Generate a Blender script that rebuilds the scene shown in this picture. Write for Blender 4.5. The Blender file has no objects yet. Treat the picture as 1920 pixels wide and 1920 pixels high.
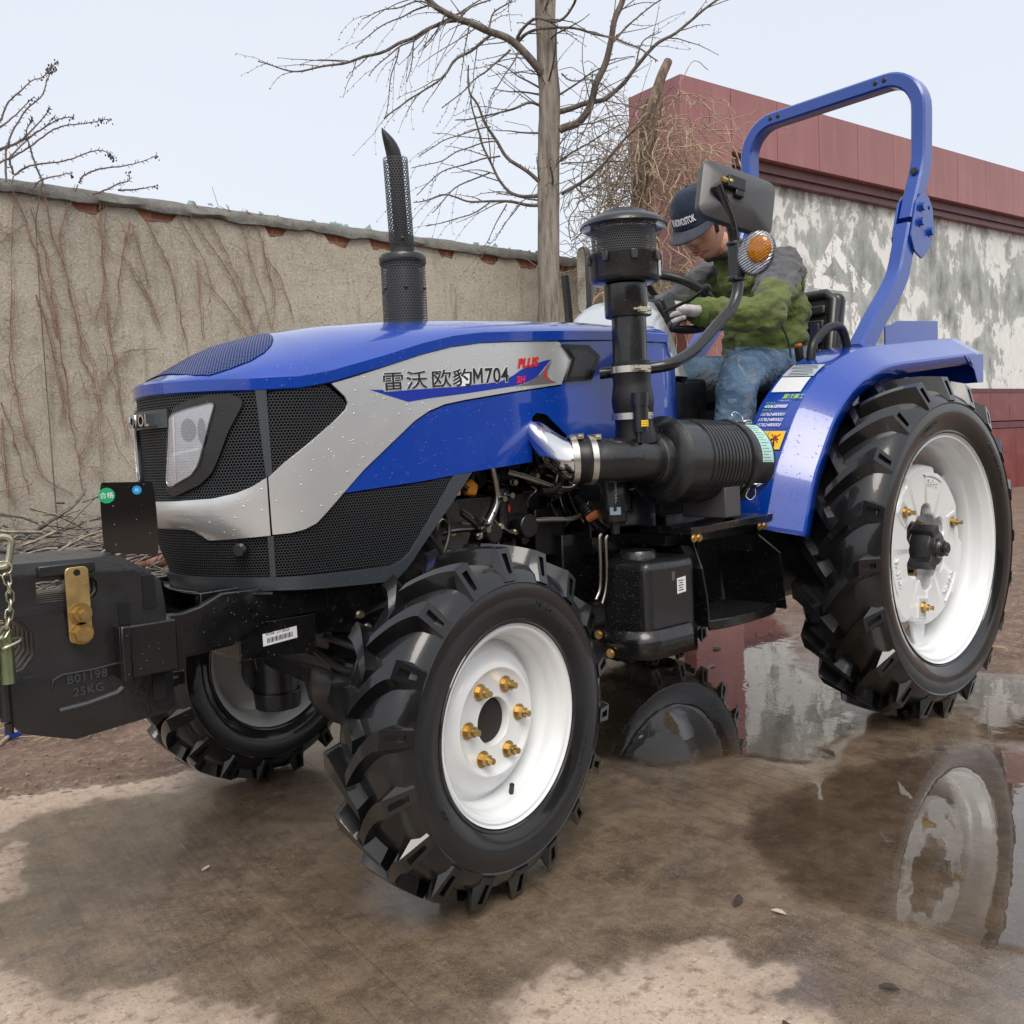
import bpy, bmesh, math, random, bisect
from mathutils import Vector, Matrix, noise
R = math.radians
scn = bpy.context.scene
COL = scn.collection

# ---------------------------------------------------------------- camera
def make_camera():
    F = Vector((0.65339949, 0.75374659, -0.07025093))
    Rt = Vector((0.75300214, -0.65667319, -0.04204877))
    U = Vector((0.07782602, 0.02542446, 0.99664272))
    cd = bpy.data.cameras.new('camera'); cam = bpy.data.objects.new('camera', cd); COL.objects.link(cam)
    cd.sensor_width = 36; cd.lens = 36 * 1758.05 / 1920
    cd.clip_start = .05; cd.clip_end = 2000
    m = Matrix.Identity(4)
    for i, v in enumerate((Rt, U, -F)):
        for j in range(3): m[j][i] = v[j]
    m.translation = Vector((-1.336, -2.25, 1.0362))
    cam.matrix_world = m
    scn.camera = cam
make_camera()

# ---------------------------------------------------------------- world, sun, exposure
SUN_EL, SUN_AZ = R(52), R(215)
w = bpy.data.worlds.new('World'); scn.world = w; w.use_nodes = True
nt = w.node_tree; nt.nodes.clear()
sky = nt.nodes.new('ShaderNodeTexSky'); sky.sky_type = 'NISHITA'; sky.sun_disc = False
sky.sun_elevation = SUN_EL; sky.sun_rotation = SUN_AZ; sky.dust_density = 6; sky.air_density = 1
b1 = nt.nodes.new('ShaderNodeBackground'); b1.inputs['Strength'].default_value = .05
b2 = nt.nodes.new('ShaderNodeBackground'); b2.inputs['Strength'].default_value = .84
# overcast layer: slightly brighter overhead, very soft cloud mottling
tc = nt.nodes.new('ShaderNodeTexCoord'); nz = nt.nodes.new('ShaderNodeTexNoise'); nz.inputs['Scale'].default_value = 1.6; nz.inputs['Detail'].default_value = 3
cr = nt.nodes.new('ShaderNodeValToRGB'); cr.color_ramp.elements[0].position = .3; cr.color_ramp.elements[0].color = (.755, .785, .835, 1)
cr.color_ramp.elements[1].position = .75; cr.color_ramp.elements[1].color = (.81, .83, .86, 1)
add = nt.nodes.new('ShaderNodeAddShader'); wo = nt.nodes.new('ShaderNodeOutputWorld')
L = nt.links.new
L(tc.outputs['Generated'], nz.inputs['Vector']); L(nz.outputs['Fac'], cr.inputs['Fac']); L(cr.outputs['Color'], b2.inputs['Color'])
L(sky.outputs['Color'], b1.inputs['Color']); L(b1.outputs[0], add.inputs[0]); L(b2.outputs[0], add.inputs[1]); L(add.outputs[0], wo.inputs['Surface'])
ld = bpy.data.lights.new('sun', 'SUN'); ld.energy = 1.5; ld.angle = R(32); ld.color = (1, .96, .9)
lo = bpy.data.objects.new('sun', ld); COL.objects.link(lo)
sd = Vector((math.sin(SUN_AZ) * math.cos(SUN_EL), math.cos(SUN_AZ) * math.cos(SUN_EL), math.sin(SUN_EL)))
lo.rotation_euler = sd.to_track_quat('Z', 'Y').to_euler()
scn.view_settings.view_transform = 'Standard'; scn.view_settings.look = 'None'
scn.view_settings.exposure = 0.14; scn.view_settings.gamma = 1
scn.cycles.max_bounces = 8; scn.cycles.transparent_max_bounces = 24; scn.cycles.use_denoising = True

# ---------------------------------------------------------------- geometry helper
class G:
    def __init__(s): s.v = []; s.f = []; s.uv = {}; s.mi = []
    def add(s, vs, fs, mi=0):
        n = len(s.v); s.v += [tuple(v) for v in vs]
        for f in fs: s.f.append(tuple(i + n for i in f)); s.mi.append(mi)
        return s
    def box(s, c, d, m=None):
        x, y, z = d[0] / 2, d[1] / 2, d[2] / 2
        vs = [Vector((sx * x, sy * y, sz * z)) for sz in (-1, 1) for sy in (-1, 1) for sx in (-1, 1)]
        if m is not None: vs = [m @ v for v in vs]
        vs = [v + Vector(c) for v in vs]
        return s.add(vs, [(0, 2, 3, 1), (4, 5, 7, 6), (0, 1, 5, 4), (2, 6, 7, 3), (0, 4, 6, 2), (1, 3, 7, 5)])
    def prism(s, pts, y0, y1, fn=None):
        # pts: (x,z) outline, extruded along y
        n = len(pts)
        fn = fn or (lambda a, b, c: (a, c, b))
        vs = [fn(p[0], p[1], y0) for p in pts] + [fn(p[0], p[1], y1) for p in pts]
        fs = [tuple(range(n)), tuple(range(2 * n - 1, n - 1, -1))] + [(i, i + n, (i + 1) % n + n, (i + 1) % n) for i in range(n)]
        return s.add(vs, fs)
    def tube(s, pts, r, seg=12, cap=True, sq=None, closed=False, up=None):
        P = [Vector(p) for p in pts]; n = len(P)
        rr = r if isinstance(r, (list, tuple)) else [r] * n
        T = []
        for i in range(n):
            if closed: t = P[(i + 1) % n] - P[i - 1]
            else: t = P[min(i + 1, n - 1)] - P[max(i - 1, 0)]
            T.append(t.normalized() if t.length > 1e-9 else Vector((0, 0, 1)))
        u = Vector(up) if up else (Vector((0, 0, 1)) if abs(T[0].z) < .9 else Vector((1, 0, 0)))
        u = (u - T[0] * u.dot(T[0])).normalized()
        vs = []
        for i in range(n):
            u = (u - T[i] * u.dot(T[i])).normalized(); b = T[i].cross(u)
            if sq:
                a0, b0, bv = sq[0] / 2 * rr[i], sq[1] / 2 * rr[i], sq[2]
                ring = [(a0, b0 - bv), (a0 - bv, b0), (-a0 + bv, b0), (-a0, b0 - bv), (-a0, -b0 + bv), (-a0 + bv, -b0), (a0 - bv, -b0), (a0, -b0 + bv)]
            else: ring = [(math.cos(2 * math.pi * k / seg) * rr[i], math.sin(2 * math.pi * k / seg) * rr[i]) for k in range(seg)]
            vs += [P[i] + u * p + b * q for p, q in ring]
        m = len(ring); fs = []
        for i in range(n if closed else n - 1):
            j = (i + 1) % n
            fs += [(i * m + k, i * m + (k + 1) % m, j * m + (k + 1) % m, j * m + k) for k in range(m)]
        if cap and not closed: fs += [tuple(range(m - 1, -1, -1)), tuple((n - 1) * m + k for k in range(m))]
        return s.add(vs, fs)
    def lathe(s, prof, o=(0, 0, 0), ax=(0, 0, 1), seg=32, closed=False, a0=0, a1=2 * math.pi):
        # prof: (r, h) along the axis
        ax = Vector(ax).normalized(); u = ax.orthogonal().normalized(); b = ax.cross(u); o = Vector(o)
        full = abs(a1 - a0 - 2 * math.pi) < 1e-6; m = seg if full else seg + 1
        vs = []
        for r, h in prof:
            for k in range(m):
                a = a0 + (a1 - a0) * k / seg
                vs.append(o + ax * h + (u * math.cos(a) + b * math.sin(a)) * max(r, 1e-5))
        fs = []; n = len(prof)
        for i in range(n if closed else n - 1):
            j = (i + 1) % n
            for k in range(seg):
                k2 = (k + 1) % m
                fs.append((i * m + k, i * m + k2, j * m + k2, j * m + k))
        s.add(vs, fs)
        return s
    def cyl(s, p0, p1, r0, r1=None, seg=20):
        p0, p1 = Vector(p0), Vector(p1); r1 = r0 if r1 is None else r1
        L_ = (p1 - p0).length
        return s.lathe([(0, 0), (r0, 0), (r1, L_), (0, L_)], p0, p1 - p0, seg)
    def hexbolt(s, p, ax, r=.014, h=.012, stud=.0):
        ax = Vector(ax).normalized()
        s.cyl(p, Vector(p) + ax * .003, r * 1.35, seg=14)
        s.cyl(Vector(p) + ax * .003, Vector(p) + ax * h, r, seg=6)
        if stud: s.cyl(Vector(p) + ax * h, Vector(p) + ax * (h + stud), r * .55, r * .5, seg=10)
        return s
    def ball(s, c, r, seg=16, sc=(1, 1, 1)):
        n = seg // 2
        vs = []
        for i in range(n + 1):
            t = math.pi * i / n
            for k in range(seg):
                a = 2 * math.pi * k / seg
                vs.append((c[0] + r * sc[0] * math.sin(t) * math.cos(a), c[1] + r * sc[1] * math.sin(t) * math.sin(a), c[2] + r * sc[2] * math.cos(t)))
        fs = [(i * seg + k, i * seg + (k + 1) % seg, (i + 1) * seg + (k + 1) % seg, (i + 1) * seg + k) for i in range(n) for k in range(seg)]
        return s.add(vs, fs)
    def tf(s, m):
        s.v = [tuple(m @ Vector(v)) for v in s.v]; return s

def spline(pts, n=6):
    # Catmull-Rom through the points
    P = [Vector(p) for p in pts]; P = [P[0] * 2 - P[1]] + P + [P[-1] * 2 - P[-2]]
    out = []
    for i in range(1, len(P) - 2):
        for k in range(n):
            t = k / n
            out.append(.5 * ((2 * P[i]) + (-P[i - 1] + P[i + 1]) * t + (2 * P[i - 1] - 5 * P[i] + 4 * P[i + 1] - P[i + 2]) * t * t + (-P[i - 1] + 3 * P[i] - 3 * P[i + 1] + P[i + 2]) * t ** 3))
    out.append(P[-2]); return out

def ob(name, g, mat, parent=None, bevel=0, smooth=35, seg=2, uv=None, mats=None, clean=True):
    me = bpy.data.meshes.new(name)
    me.from_pydata(g.v, [], g.f)
    bm = bmesh.new(); bm.from_mesh(me)
    if clean: bmesh.ops.remove_doubles(bm, verts=bm.verts, dist=1e-5)
    bmesh.ops.dissolve_degenerate(bm, dist=1e-6, edges=bm.edges)
    bmesh.ops.recalc_face_normals(bm, faces=bm.faces)
    bm.to_mesh(me); bm.free()
    if smooth:
        me.shade_smooth(); me.set_sharp_from_angle(angle=R(smooth))
    for m_ in (mats or [mat]): me.materials.append(m_)
    o = bpy.data.objects.new(name, me); COL.objects.link(o)
    if uv:
        ul = me.uv_layers.new(name='UVMap')
        for lp in me.loops: ul.data[lp.index].uv = uv(me.vertices[lp.vertex_index].co)
    if bevel:
        md = o.modifiers.new('bevel', 'BEVEL'); md.width = bevel; md.segments = seg; md.limit_method = 'ANGLE'; md.angle_limit = R(40)
        md.harden_normals = False
    if parent: o.parent = parent
    return o

def empty(name, loc=(0, 0, 0), parent=None):
    o = bpy.data.objects.new(name, None); COL.objects.link(o); o.location = loc; o.empty_display_size = .2
    if parent: o.parent = parent
    return o
def tag(o, label=None, cat=None, group=None, kind=None):
    if label: o['label'] = label
    if cat: o['category'] = cat
    if group: o['group'] = group
    if kind: o['kind'] = kind
    return o

def text_geo(body, size, fn, extrude=.001, align='LEFT', shear=0, offset=0, space=1, res=3):
    # laid out at size 10 (small glyphs fill badly) and scaled down
    k = size / 10
    c = bpy.data.curves.new('txt', 'FONT'); c.body = body; c.size = 10; c.extrude = extrude / k; c.align_x = align; c.shear = shear; c.offset = offset / k; c.space_character = space; c.resolution_u = res
    o = bpy.data.objects.new('txt', c); COL.objects.link(o)
    dg = bpy.context.evaluated_depsgraph_get(); me = o.evaluated_get(dg).to_mesh()
    g = G(); g.add([fn(v.co.x * k, v.co.y * k, v.co.z * k) for v in me.vertices], [tuple(p.vertices) for p in me.polygons])
    bpy.data.objects.remove(o); bpy.data.curves.remove(c)
    return g

# ---------------------------------------------------------------- materials
class N:
    def __init__(s, name):
        s.m = bpy.data.materials.new(name); s.m.use_nodes = True; s.t = s.m.node_tree; s.t.nodes.clear()
        s.out = s.t.nodes.new('ShaderNodeOutputMaterial')
    def n(s, typ, **k):
        nd = s.t.nodes.new('ShaderNode' + typ)
        for a, v in k.items():
            if a.startswith('i_'):
                key = a[2:]; key = int(key) if key.isdigit() else key.replace('_', ' ')
                s.set(nd.inputs[key], v)
            else: setattr(nd, a, v)
        return nd
    def set(s, inp, v):
        if hasattr(v, 'is_output') or isinstance(v, bpy.types.NodeSocket): s.t.links.new(v, inp)
        elif isinstance(v, bpy.types.Node): s.t.links.new(v.outputs[0], inp)
        else: inp.default_value = (v + (1,)) if (isinstance(v, tuple) and len(v) == 3 and inp.type == 'RGBA') else v
    def math(s, op, a, b=0, c=None, clamp=False):
        nd = s.t.nodes.new('ShaderNodeMath'); nd.operation = op; nd.use_clamp = clamp
        s.set(nd.inputs[0], a); s.set(nd.inputs[1], b)
        if c is not None: s.set(nd.inputs[2], c)
        return nd.outputs[0]
    def vm(s, op, a, b=(0, 0, 0)):
        nd = s.t.nodes.new('ShaderNodeVectorMath'); nd.operation = op
        s.set(nd.inputs[0], a)
        if op not in ('FRACTION', 'LENGTH', 'FLOOR'): s.set(nd.inputs[1], b)
        return nd.outputs['Value'] if op in ('LENGTH', 'DOT_PRODUCT') else nd.outputs[0]
    def mix(s, f, a, b, mode='MIX'):
        nd = s.t.nodes.new('ShaderNodeMix'); nd.data_type = 'RGBA'; nd.blend_type = mode
        s.set(nd.inputs[0], f); s.set(nd.inputs[6], a); s.set(nd.inputs[7], b)
        return nd.outputs[2]
    def obj(s, scale=None, rot=None):
        tc = s.n('TexCoord').outputs['Object']
        if scale or rot:
            mp = s.n('Mapping'); s.set(mp.inputs['Vector'], tc)
            if scale: mp.inputs['Scale'].default_value = scale
            if rot: mp.inputs['Rotation'].default_value = rot
            return mp.outputs[0]
        return tc
    def noise(s, scale, detail=4, rough=.55, vec=None, dist=0):
        nd = s.n('TexNoise'); nd.inputs['Scale'].default_value = scale; nd.inputs['Detail'].default_value = detail
        nd.inputs['Roughness'].default_value = rough; nd.inputs['Distortion'].default_value = dist
        s.set(nd.inputs['Vector'], vec if vec is not None else s.obj()); return nd.outputs['Fac']
    def ramp(s, f, stops):
        nd = s.n('ValToRGB'); s.set(nd.inputs[0], f); e = nd.color_ramp.elements
        while len(e) > 1: e.remove(e[0])
        e[0].position = stops[0][0]; c = stops[0][1]; e[0].color = (c if isinstance(c, tuple) else (c,) * 3) + (1,)
        for p, c in stops[1:]:
            x = e.new(p); x.color = (c if isinstance(c, tuple) else (c,) * 3) + (1,)
        return nd.outputs[0]
    def bump(s, h, strength=.5, dist=.01, normal=None):
        nd = s.n('Bump'); nd.inputs['Strength'].default_value = strength; nd.inputs['Distance'].default_value = dist
        s.set(nd.inputs['Height'], h)
        if normal is not None: s.set(nd.inputs['Normal'], normal)
        return nd.outputs[0]
    def bsdf(s, **k):
        nd = s.n('BsdfPrincipled')
        for a, v in k.items(): s.set(nd.inputs[a.replace('_', ' ')], v)
        s.t.links.new(nd.outputs[0], s.out.inputs[0]); return nd
    def drops(s, scale=150, thr=.75, h=.0006, amount=1.):
        # small water beads: one random dome per voronoi cell
        v = s.n('TexVoronoi'); v.inputs['Scale'].default_value = scale; s.set(v.inputs['Vector'], s.obj())
        sep = s.n('SeparateColor'); s.set(sep.inputs[0], v.outputs['Color'])
        rad = s.math('MULTIPLY', s.math('SUBTRACT', sep.outputs[0], thr), .9 / (1 - thr) * .45, clamp=True)
        d = s.math('SUBTRACT', rad, v.outputs['Distance'], clamp=True)
        return s.math('MULTIPLY', s.math('POWER', d, .5), amount)

def pbr(name, col, rough=.5, metal=0, coat=0, coatr=.06, var=0, vs=5, rv=0, rs=9, bump=0, bs=80, bd=.002, drops=0, ds=150, dthr=.7, spec=.5, dirt=None, dirtamt=0, dsc=3):
    n = N(name)
    c = col
    if var: c = n.mix(n.ramp(n.noise(vs, 5), [(.3, 0.), (.7, 1.)]), tuple(x * (1 - var) for x in col), tuple(min(1, x * (1 + var)) for x in col))
    if dirt: c = n.mix(n.ramp(n.noise(dsc, 6, .65), [(.5, 0.), (.75, dirtamt)]), c, dirt)
    r = rough
    if rv: r = n.math('ADD', rough - rv / 2, n.math('MULTIPLY', n.ramp(n.noise(rs, 5, .6), [(.3, 0.), (.7, 1.)]), rv), clamp=True)
    k = dict(Base_Color=c, Roughness=r, Metallic=metal, Coat_Weight=coat, Coat_Roughness=coatr, Specular_IOR_Level=spec)
    nm = None
    if bump: nm = n.bump(n.noise(bs, 4, .6), bump, bd)
    if drops: nm = n.bump(n.drops(ds, dthr), drops, .004, nm)
    if nm is not None:
        k['Normal'] = nm
        if coat: k['Coat_Normal'] = nm
    n.bsdf(**k); return n.m

def perf(name, col, pitch, ratio, rough=.4, alpha=False, hole=(.004, .004, .004), uv=True, metal=0):
    # hexagonally perforated sheet; UV in metres
    n = N(name)
    uvn = n.n('TexCoord').outputs['UV']
    p = n.vm('MULTIPLY', uvn, (1 / pitch, 1 / (pitch * 1.732), 0))
    def d(off):
        q = n.vm('SUBTRACT', n.vm('FRACTION', n.vm('ADD', p, off)), (.5, .5, 0))
        return n.vm('LENGTH', n.vm('MULTIPLY', q, (1, 1.732, 0)))
    dd = n.math('MINIMUM', d((0, 0, 0)), d((.5, .5, 0)))
    m = n.math('SMOOTHSTEP' if False else 'LESS_THAN', dd, ratio)
    if alpha:
        b = n.n('BsdfPrincipled'); b.inputs['Base Color'].default_value = col + (1,); b.inputs['Roughness'].default_value = rough; b.inputs['Metallic'].default_value = metal
        t = n.n('BsdfTransparent'); mx = n.n('MixShader'); n.set(mx.inputs[0], m)
        n.t.links.new(b.outputs[0], mx.inputs[1]); n.t.links.new(t.outputs[0], mx.inputs[2]); n.t.links.new(mx.outputs[0], n.out.inputs[0])
    else:
        h = n.ramp(dd, [(ratio * .8, 0.), (ratio * 1.15, 1.)])
        n.bsdf(Base_Color=n.mix(m, col, hole), Roughness=n.math('ADD', rough, n.math('MULTIPLY', m, .5)), Normal=n.bump(h, .7, .003), Metallic=metal,
               Specular_IOR_Level=n.math('SUBTRACT', .5, n.math('MULTIPLY', m, .5)))
    return n.m

M = {}
M['blue'] = pbr('blue_paint', (.001, .046, .36), .25, 0, 1, .045, var=.06, rv=.08, drops=.6, ds=170, dthr=.82)
M['bluedull'] = pbr('blue_paint_thick', (.003, .050, .32), .32, 0, .8, .12, bump=.25, bs=90, bd=.001, drops=.6, ds=160, dthr=.8)
M['silver'] = pbr('silver_paint', (.68, .70, .70), .30, .62, .35, .12, drops=.8, ds=150, dthr=.85, rv=.06)
M['white'] = pbr('white_wheel_paint', (.76, .78, .78), .3, 0, .6, .1, var=.03, bump=.12, bs=45, bd=.002, dirt=(.45, .42, .38), dirtamt=.15)
M['tyre'] = pbr('wet_tyre_rubber', (.0045, .0048, .0052), .34, 0, .85, .055, var=.35, rv=.2, rs=7, bump=.14, bs=38, bd=.002, spec=.28)
M['black'] = pbr('black_gloss_paint', (.004, .004, .0045), .3, 0, .5, .06, var=.3, rv=.25, rs=14, bump=.15, bs=60, bd=.001, drops=.8, ds=150, dthr=.75)
M['cast'] = pbr('wet_cast_iron', (.010, .010, .011), .42, 0, .45, .12, var=.4, rv=.3, rs=12, bump=.5, bs=70, bd=.002)
M['blackm'] = pbr('black_satin', (.007, .007, .008), .42, .0, .2, .2, var=.3, rv=.2, bump=.2, bs=90, bd=.001)
M['rubber'] = pbr('black_hose_rubber', (.006, .006, .007), .4, bump=.25, bs=80, bd=.001)
M['plastic'] = pbr('black_moulded_plastic', (.008, .0085, .0095), .38, 0, .45, .12, rv=.15, drops=1., ds=170, dthr=.6)
M['greyp'] = pbr('slate_grey_plastic', (.045, .055, .065), .38, 0, .25, .15, rv=.1, drops=1, ds=160, dthr=.65)
M['cast_hi'] = pbr('wet_cast_highlight', (.03, .034, .038), .18, coat=1)  # lighter than the casting: highlights on raised edges put into the colour
M['chrome'] = pbr('chrome', (.75, .75, .76), .12, 1)
M['steel'] = pbr('bare_steel_pipe', (.34, .33, .30), .28, 1, rv=.12, var=.2)
M['clamp'] = pbr('stainless_clamp', (.62, .60, .56), .25, .9)
M['zinc'] = pbr('yellow_zinc_plate', (.62, .46, .20), .3, .85, var=.25, vs=25, rv=.15, rs=30)
M['zincg'] = pbr('zinc_chain', (.55, .52, .38), .3, .9, var=.2, vs=30)
M['gold'] = pbr('gold_passivated_bolt', (.52, .36, .14), .3, .9, var=.3, vs=30)
M['dark'] = pbr('engine_black', (.004, .004, .0045), .4, 0, .2, .2, var=.5, vs=14, rv=.3, rs=20, bump=.5, bs=40, bd=.003)
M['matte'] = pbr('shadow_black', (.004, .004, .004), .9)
M['mesh'] = perf('side_mesh', (.030, .034, .038), .0075, .36, .45)
M['meshg'] = perf('front_mesh', (.030, .035, .04), .0075, .37, .42)
M['guard'] = perf('perforated_guard', (.045, .048, .052), .0085, .33, .5, alpha=True)
M['bowl'] = perf('perforated_bowl', (.06, .062, .065), .0072, .32, .4, alpha=True)
M['yellow'] = pbr('yellow_sticker', (.85, .56, .02), .4)
M['sticker'] = pbr('white_sticker', (.72, .73, .74), .4)
M['stickerg'] = pbr('grey_sticker', (.42, .47, .52), .4)
M['ink'] = pbr('black_ink', (.015, .015, .016), .45)
M['red'] = pbr('red_ink', (.62, .012, .016), .4)
M['pink'] = pbr('pink_ink', (.7, .02, .08), .4)
M['green'] = pbr('green_ink', (.12, .5, .05), .4)
M['white2'] = pbr('white_ink', (.85, .86, .87), .4)
M['bluei'] = pbr('blue_decal', (.008, .03, .34), .3)
M['orange'] = pbr('orange_cap_plastic', (.85, .30, .01), .4)
M['redt'] = pbr('red_tag', (.55, .04, .02), .5)
def lens_mat(name, col, rough=.02, rib=0, ribscale=90, trans=.9):
    n = N(name)
    k = dict(Base_Color=col, Roughness=rough, Transmission_Weight=trans, IOR=1.45, Coat_Weight=.5)
    if rib:
        w_ = n.n('TexWave'); w_.wave_type = 'BANDS'; w_.bands_direction = 'Z' if rib == 'z' else 'DIAGONAL'; w_.inputs['Scale'].default_value = ribscale
        n.set(w_.inputs['Vector'], n.obj()); k['Normal'] = n.bump(w_.outputs['Fac'], .05 if rib == 'z' else .6, .001)
    n.bsdf(**k); return n.m
def ribbed():
    n = N('ribbed_clear_lens'); w_ = n.n('TexWave'); w_.wave_type = 'BANDS'; w_.bands_direction = 'Z'; w_.inputs['Scale'].default_value = 42
    n.set(w_.inputs['Vector'], n.obj(rot=(R(20), R(24), 0)))
    n.bsdf(Base_Color=n.mix(w_.outputs['Fac'], (.30, .31, .32), (.78, .80, .82)), Roughness=.12, Metallic=.75, Coat_Weight=1, Normal=n.bump(w_.outputs['Fac'], 1., .004)); return n.m
M['lens'] = lens_mat('headlight_lens', (.97, .98, 1), .0, rib='z', ribscale=50)
M['amber'] = lens_mat('amber_lens', (1., .36, .01), .08, trans=.75)
M['clearrib'] = ribbed()
M['mirror'] = pbr('mirror_glass', (.85, .87, .9), .02, 1)
# ================================================================ SETTING
def sdist(poly, x, y):
    # signed distance to a polygon, positive inside
    d = 1e9; ins = False; n = len(poly)
    for i in range(n):
        ax, ay = poly[i]; bx, by = poly[(i + 1) % n]
        ex, ey = bx - ax, by - ay; wx, wy = x - ax, y - ay
        t = max(0, min(1, (wx * ex + wy * ey) / (ex * ex + ey * ey + 1e-12)))
        d = min(d, math.hypot(wx - ex * t, wy - ey * t))
        if (ay > y) != (by > y) and x < (bx - ax) * (y - ay) / (by - ay) + ax: ins = not ins
    return d if ins else -d
DRY = [
 [(-0.29, -1.02), (-0.25, -0.99), (-0.13, -0.96), (-0.12, -1.02), (0.01, -1.02), (0.06, -1.07), (0.19, -1.1), (0.16, -1.18), (0.2, -1.26), (0.16, -1.31), (0.08, -1.28), (0.13, -1.38), (0.0, -1.7), (-0.5, -1.5), (-.42, -1.1)],
 [(-1.3, .3), (-0.98, -0.02), (-0.93, -0.06), (-0.91, -0.23), (-0.8, -0.35), (-0.66, -0.41), (-0.71, -0.53), (-0.63, -0.63), (-0.67, -0.8), (-1.3, -0.9)],
 [(-0.85, 0.64), (-0.79, 0.58), (-0.72, 0.36), (-0.76, 0.27), (-0.86, 0.22), (-1.1, 0.19), (-1.2, .5)],
 [(-0.95, 0.66), (-0.69, 0.8), (-0.44, 0.78), (-0.27, 0.66), (-0.17, 0.72), (-0.2, 1.08), (-0.32, 1.5), (-0.52, 1.9), (-1.5, 2.2), (-1.6, .9)],
]
PUD = [
 [(1.41, 0.55), (1.96, 0.74), (2.47, 0.76), (3.18, 1.07), (3.33, 0.85), (2.75, 0.3), (2.31, 0.04), (2.08, -0.25), (1.81, -0.51), (1.59, -0.59), (1.44, -0.6), (1.25, -0.62), (1.16, -0.48), (0.91, -0.36), (0.83, -0.15), (.6, .05), (1.05, 0.36)],
 [(1.05, -0.72), (1.3, -0.80), (1.5, -0.86), (1.75, -.98), (1.9, -1.3), (0.64, -1.85), (0.50, -1.46), (0.48, -1.30), (0.45, -1.1), (0.62, -0.86), (.8, -.74)],
 [(2.60, -0.6), (2.7, -0.8), (2.5, -1.2), (1.95, -1.2), (1.80, -.98), (2.08, -0.8), (2.2, -0.66)],
]
# concrete slab outline (everything else is soil)
SLAB = [(-.80, 1.06), (-.51, .96), (-.22, .84), (.1, .80), (.6, 1.0), (1.6, 1.35), (2.9, 1.55), (3.42, .73), (2.95, 0.05), (2.66, -.5), (2.75, -1.0), (3.2, -3.5), (-3, -6), (-4, -1), (-3.2, 1.5)]
def fbm(x, y, s=1, seed=0, o=4): return noise.fractal(Vector((x * s, y * s, seed)), .6, 2.1, o)
def ground_vals(x, y):
    wob = .045 * fbm(x, y, 6, 3) + .09 * fbm(x, y, 1.7, 8)
    soil = -sdist(SLAB, x, y) + wob * .9
    dry = max(sdist(p, x, y) for p in DRY) + wob * .75
    pud = max(sdist(p, x, y) for p in PUD) + wob * .55
    return soil, dry, pud
def axis(lo, hi, fine, far, g=1.22):
    a = [lo + i * fine for i in range(int(round((hi - lo) / fine)) + 1)]
    st = fine; p = []
    x = lo
    while x > -far: st *= g; x -= st; p.insert(0, x)
    st = fine; x = hi; q = []
    while x < far: st *= g; x += st; q.append(x)
    return p + a + q
def build_ground():
    X = axis(-1.3, 3.6, .025, 700); Y = axis(-2.1, 2.3, .025, 700)
    g = G(); soilA, wetA = [], []
    for y in Y:
        for x in X:
            near = -3 < x < 12 and -5 < y < 8
            if near: soil, dry, pud = ground_vals(x, y)
            else: soil, dry, pud = 1, -1, -1
            z = .0012 * fbm(x, y, 2.2, 1)
            if pud > -.06 and near:
                k = min(1, max(0, (pud + .06) / .22)); z -= .010 * k * k * (3 - 2 * k)
            if soil > 0:
                k = min(1, soil / .25)
                z += k * (.012 * fbm(x, y, 5, 2) + .008 * fbm(x, y, 19, 5, 3) + .006)
            g.v.append((x, y, z)); soilA.append(soil); wetA.append(-dry)
    nx = len(X)
    for j in range(len(Y) - 1):
        for i in range(nx - 1): g.f.append((j * nx + i, j * nx + i + 1, (j + 1) * nx + i + 1, (j + 1) * nx + i))
    o = ob('ground', g, ground_mat(), smooth=180, clean=False)
    for nm, arr in (('soil', soilA), ('wet', wetA)):
        at = o.data.attributes.new(nm, 'FLOAT', 'POINT'); at.data.foreach_set('value', arr)
    tag(o, kind='structure')
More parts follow.
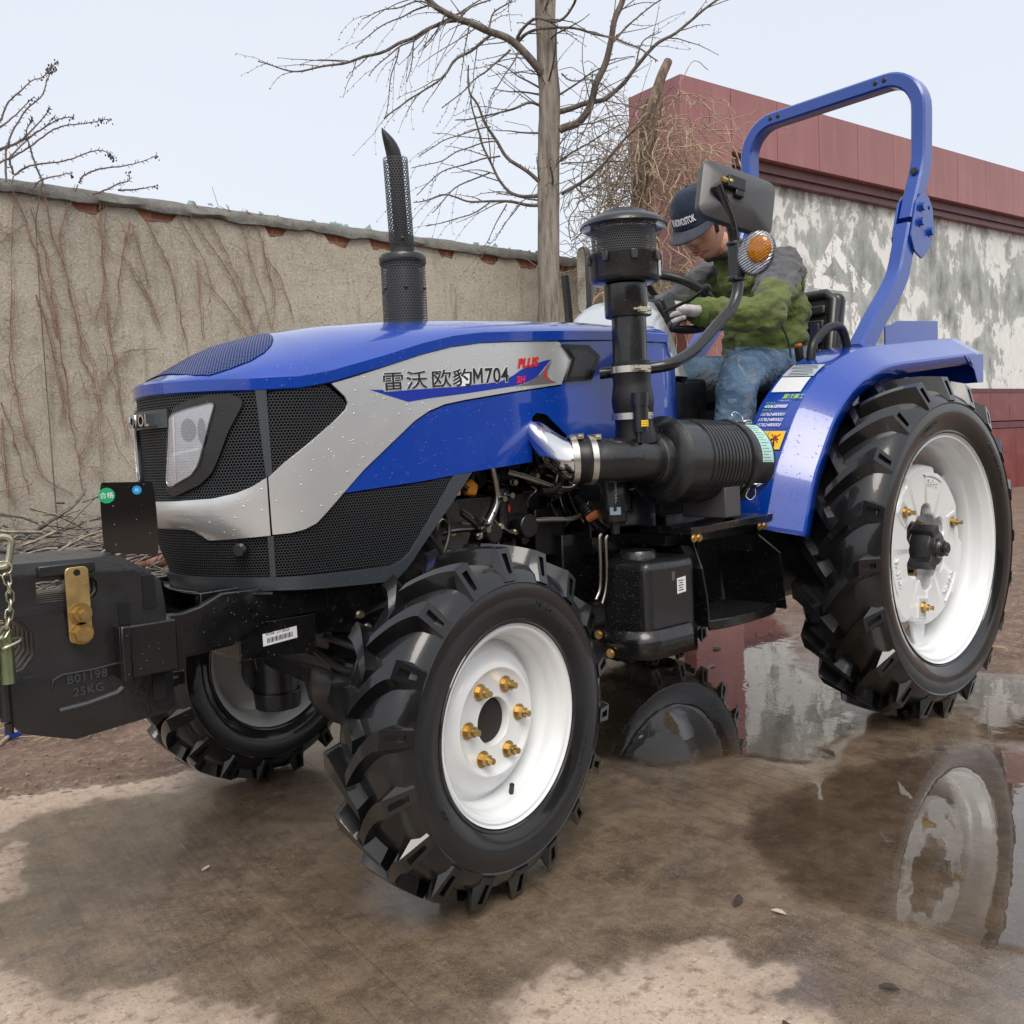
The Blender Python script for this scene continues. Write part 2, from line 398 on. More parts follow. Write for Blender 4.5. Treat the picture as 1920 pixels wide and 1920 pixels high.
def ground_mat():
    n = N('yard_ground')
    soil = n.n('Attribute', attribute_name='soil').outputs['Fac']; wet = n.n('Attribute', attribute_name='wet').outputs['Fac']
    fine = n.noise(26, 6, .62); med = n.noise(5, 6, .6); big = n.noise(1.3, 4); grit = n.noise(260, 3, .7)
    wf = n.math('ADD', wet, n.math('MULTIPLY', n.math('SUBTRACT', fine, .5), .12))
    wetm = n.ramp(wf, [(0.0, 0.), (.035, 1.)])
    damp = n.ramp(n.math('ADD', wf, .06), [(0., 0.), (.09, 1.)])
    sf = n.math('ADD', soil, n.math('MULTIPLY', n.math('SUBTRACT', fine, .5), .22))
    soilm = n.ramp(sf, [(0., 0.), (.05, 1.)])
    # broom grooves running along y
    gx = n.n('TexWave', wave_type='BANDS', bands_direction='X', wave_profile='SAW'); gx.inputs['Scale'].default_value = 4.2; gx.inputs['Distortion'].default_value = 1.6; gx.inputs['Detail'].default_value = 2; gx.inputs['Detail Scale'].default_value = .6
    n.set(gx.inputs['Vector'], n.obj(rot=(0, 0, R(7))))
    groove = n.ramp(gx.outputs['Fac'], [(.0, 1.), (.09, 0.)])
    groove = n.math('MULTIPLY', groove, n.ramp(n.noise(1.7, 3), [(.40, 0.), (.52, 1.)]))
    g2 = n.n('TexWave', wave_type='BANDS', bands_direction='X'); g2.inputs['Scale'].default_value = 14; g2.inputs['Distortion'].default_value = 3; g2.inputs['Detail'].default_value = 4
    n.set(g2.inputs['Vector'], n.obj(rot=(0, 0, R(5))))
    dryc = n.mix(n.ramp(med, [(.35, 0.), (.65, 1.)]), (.40, .30, .225), (.50, .40, .31))
    dryc = n.mix(n.ramp(fine, [(.53, 0.), (.66, .8)]), dryc, (.20, .135, .095))
    dryc = n.mix(n.ramp(n.noise(90, 5, .75), [(.55, 0.), (.64, .7)]), dryc, (.15, .10, .07))
    dryc = n.mix(n.ramp(n.noise(120, 4, .7), [(.58, 0.), (.66, .6)]), dryc, (.70, .60, .50))
    wetc = n.mix(n.ramp(med, [(.35, 0.), (.65, 1.)]), (.165, .118, .075), (.27, .20, .135))
    wetc = n.mix(n.ramp(big, [(.5, 0.), (.7, .7)]), wetc, (.19, .125, .065))
    wetc = n.mix(n.ramp(n.noise(3.1, 5, .6, n.obj((1, 1, 3))), [(.58, 0.), (.7, .6)]), wetc, (.045, .042, .045))
    wetc = n.mix(n.ramp(grit, [(.56, 0.), (.66, .75)]), wetc, (.42, .35, .28))
    wetc = n.mix(n.ramp(n.noise(190, 3, .7), [(.56, 0.), (.66, .7)]), wetc, (.03, .02, .015))
    wetc = n.mix(n.math('MULTIPLY', groove, .5), wetc, (.04, .028, .022))
    wetc = n.mix(n.ramp(n.noise(13, 9, .78), [(.42, 0.), (.50, .5), (.62, 1.)]), n.mix(.5, wetc, (.03, .02, .015)), wetc)
    wetc = n.mix(n.ramp(n.noise(31, 6, .75), [(.56, 0.), (.66, .5)]), wetc, (.30, .235, .175))
    conc = n.mix(wetm, n.mix(n.math('MULTIPLY', damp, .55), dryc, (.16, .12, .095)), wetc)
    soilc = n.mix(n.ramp(med, [(.35, 0.), (.65, 1.)]), (.15, .092, .062), (.27, .18, .125))
    soilc = n.mix(n.ramp(fine, [(.5, 0.), (.66, .7)]), soilc, (.38, .29, .22))
    soilc = n.mix(n.ramp(n.noise(70, 4, .7), [(.55, 0.), (.68, .7)]), soilc, (.07, .042, .03))
    col = n.mix(soilm, conc, soilc)
    wr = n.math('ADD', .06, n.math('MULTIPLY', n.ramp(n.noise(2.6, 7, .65), [(.36, 0.), (.6, 1.)]), .40))
    rough = n.mix(wetm, (.85,) * 3, wr); rough = n.mix(soilm, rough, (.8,) * 3)
    h = n.math('ADD', n.math('MULTIPLY', grit, .45), n.math('ADD', n.math('MULTIPLY', fine, .9), n.math('MULTIPLY', groove, -.4)))
    h = n.math('ADD', h, n.math('MULTIPLY', g2.outputs['Fac'], .12))
    bd = n.bump(h, .55, .008)
    h2 = n.math('ADD', n.noise(45, 5, .7), n.math('MULTIPLY', n.noise(150, 3, .7), .5))
    bd = n.bump(n.math('MULTIPLY', h2, soilm), .9, .02, bd)
    film = n.ramp(n.math('ADD', n.noise(1.5, 6, .6), n.math('MULTIPLY', n.noise(19, 4, .6), .12)), [(.44, 0.), (.58, 1.)])
    cw = n.mix(soilm, n.mix(wetm, (0.,) * 3, n.mix(film, (.35,) * 3, (1.,) * 3)), (0.,) * 3)
    n.bsdf(Base_Color=col, Roughness=rough, Normal=bd, Specular_IOR_Level=.6, Coat_Weight=cw, Coat_Roughness=n.mix(film, (.30,) * 3, (.07,) * 3), Coat_IOR=1.45, Coat_Normal=n.bump(h, .10, .004))
    return n.m
build_ground()

def water_mat():
    n = N('puddle_water')
    fr = n.n('Fresnel'); fr.inputs['IOR'].default_value = 1.36
    # rain-drop rings at one spot
    geo = n.n('NewGeometry').outputs['Position']
    hs = n.math('MULTIPLY', n.noise(9, 2), .4)
    for cx, cy, r0 in ((1.93, -.03, .16), (1.35, .22, .08)):
        d = n.vm('LENGTH', n.vm('SUBTRACT', geo, (cx, cy, 0)))
        ring = n.math('MULTIPLY', n.math('SINE', n.math('MULTIPLY', d, 230)), n.math('MULTIPLY', n.math('SUBTRACT', 1, n.math('DIVIDE', d, r0), clamp=True), .12))
        hs = n.math('ADD', hs, ring)
    bp = n.bump(hs, .12, .01)
    n.set(fr.inputs['Normal'], bp)
    gl = n.n('BsdfGlossy'); gl.inputs['Roughness'].default_value = .015; n.set(gl.inputs['Normal'], bp)
    tr = n.n('BsdfTransparent'); pass
    edge = n.ramp(n.math('ADD', n.n('Attribute', attribute_name='shore').outputs['Fac'], n.math('MULTIPLY', n.math('SUBTRACT', n.noise(16, 5, .6), .5), .10)), [(0., 0.), (.05, 1.)])
    f = n.math('MULTIPLY', n.math('ADD', n.math('MULTIPLY', fr.outputs[0], 2.0), .02, clamp=True), edge)
    n.set(tr.inputs['Color'], n.mix(edge, (1., 1., 1.), (.97, .95, .92)))
    mx = n.n('MixShader'); n.set(mx.inputs[0], f); n.t.links.new(tr.outputs[0], mx.inputs[1]); n.t.links.new(gl.outputs[0], mx.inputs[2])
    n.t.links.new(mx.outputs[0], n.out.inputs[0]); return n.m
wm = water_mat()
for poly in PUD:
    xs = [p[0] for p in poly]; ys = [p[1] for p in poly]
    x0, x1, y0, y1 = min(xs) - .15, max(xs) + .15, min(ys) - .15, max(ys) + .15
    nx, ny = max(4, int((x1 - x0) / .025)), max(4, int((y1 - y0) / .025)); g = G(); idx = {}
    def wv(i, j):
        if (i, j) not in idx: idx[i, j] = len(g.v); g.v.append((x0 + (x1 - x0) * i / nx, y0 + (y1 - y0) * j / ny, .0045))
        return idx[i, j]
    for i in range(nx):
        for j in range(ny):
            cx, cy = x0 + (x1 - x0) * (i + .5) / nx, y0 + (y1 - y0) * (j + .5) / ny
            if sdist(poly, cx, cy) > -.14: g.f.append((wv(i, j), wv(i + 1, j), wv(i + 1, j + 1), wv(i, j + 1)))
    
    pm = bpy.data.meshes.new('puddle'); pm.from_pydata(g.v, [], g.f); pm.materials.append(wm)
    at = pm.attributes.new('shore', 'FLOAT', 'POINT'); at.data.foreach_set('value', [sdist(poly, v[0], v[1]) + .55 * (.045 * fbm(v[0], v[1], 6, 3) + .09 * fbm(v[0], v[1], 1.7, 8)) + .01 for v in g.v])
    po = bpy.data.objects.new('puddle', pm); COL.objects.link(po); tag(po, kind='structure')

# ---------------------------------------------------------------- rendered brick wall on the left
WY = 4.9
def left_wall():
    root = empty('concrete_wall', (2, WY, 0))
    tag(root, 'long stucco covered brick wall with grey coping behind the tractor', 'wall')
    inv = Matrix.Translation(root.location).inverted()
    n = N('stucco')
    o = n.obj()
    a = n.noise(1.1, 6, .6); b = n.noise(4, 6, .65); f = n.noise(55, 5, .75); f2 = n.noise(130, 4, .7)
    c = n.mix(n.ramp(a, [(.35, 0.), (.65, 1.)]), (.40, .365, .295), (.52, .475, .39))
    c = n.mix(n.ramp(b, [(.5, 0.), (.72, .6)]), c, (.27, .245, .20))
    c = n.mix(n.ramp(n.noise(48, 5, .7), [(.50, 0.), (.64, .55)]), c, (.68, .63, .53))
    c = n.mix(n.ramp(n.noise(38, 3, .6, n.obj((1.1, 1, .9))), [(.58, 0.), (.68, .5)]), c, (.15, .13, .105))
    c = n.mix(n.ramp(f2, [(.54, 0.), (.66, .8)]), c, (.13, .11, .08))
    st = n.noise(3, 6, .6, n.obj((4, 1, .35)))
    c = n.mix(n.ramp(st, [(.55, 0.), (.7, .45)]), c, (.17, .135, .10))
    pz = n.n('SeparateXYZ'); n.set(pz.inputs[0], o)
    low = n.math('MULTIPLY', n.math('SUBTRACT', 1.7, pz.outputs[2], clamp=False), .7, clamp=True)
    c = n.mix(n.math('MULTIPLY', low, .35), c, (.46, .41, .33))
    h = n.math('ADD', n.math('MULTIPLY', f, .6), n.math('MULTIPLY', f2, .5))
    n.bsdf(Base_Color=c, Roughness=.92, Normal=n.bump(h, .8, .02), Specular_IOR_Level=.2)
    g = G(); x0, x1 = -6., 7.6; nx, nz = 340, 74
    def top(x): return 2.935 + .028 * noise.noise(Vector((x * 2.1, 0, 1))) + .018 * noise.noise(Vector((x * 9, 0, 2)))
    brk = [(.86, 1.03), (1.33, 1.56), (2.35, 2.5), (2.9, 3.1), (3.35, 3.7), (4.1, 4.25), (4.6, 4.8), (5.1, 5.35), (5.6, 5.8), (6.05, 6.25)]
    def topx(x):
        z = top(x)
        for p, q in brk:
            if p - .03 < x < q + .03: z -= (.085 + .02 * noise.noise(Vector((x * 14, 3, 3)))) * min(1, (x - p + .03) / .04, (q + .03 - x) / .04)
        return z
    for j in range(nz + 1):
        for i in range(nx + 1):
            x = x0 + (x1 - x0) * i / nx; z = topx(x) * j / nz - .02
            y = WY + .012 * noise.noise(Vector((x * 2, z * 2, 4))) + .006 * noise.noise(Vector((x * 11, z * 11, 4)))
            g.v.append(inv @ Vector((x, y, z)))
    for j in range(nz):
        for i in range(nx): k = j * (nx + 1) + i; g.f.append((k, k + 1, k + nx + 2, k + nx + 1))
    ob('render_coat', g, n.m, root, smooth=60, clean=False)
    # brick core
    n = N('wall_brick'); bt = n.n('TexBrick'); n.set(bt.inputs['Vector'], n.obj(rot=(R(90), 0, 0)))
    for k, v in (('Color1', (.38, .14, .07, 1)), ('Color2', (.28, .09, .05, 1)), ('Mortar', (.30, .25, .19, 1)), ('Scale', 1), ('Mortar Size', .008), ('Brick Width', .2), ('Row Height', .062)): bt.inputs[k].default_value = v
    c = n.mix(n.ramp(n.noise(30, 5), [(.45, 0.), (.65, .5)]), bt.outputs[0], (.20, .08, .05))
    n.bsdf(Base_Color=c, Roughness=.9, Normal=n.bump(n.noise(60, 4), .5, .01))
    ob('brick_core', G().box((.8 - root.location.x, .17, 1.46), (13.6, .30, 2.93)), n.m, root, smooth=0)
    # coping
    n = N('coping_mortar'); c = n.mix(n.ramp(n.noise(9, 6, .65), [(.35, 0.), (.65, 1.)]), (.17, .165, .15), (.30, .29, .265))
    c = n.mix(n.ramp(n.noise(120, 4, .7), [(.5, 0.), (.66, .7)]), c, (.10, .10, .09))
    n.bsdf(Base_Color=c, Roughness=.92, Normal=n.bump(n.math('ADD', n.noise(30, 5, .7), n.noise(110, 4, .7)), .8, .02))
    g = G(); nx = 420; prof = [(-.035, 0), (-.045, .03), (-.03, .075), (.02, .11), (.15, .125), (.30, .10), (.36, .03), (.35, 0)]
    for i in range(nx + 1):
        x = -6 + 13.6 * i / nx
        for k, (py, pz_) in enumerate(prof):
            q = Vector((x * 3, k * 1.3, 2)); d = .012 * noise.noise(q) + .007 * noise.noise(q * 4)
            zb = 2.905 + (.022 * noise.noise(Vector((x * 5, 0, 7))) if k in (0, 1, 7) else 0)
            g.v.append(inv @ Vector((x, WY + py + d, zb + pz_ * .92 + d)))
    m = len(prof)
    for i in range(nx):
        for k in range(m): g.f.append((i * m + k, i * m + (k + 1) % m, (i + 1) * m + (k + 1) % m, (i + 1) * m + k))
    ob('coping', g, n.m, root, smooth=50, clean=False)
    # broken bottle glass set in the coping
    random.seed(4); n = N('bottle_glass'); n.bsdf(Base_Color=(.35, .55, .48), Roughness=.1, Transmission_Weight=.6, IOR=1.5)
    for i in range(46):
        x = 1.4 + random.random() ** .8 * 4.4; s = random.uniform(.02, .055); a = random.uniform(-.6, .6)
        g = G(); t = .004
        pts = [(-s, 0), (s * .9, 0), (s * random.uniform(.1, .8), s * random.uniform(.5, 1.1)), (-s * random.uniform(.2, .9), s * random.uniform(.3, 1.0))]
        mt = Matrix.Translation((x - 2, random.uniform(-.02, .14), 2.985 + random.uniform(-.02, .03))) @ Matrix.Rotation(a, 4, 'Z') @ Matrix.Rotation(random.uniform(-.5, .3), 4, 'X')
        g.prism(pts, 0, t).tf(mt); ob('glass_shard', g, n.m, root, smooth=0)
left_wall()

# ---------------------------------------------------------------- red gate pier and whitewashed wall on the right
def red_wall():
    d = Vector((.9965, -.084, 0)).normalized(); nn = Vector((-d.y, d.x, 0))   # nn points away from the camera
    O = Vector((7.51, 4.70, 0))
    mt = Matrix(((d.x, nn.x, 0, O.x), (d.y, nn.y, 0, O.y), (0, 0, 1, 0), (0, 0, 0, 1)))
    root = empty('gate_wall'); root.matrix_world = mt
    tag(root, 'whitewashed peeling wall framed by dark red metal cladding on the right', 'wall')
    n = N('red_cladding'); c = n.mix(n.ramp(n.noise(1.2, 5), [(.35, 0.), (.65, 1.)]), (.265, .105, .103), (.31, .128, .124))
    c = n.mix(n.ramp(n.noise(2.5, 5, .6, n.obj((3, 3, .3))), [(.5, 0.), (.7, .4)]), c, (.38, .20, .19))
    n.bsdf(Base_Color=c, Roughness=.38, Normal=n.bump(n.noise(1.5, 2), .1, .05)); red = n.m
    n = N('dark_red_trim'); n.bsdf(Base_Color=n.mix(n.ramp(n.noise(6, 4), [(.4, 0.), (.7, .8)]), (.13, .036, .038), (.07, .02, .022)), Roughness=.4); dred = n.m
    n = N('peeling_whitewash')
    o = n.obj(); ov = n.obj((1, 1, .38))
    big = n.noise(1.1, 5, .6, n.obj((1, 1, .7))); st = n.noise(3.2, 7, .68, ov); fl = n.noise(9, 6, .7); fl2 = n.noise(22, 4, .7, ov)
    pz = n.n('SeparateXYZ'); n.set(pz.inputs[0], o)
    # wear is worst in a band at mid height
    band = n.math('MULTIPLY', n.math('SUBTRACT', .75, n.math('ABSOLUTE', n.math('SUBTRACT', pz.outputs[2], 3.15))), .05)
    pk = n.noise(1.15, 12, .70, n.obj((1, 1, .75)), .35); pk2 = n.noise(4.5, 8, .7, n.obj((1, 1, .45)))
    k = n.math('ADD', n.math('ADD', n.math('MULTIPLY', pk, .72), n.math('MULTIPLY', pk2, .28)), band)
    worn = n.ramp(k, [(.485, 0.), (.50, .65), (.60, 1.)])
    white = n.mix(n.ramp(fl2, [(.42, 0.), (.68, .7)]), (.76, .77, .74), (.58, .61, .58))
    grey = n.mix(n.ramp(st, [(.38, 0.), (.62, 1.)]), (.17, .185, .18), (.36, .385, .37))
    c = n.mix(worn, white, grey)
    c = n.mix(n.ramp(n.noise(45, 4, .7), [(.66, 0.), (.72, .8)]), c, (.09, .095, .09))
    top = n.math('MULTIPLY', n.math('SUBTRACT', pz.outputs[2], 4.05), 2.2, clamp=True)
    c = n.mix(n.math('MULTIPLY', top, n.ramp(n.noise(5, 6, .7, n.obj((2, 1, .5))), [(.5, 0.), (.62, 1.)])), c, (.20, .15, .10))
    n.bsdf(Base_Color=c, Roughness=.85, Normal=n.bump(n.math('SUBTRACT', n.math('MULTIPLY', fl, .5), worn), .35, .02)); ww = n.m
    ln = 34
    ob('pier', G().box((.43, .43, 2.6), (.86, .86, 5.2)), red, root, bevel=.006)
    ob('whitewash_panel', G().box((.86 + ln / 2, .40, 3.0), (ln, .3, 3.0)), ww, root, smooth=0)
    g = G()
    for i in range(28):
        x0 = .864 + i * .86; g.box((x0 + .43, .36, 4.83), (.852, .72, .74))
    ob('cladding_band', g, red, root, smooth=0, bevel=.003)
    g = G(); g.box((.86 + ln / 2, .30, 4.40), (ln, .40, .12)); g.box((.86 + ln / 2, .22, 4.30), (ln, .16, .09)); g.box((.86 + ln / 2, .45, 4.83), (ln, .50, .70))
    ob('cornice', g, dred, root, smooth=0)
    # one big faded painted character on the whitewash
    n = N('faded_paint'); bs = n.n('BsdfPrincipled'); bs.inputs['Base Color'].default_value = (.80, .81, .78, 1); bs.inputs['Roughness'].default_value = .85
    tp = n.n('BsdfTransparent'); mx = n.n('MixShader'); n.set(mx.inputs[0], n.ramp(n.noise(5, 9, .75, n.obj((1, 1, .6))), [(.50, 0.), (.54, 1.)])); n.t.links.new(bs.outputs[0], mx.inputs[1]); n.t.links.new(tp.outputs[0], mx.inputs[2]); n.t.links.new(mx.outputs[0], n.out.inputs[0])
    ob('painted_character', text_geo('合', 1.75, lambda u, v, w_: (2.35 + u, .247 - w_, 2.25 + v), .001, offset=.035), n.m, root, smooth=0)
    g = G(); n2 = 40
    for i in range(n2):
        x0 = .864 + i * .62; g.box((x0 + .31, .14, 1.34), (.614, .20, .46)); g.box((x0 + .31, .06, .49), (.614, .24, .98))
    ob('base_panels', g, pbr('red_base_paint', (.17, .022, .022), .3, coat=.3, var=.15, vs=3, dirt=(.3, .18, .15), dirtamt=.3), root, smooth=0, bevel=.003)
    g = G(); g.box((.86 + ln / 2, .20, 1.60), (ln, .34, .07)); g.box((.86 + ln / 2, .10, 1.04), (ln, .34, .10)); g.box((.86 + ln / 2, .30, .6), (ln, .2, 1.6))
    ob('sill', g, dred, root, smooth=0, bevel=.004)
red_wall()

# ---------------------------------------------------------------- bare tree
def bark(name, c1, c2, sc=(14, 14, 2.2)):
    n = N(name); a = n.noise(1, 7, .7, n.obj(sc)); b = n.noise(60, 3)
    c = n.mix(n.ramp(a, [(.38, 0.), (.6, 1.)]), c1, c2)
    c = n.mix(n.ramp(n.noise(3, 4), [(.5, 0.), (.7, .4)]), c, (.22, .19, .15))
    n.bsdf(Base_Color=c, Roughness=.9, Normal=n.bump(n.math('ADD', a, n.math('MULTIPLY', b, .2)), 1., .02)); return n.m
def buds_and_twigs(g, path, r, dens, rng, twig=0, tl=.35, bud=.006):
    # alternate short spurs along a branch; now and then a real twig
    for i in range(len(path) - 1):
        a, b = path[i], path[i + 1]; L_ = (b - a).length; k = max(1, int(L_ * dens))
        for q in range(k):
            p = a.lerp(b, (q + rng.random()) / k); d = (b - a).normalized()
            s = d.orthogonal().normalized(); s.rotate(Matrix.Rotation(rng.uniform(0, 6.28), 3, d)); s = (s + d * .5).normalized()
            rr = r[i] if isinstance(r, list) else r
            if rng.random() < twig:
                ln = tl * rng.uniform(.4, 1.2); s = (s * .8 + d * .7 + Vector((0, 0, -.15))).normalized()
                pts = [p]; cur = s.copy()
                for t in range(5): cur = (cur + Vector((rng.uniform(-.2, .2), rng.uniform(-.2, .2), rng.uniform(-.25, .12)))).normalized(); pts.append(pts[-1] + cur * ln / 5)
                g.tube(pts, [max(.0022, min(rr * .45, .006)) * (1 - .12 * t) for t in range(6)], 4)
                for t in range(1, 6):
                    s2 = Vector((rng.uniform(-1, 1), rng.uniform(-1, 1), rng.uniform(-1, 1))).normalized()
                    g.tube([pts[t], pts[t] + s2 * .02], [.004, .003], 3)
            else: g.tube([p, p + s * (rr + rng.uniform(.010, .026))], [bud * .7, bud * .55], 4)
BR = [
 (0.052,0.022,[(5.08, 4.4, 4.5), (4.99, 4.39, 4.58), (4.79, 4.48, 4.79), (4.56, 4.6, 4.9), (4.3, 4.74, 5.0), (4.14, 4.81, 5.07), (4.0, 4.84, 5.16), (3.84, 4.9, 5.24)]),
 (0.018,0.006,[(4.7, 4.73, 4.93), (4.41, 4.87, 4.7), (4.26, 4.89, 4.52), (4.06, 4.96, 4.36), (3.86, 5.02, 4.24), (3.67, 5.07, 4.09)]),
 (0.026,0.005,[(4.47, 4.92, 5.1), (4.34, 5.01, 5.09), (4.13, 5.14, 4.94), (3.93, 5.28, 4.83), (3.7, 5.44, 4.74), (3.56, 5.52, 4.69), (3.36, 5.65, 4.64), (3.21, 5.74, 4.61), (3.05, 5.84, 4.63), (2.89, 5.94, 4.69)]),
 (0.022,0.006,[(4.88, 4.57, 4.85), (4.91, 4.43, 4.92), (4.99, 4.25, 4.91), (5.16, 3.99, 4.85), (5.34, 3.72, 4.72), (5.41, 3.54, 4.59), (5.5, 3.35, 4.44)]),
 (0.02,0.01,[(4.88, 4.57, 4.87), (4.87, 4.45, 4.96), (4.91, 4.28, 5.0), (4.99, 4.08, 4.92), (5.01, 3.93, 5.0), (4.97, 3.83, 5.08)]),
 (0.034,0.01,[(5.18, 4.32, 4.21), (5.34, 4.13, 4.26), (5.45, 3.99, 4.28), (5.57, 3.85, 4.4), (5.64, 3.74, 4.54), (5.76, 3.59, 4.71), (5.88, 3.45, 4.82), (6.02, 3.28, 4.97), (6.14, 3.13, 5.08)]),
 (0.048,0.026,[(5.17, 4.32, 4.03), (5.28, 4.16, 4.1), (5.32, 4.06, 4.2), (5.33, 3.98, 4.39), (5.38, 3.88, 4.62), (5.39, 3.8, 4.86), (5.44, 3.7, 5.08), (5.43, 3.63, 5.2)]),
 (0.026,0.007,[(5.04, 4.44, 3.52), (4.8, 4.56, 3.71), (4.65, 4.62, 3.88), (4.53, 4.65, 4.06), (4.45, 4.64, 4.22), (4.35, 4.65, 4.35), (4.32, 4.61, 4.56)]),
 (0.024,0.006,[(5.02, 4.46, 3.44), (4.84, 4.57, 3.42), (4.72, 4.64, 3.52), (4.59, 4.71, 3.76), (4.52, 4.74, 3.98), (4.46, 4.75, 4.21), (4.43, 4.73, 4.35)]),
 (0.022,0.005,[(5.01, 4.46, 3.35), (4.8, 4.55, 3.34), (4.58, 4.66, 3.38), (4.35, 4.77, 3.36), (4.13, 4.87, 3.39), (3.88, 5.0, 3.34)]),
 (0.02,0.005,[(5.05, 4.43, 4.26), (4.91, 4.47, 4.28), (4.73, 4.54, 4.2), (4.51, 4.66, 4.12), (4.28, 4.78, 4.08)]),
 (0.022,0.008,[(5.16, 4.33, 3.45), (5.28, 4.11, 3.54), (5.41, 3.89, 3.72), (5.5, 3.7, 3.88), (5.56, 3.54, 4.04), (5.59, 3.41, 4.19)]),
 (0.009,0.004,[(4.41, 4.45, 3.95), (4.17, 4.66, 3.9), (3.92, 4.88, 3.72)]),
 (0.009,0.004,[(4.45, 4.42, 3.83), (4.21, 4.62, 3.78), (4.06, 4.75, 3.66), (3.85, 4.94, 3.62)]),
 (0.01,0.004,[(4.54, 4.47, 3.73), (4.3, 4.68, 3.68), (4.09, 4.86, 3.56), (3.93, 5.0, 3.42)]),
 (0.01,0.004,[(4.53, 4.62, 3.62), (4.33, 4.79, 3.52), (4.2, 4.9, 3.37), (4.11, 4.98, 3.26)]),
 (0.009,0.004,[(4.39, 4.47, 3.29), (4.19, 4.64, 3.16), (3.94, 4.86, 3.08)]),
 (0.008,0.003,[(4.57, 4.45, 3.28), (4.47, 4.53, 3.09), (4.39, 4.6, 2.9)]),
 (0.008,0.003,[(4.66, 4.37, 3.28), (4.55, 4.46, 3.11), (4.47, 4.53, 2.96)]),
 (0.013,0.005,[(4.5, 4.24, 4.61), (4.35, 4.38, 4.43), (4.21, 4.49, 4.31), (4.02, 4.66, 4.13)]),
 (0.012,0.004,[(4.1, 4.72, 5.02), (3.98, 4.82, 5.08), (3.85, 4.94, 5.07), (3.72, 5.05, 5.03), (3.57, 5.18, 4.97)]),
 (0.011,0.004,[(4.1, 4.85, 5.1), (3.91, 5.02, 5.03), (3.72, 5.18, 4.91), (3.56, 5.32, 4.74)]),
 (0.014,0.004,[(4.47, 4.79, 5.15), (4.32, 4.92, 5.07), (4.11, 5.11, 4.9), (3.94, 5.26, 4.8), (3.84, 5.34, 4.71), (3.75, 5.42, 4.58)]),
 (0.01,0.004,[(4.92, 4.01, 4.4), (4.99, 3.95, 4.34), (5.14, 3.82, 4.32), (5.25, 3.72, 4.22), (5.36, 3.62, 4.06)]),
 (0.012,0.004,[(5.02, 4.05, 3.97), (5.14, 3.95, 3.98), (5.28, 3.83, 4.03), (5.47, 3.67, 4.04)]),
 (0.01,0.004,[(4.62, 4.27, 4.61), (4.56, 4.32, 4.46), (4.43, 4.43, 4.26), (4.4, 4.46, 4.08)]),
 (0.01,0.004,[(3.96, 4.97, 4.81), (3.95, 4.98, 4.63), (3.9, 5.02, 4.43)]),
 (0.01,0.004,[(3.86, 5.06, 4.74), (3.81, 5.1, 4.51), (3.74, 5.17, 4.12)]),
 (0.01,0.004,[(5.2, 3.9, 4.18), (5.14, 3.95, 3.96), (5.08, 4.01, 3.77)]),
 (0.012,0.005,[(5.28, 3.7, 4.67), (5.38, 3.61, 4.81), (5.53, 3.48, 4.95), (5.66, 3.36, 5.04)]),
 (0.01,0.004,[(5.51, 3.63, 4.47), (5.56, 3.59, 4.7), (5.69, 3.47, 4.8)]),
 (0.01,0.004,[(4.36, 4.63, 4.91), (4.32, 4.66, 4.73), (4.28, 4.7, 4.42)]),
 (0.01,0.004,[(4.08, 4.61, 4.94), (4.01, 4.66, 4.82), (3.91, 4.76, 4.64)]),
 (0.012,0.005,[(4.36, 4.36, 4.78), (4.39, 4.34, 4.93), (4.51, 4.23, 5.01), (4.56, 4.19, 5.1)]),
 (0.012,0.005,[(4.35, 4.77, 5.02), (4.44, 4.69, 5.12), (4.59, 4.56, 5.17), (4.65, 4.51, 5.23)]),
 (0.01,0.004,[(4.97, 4.1, 3.62), (5.1, 3.98, 3.63), (5.25, 3.86, 3.69)]),
]
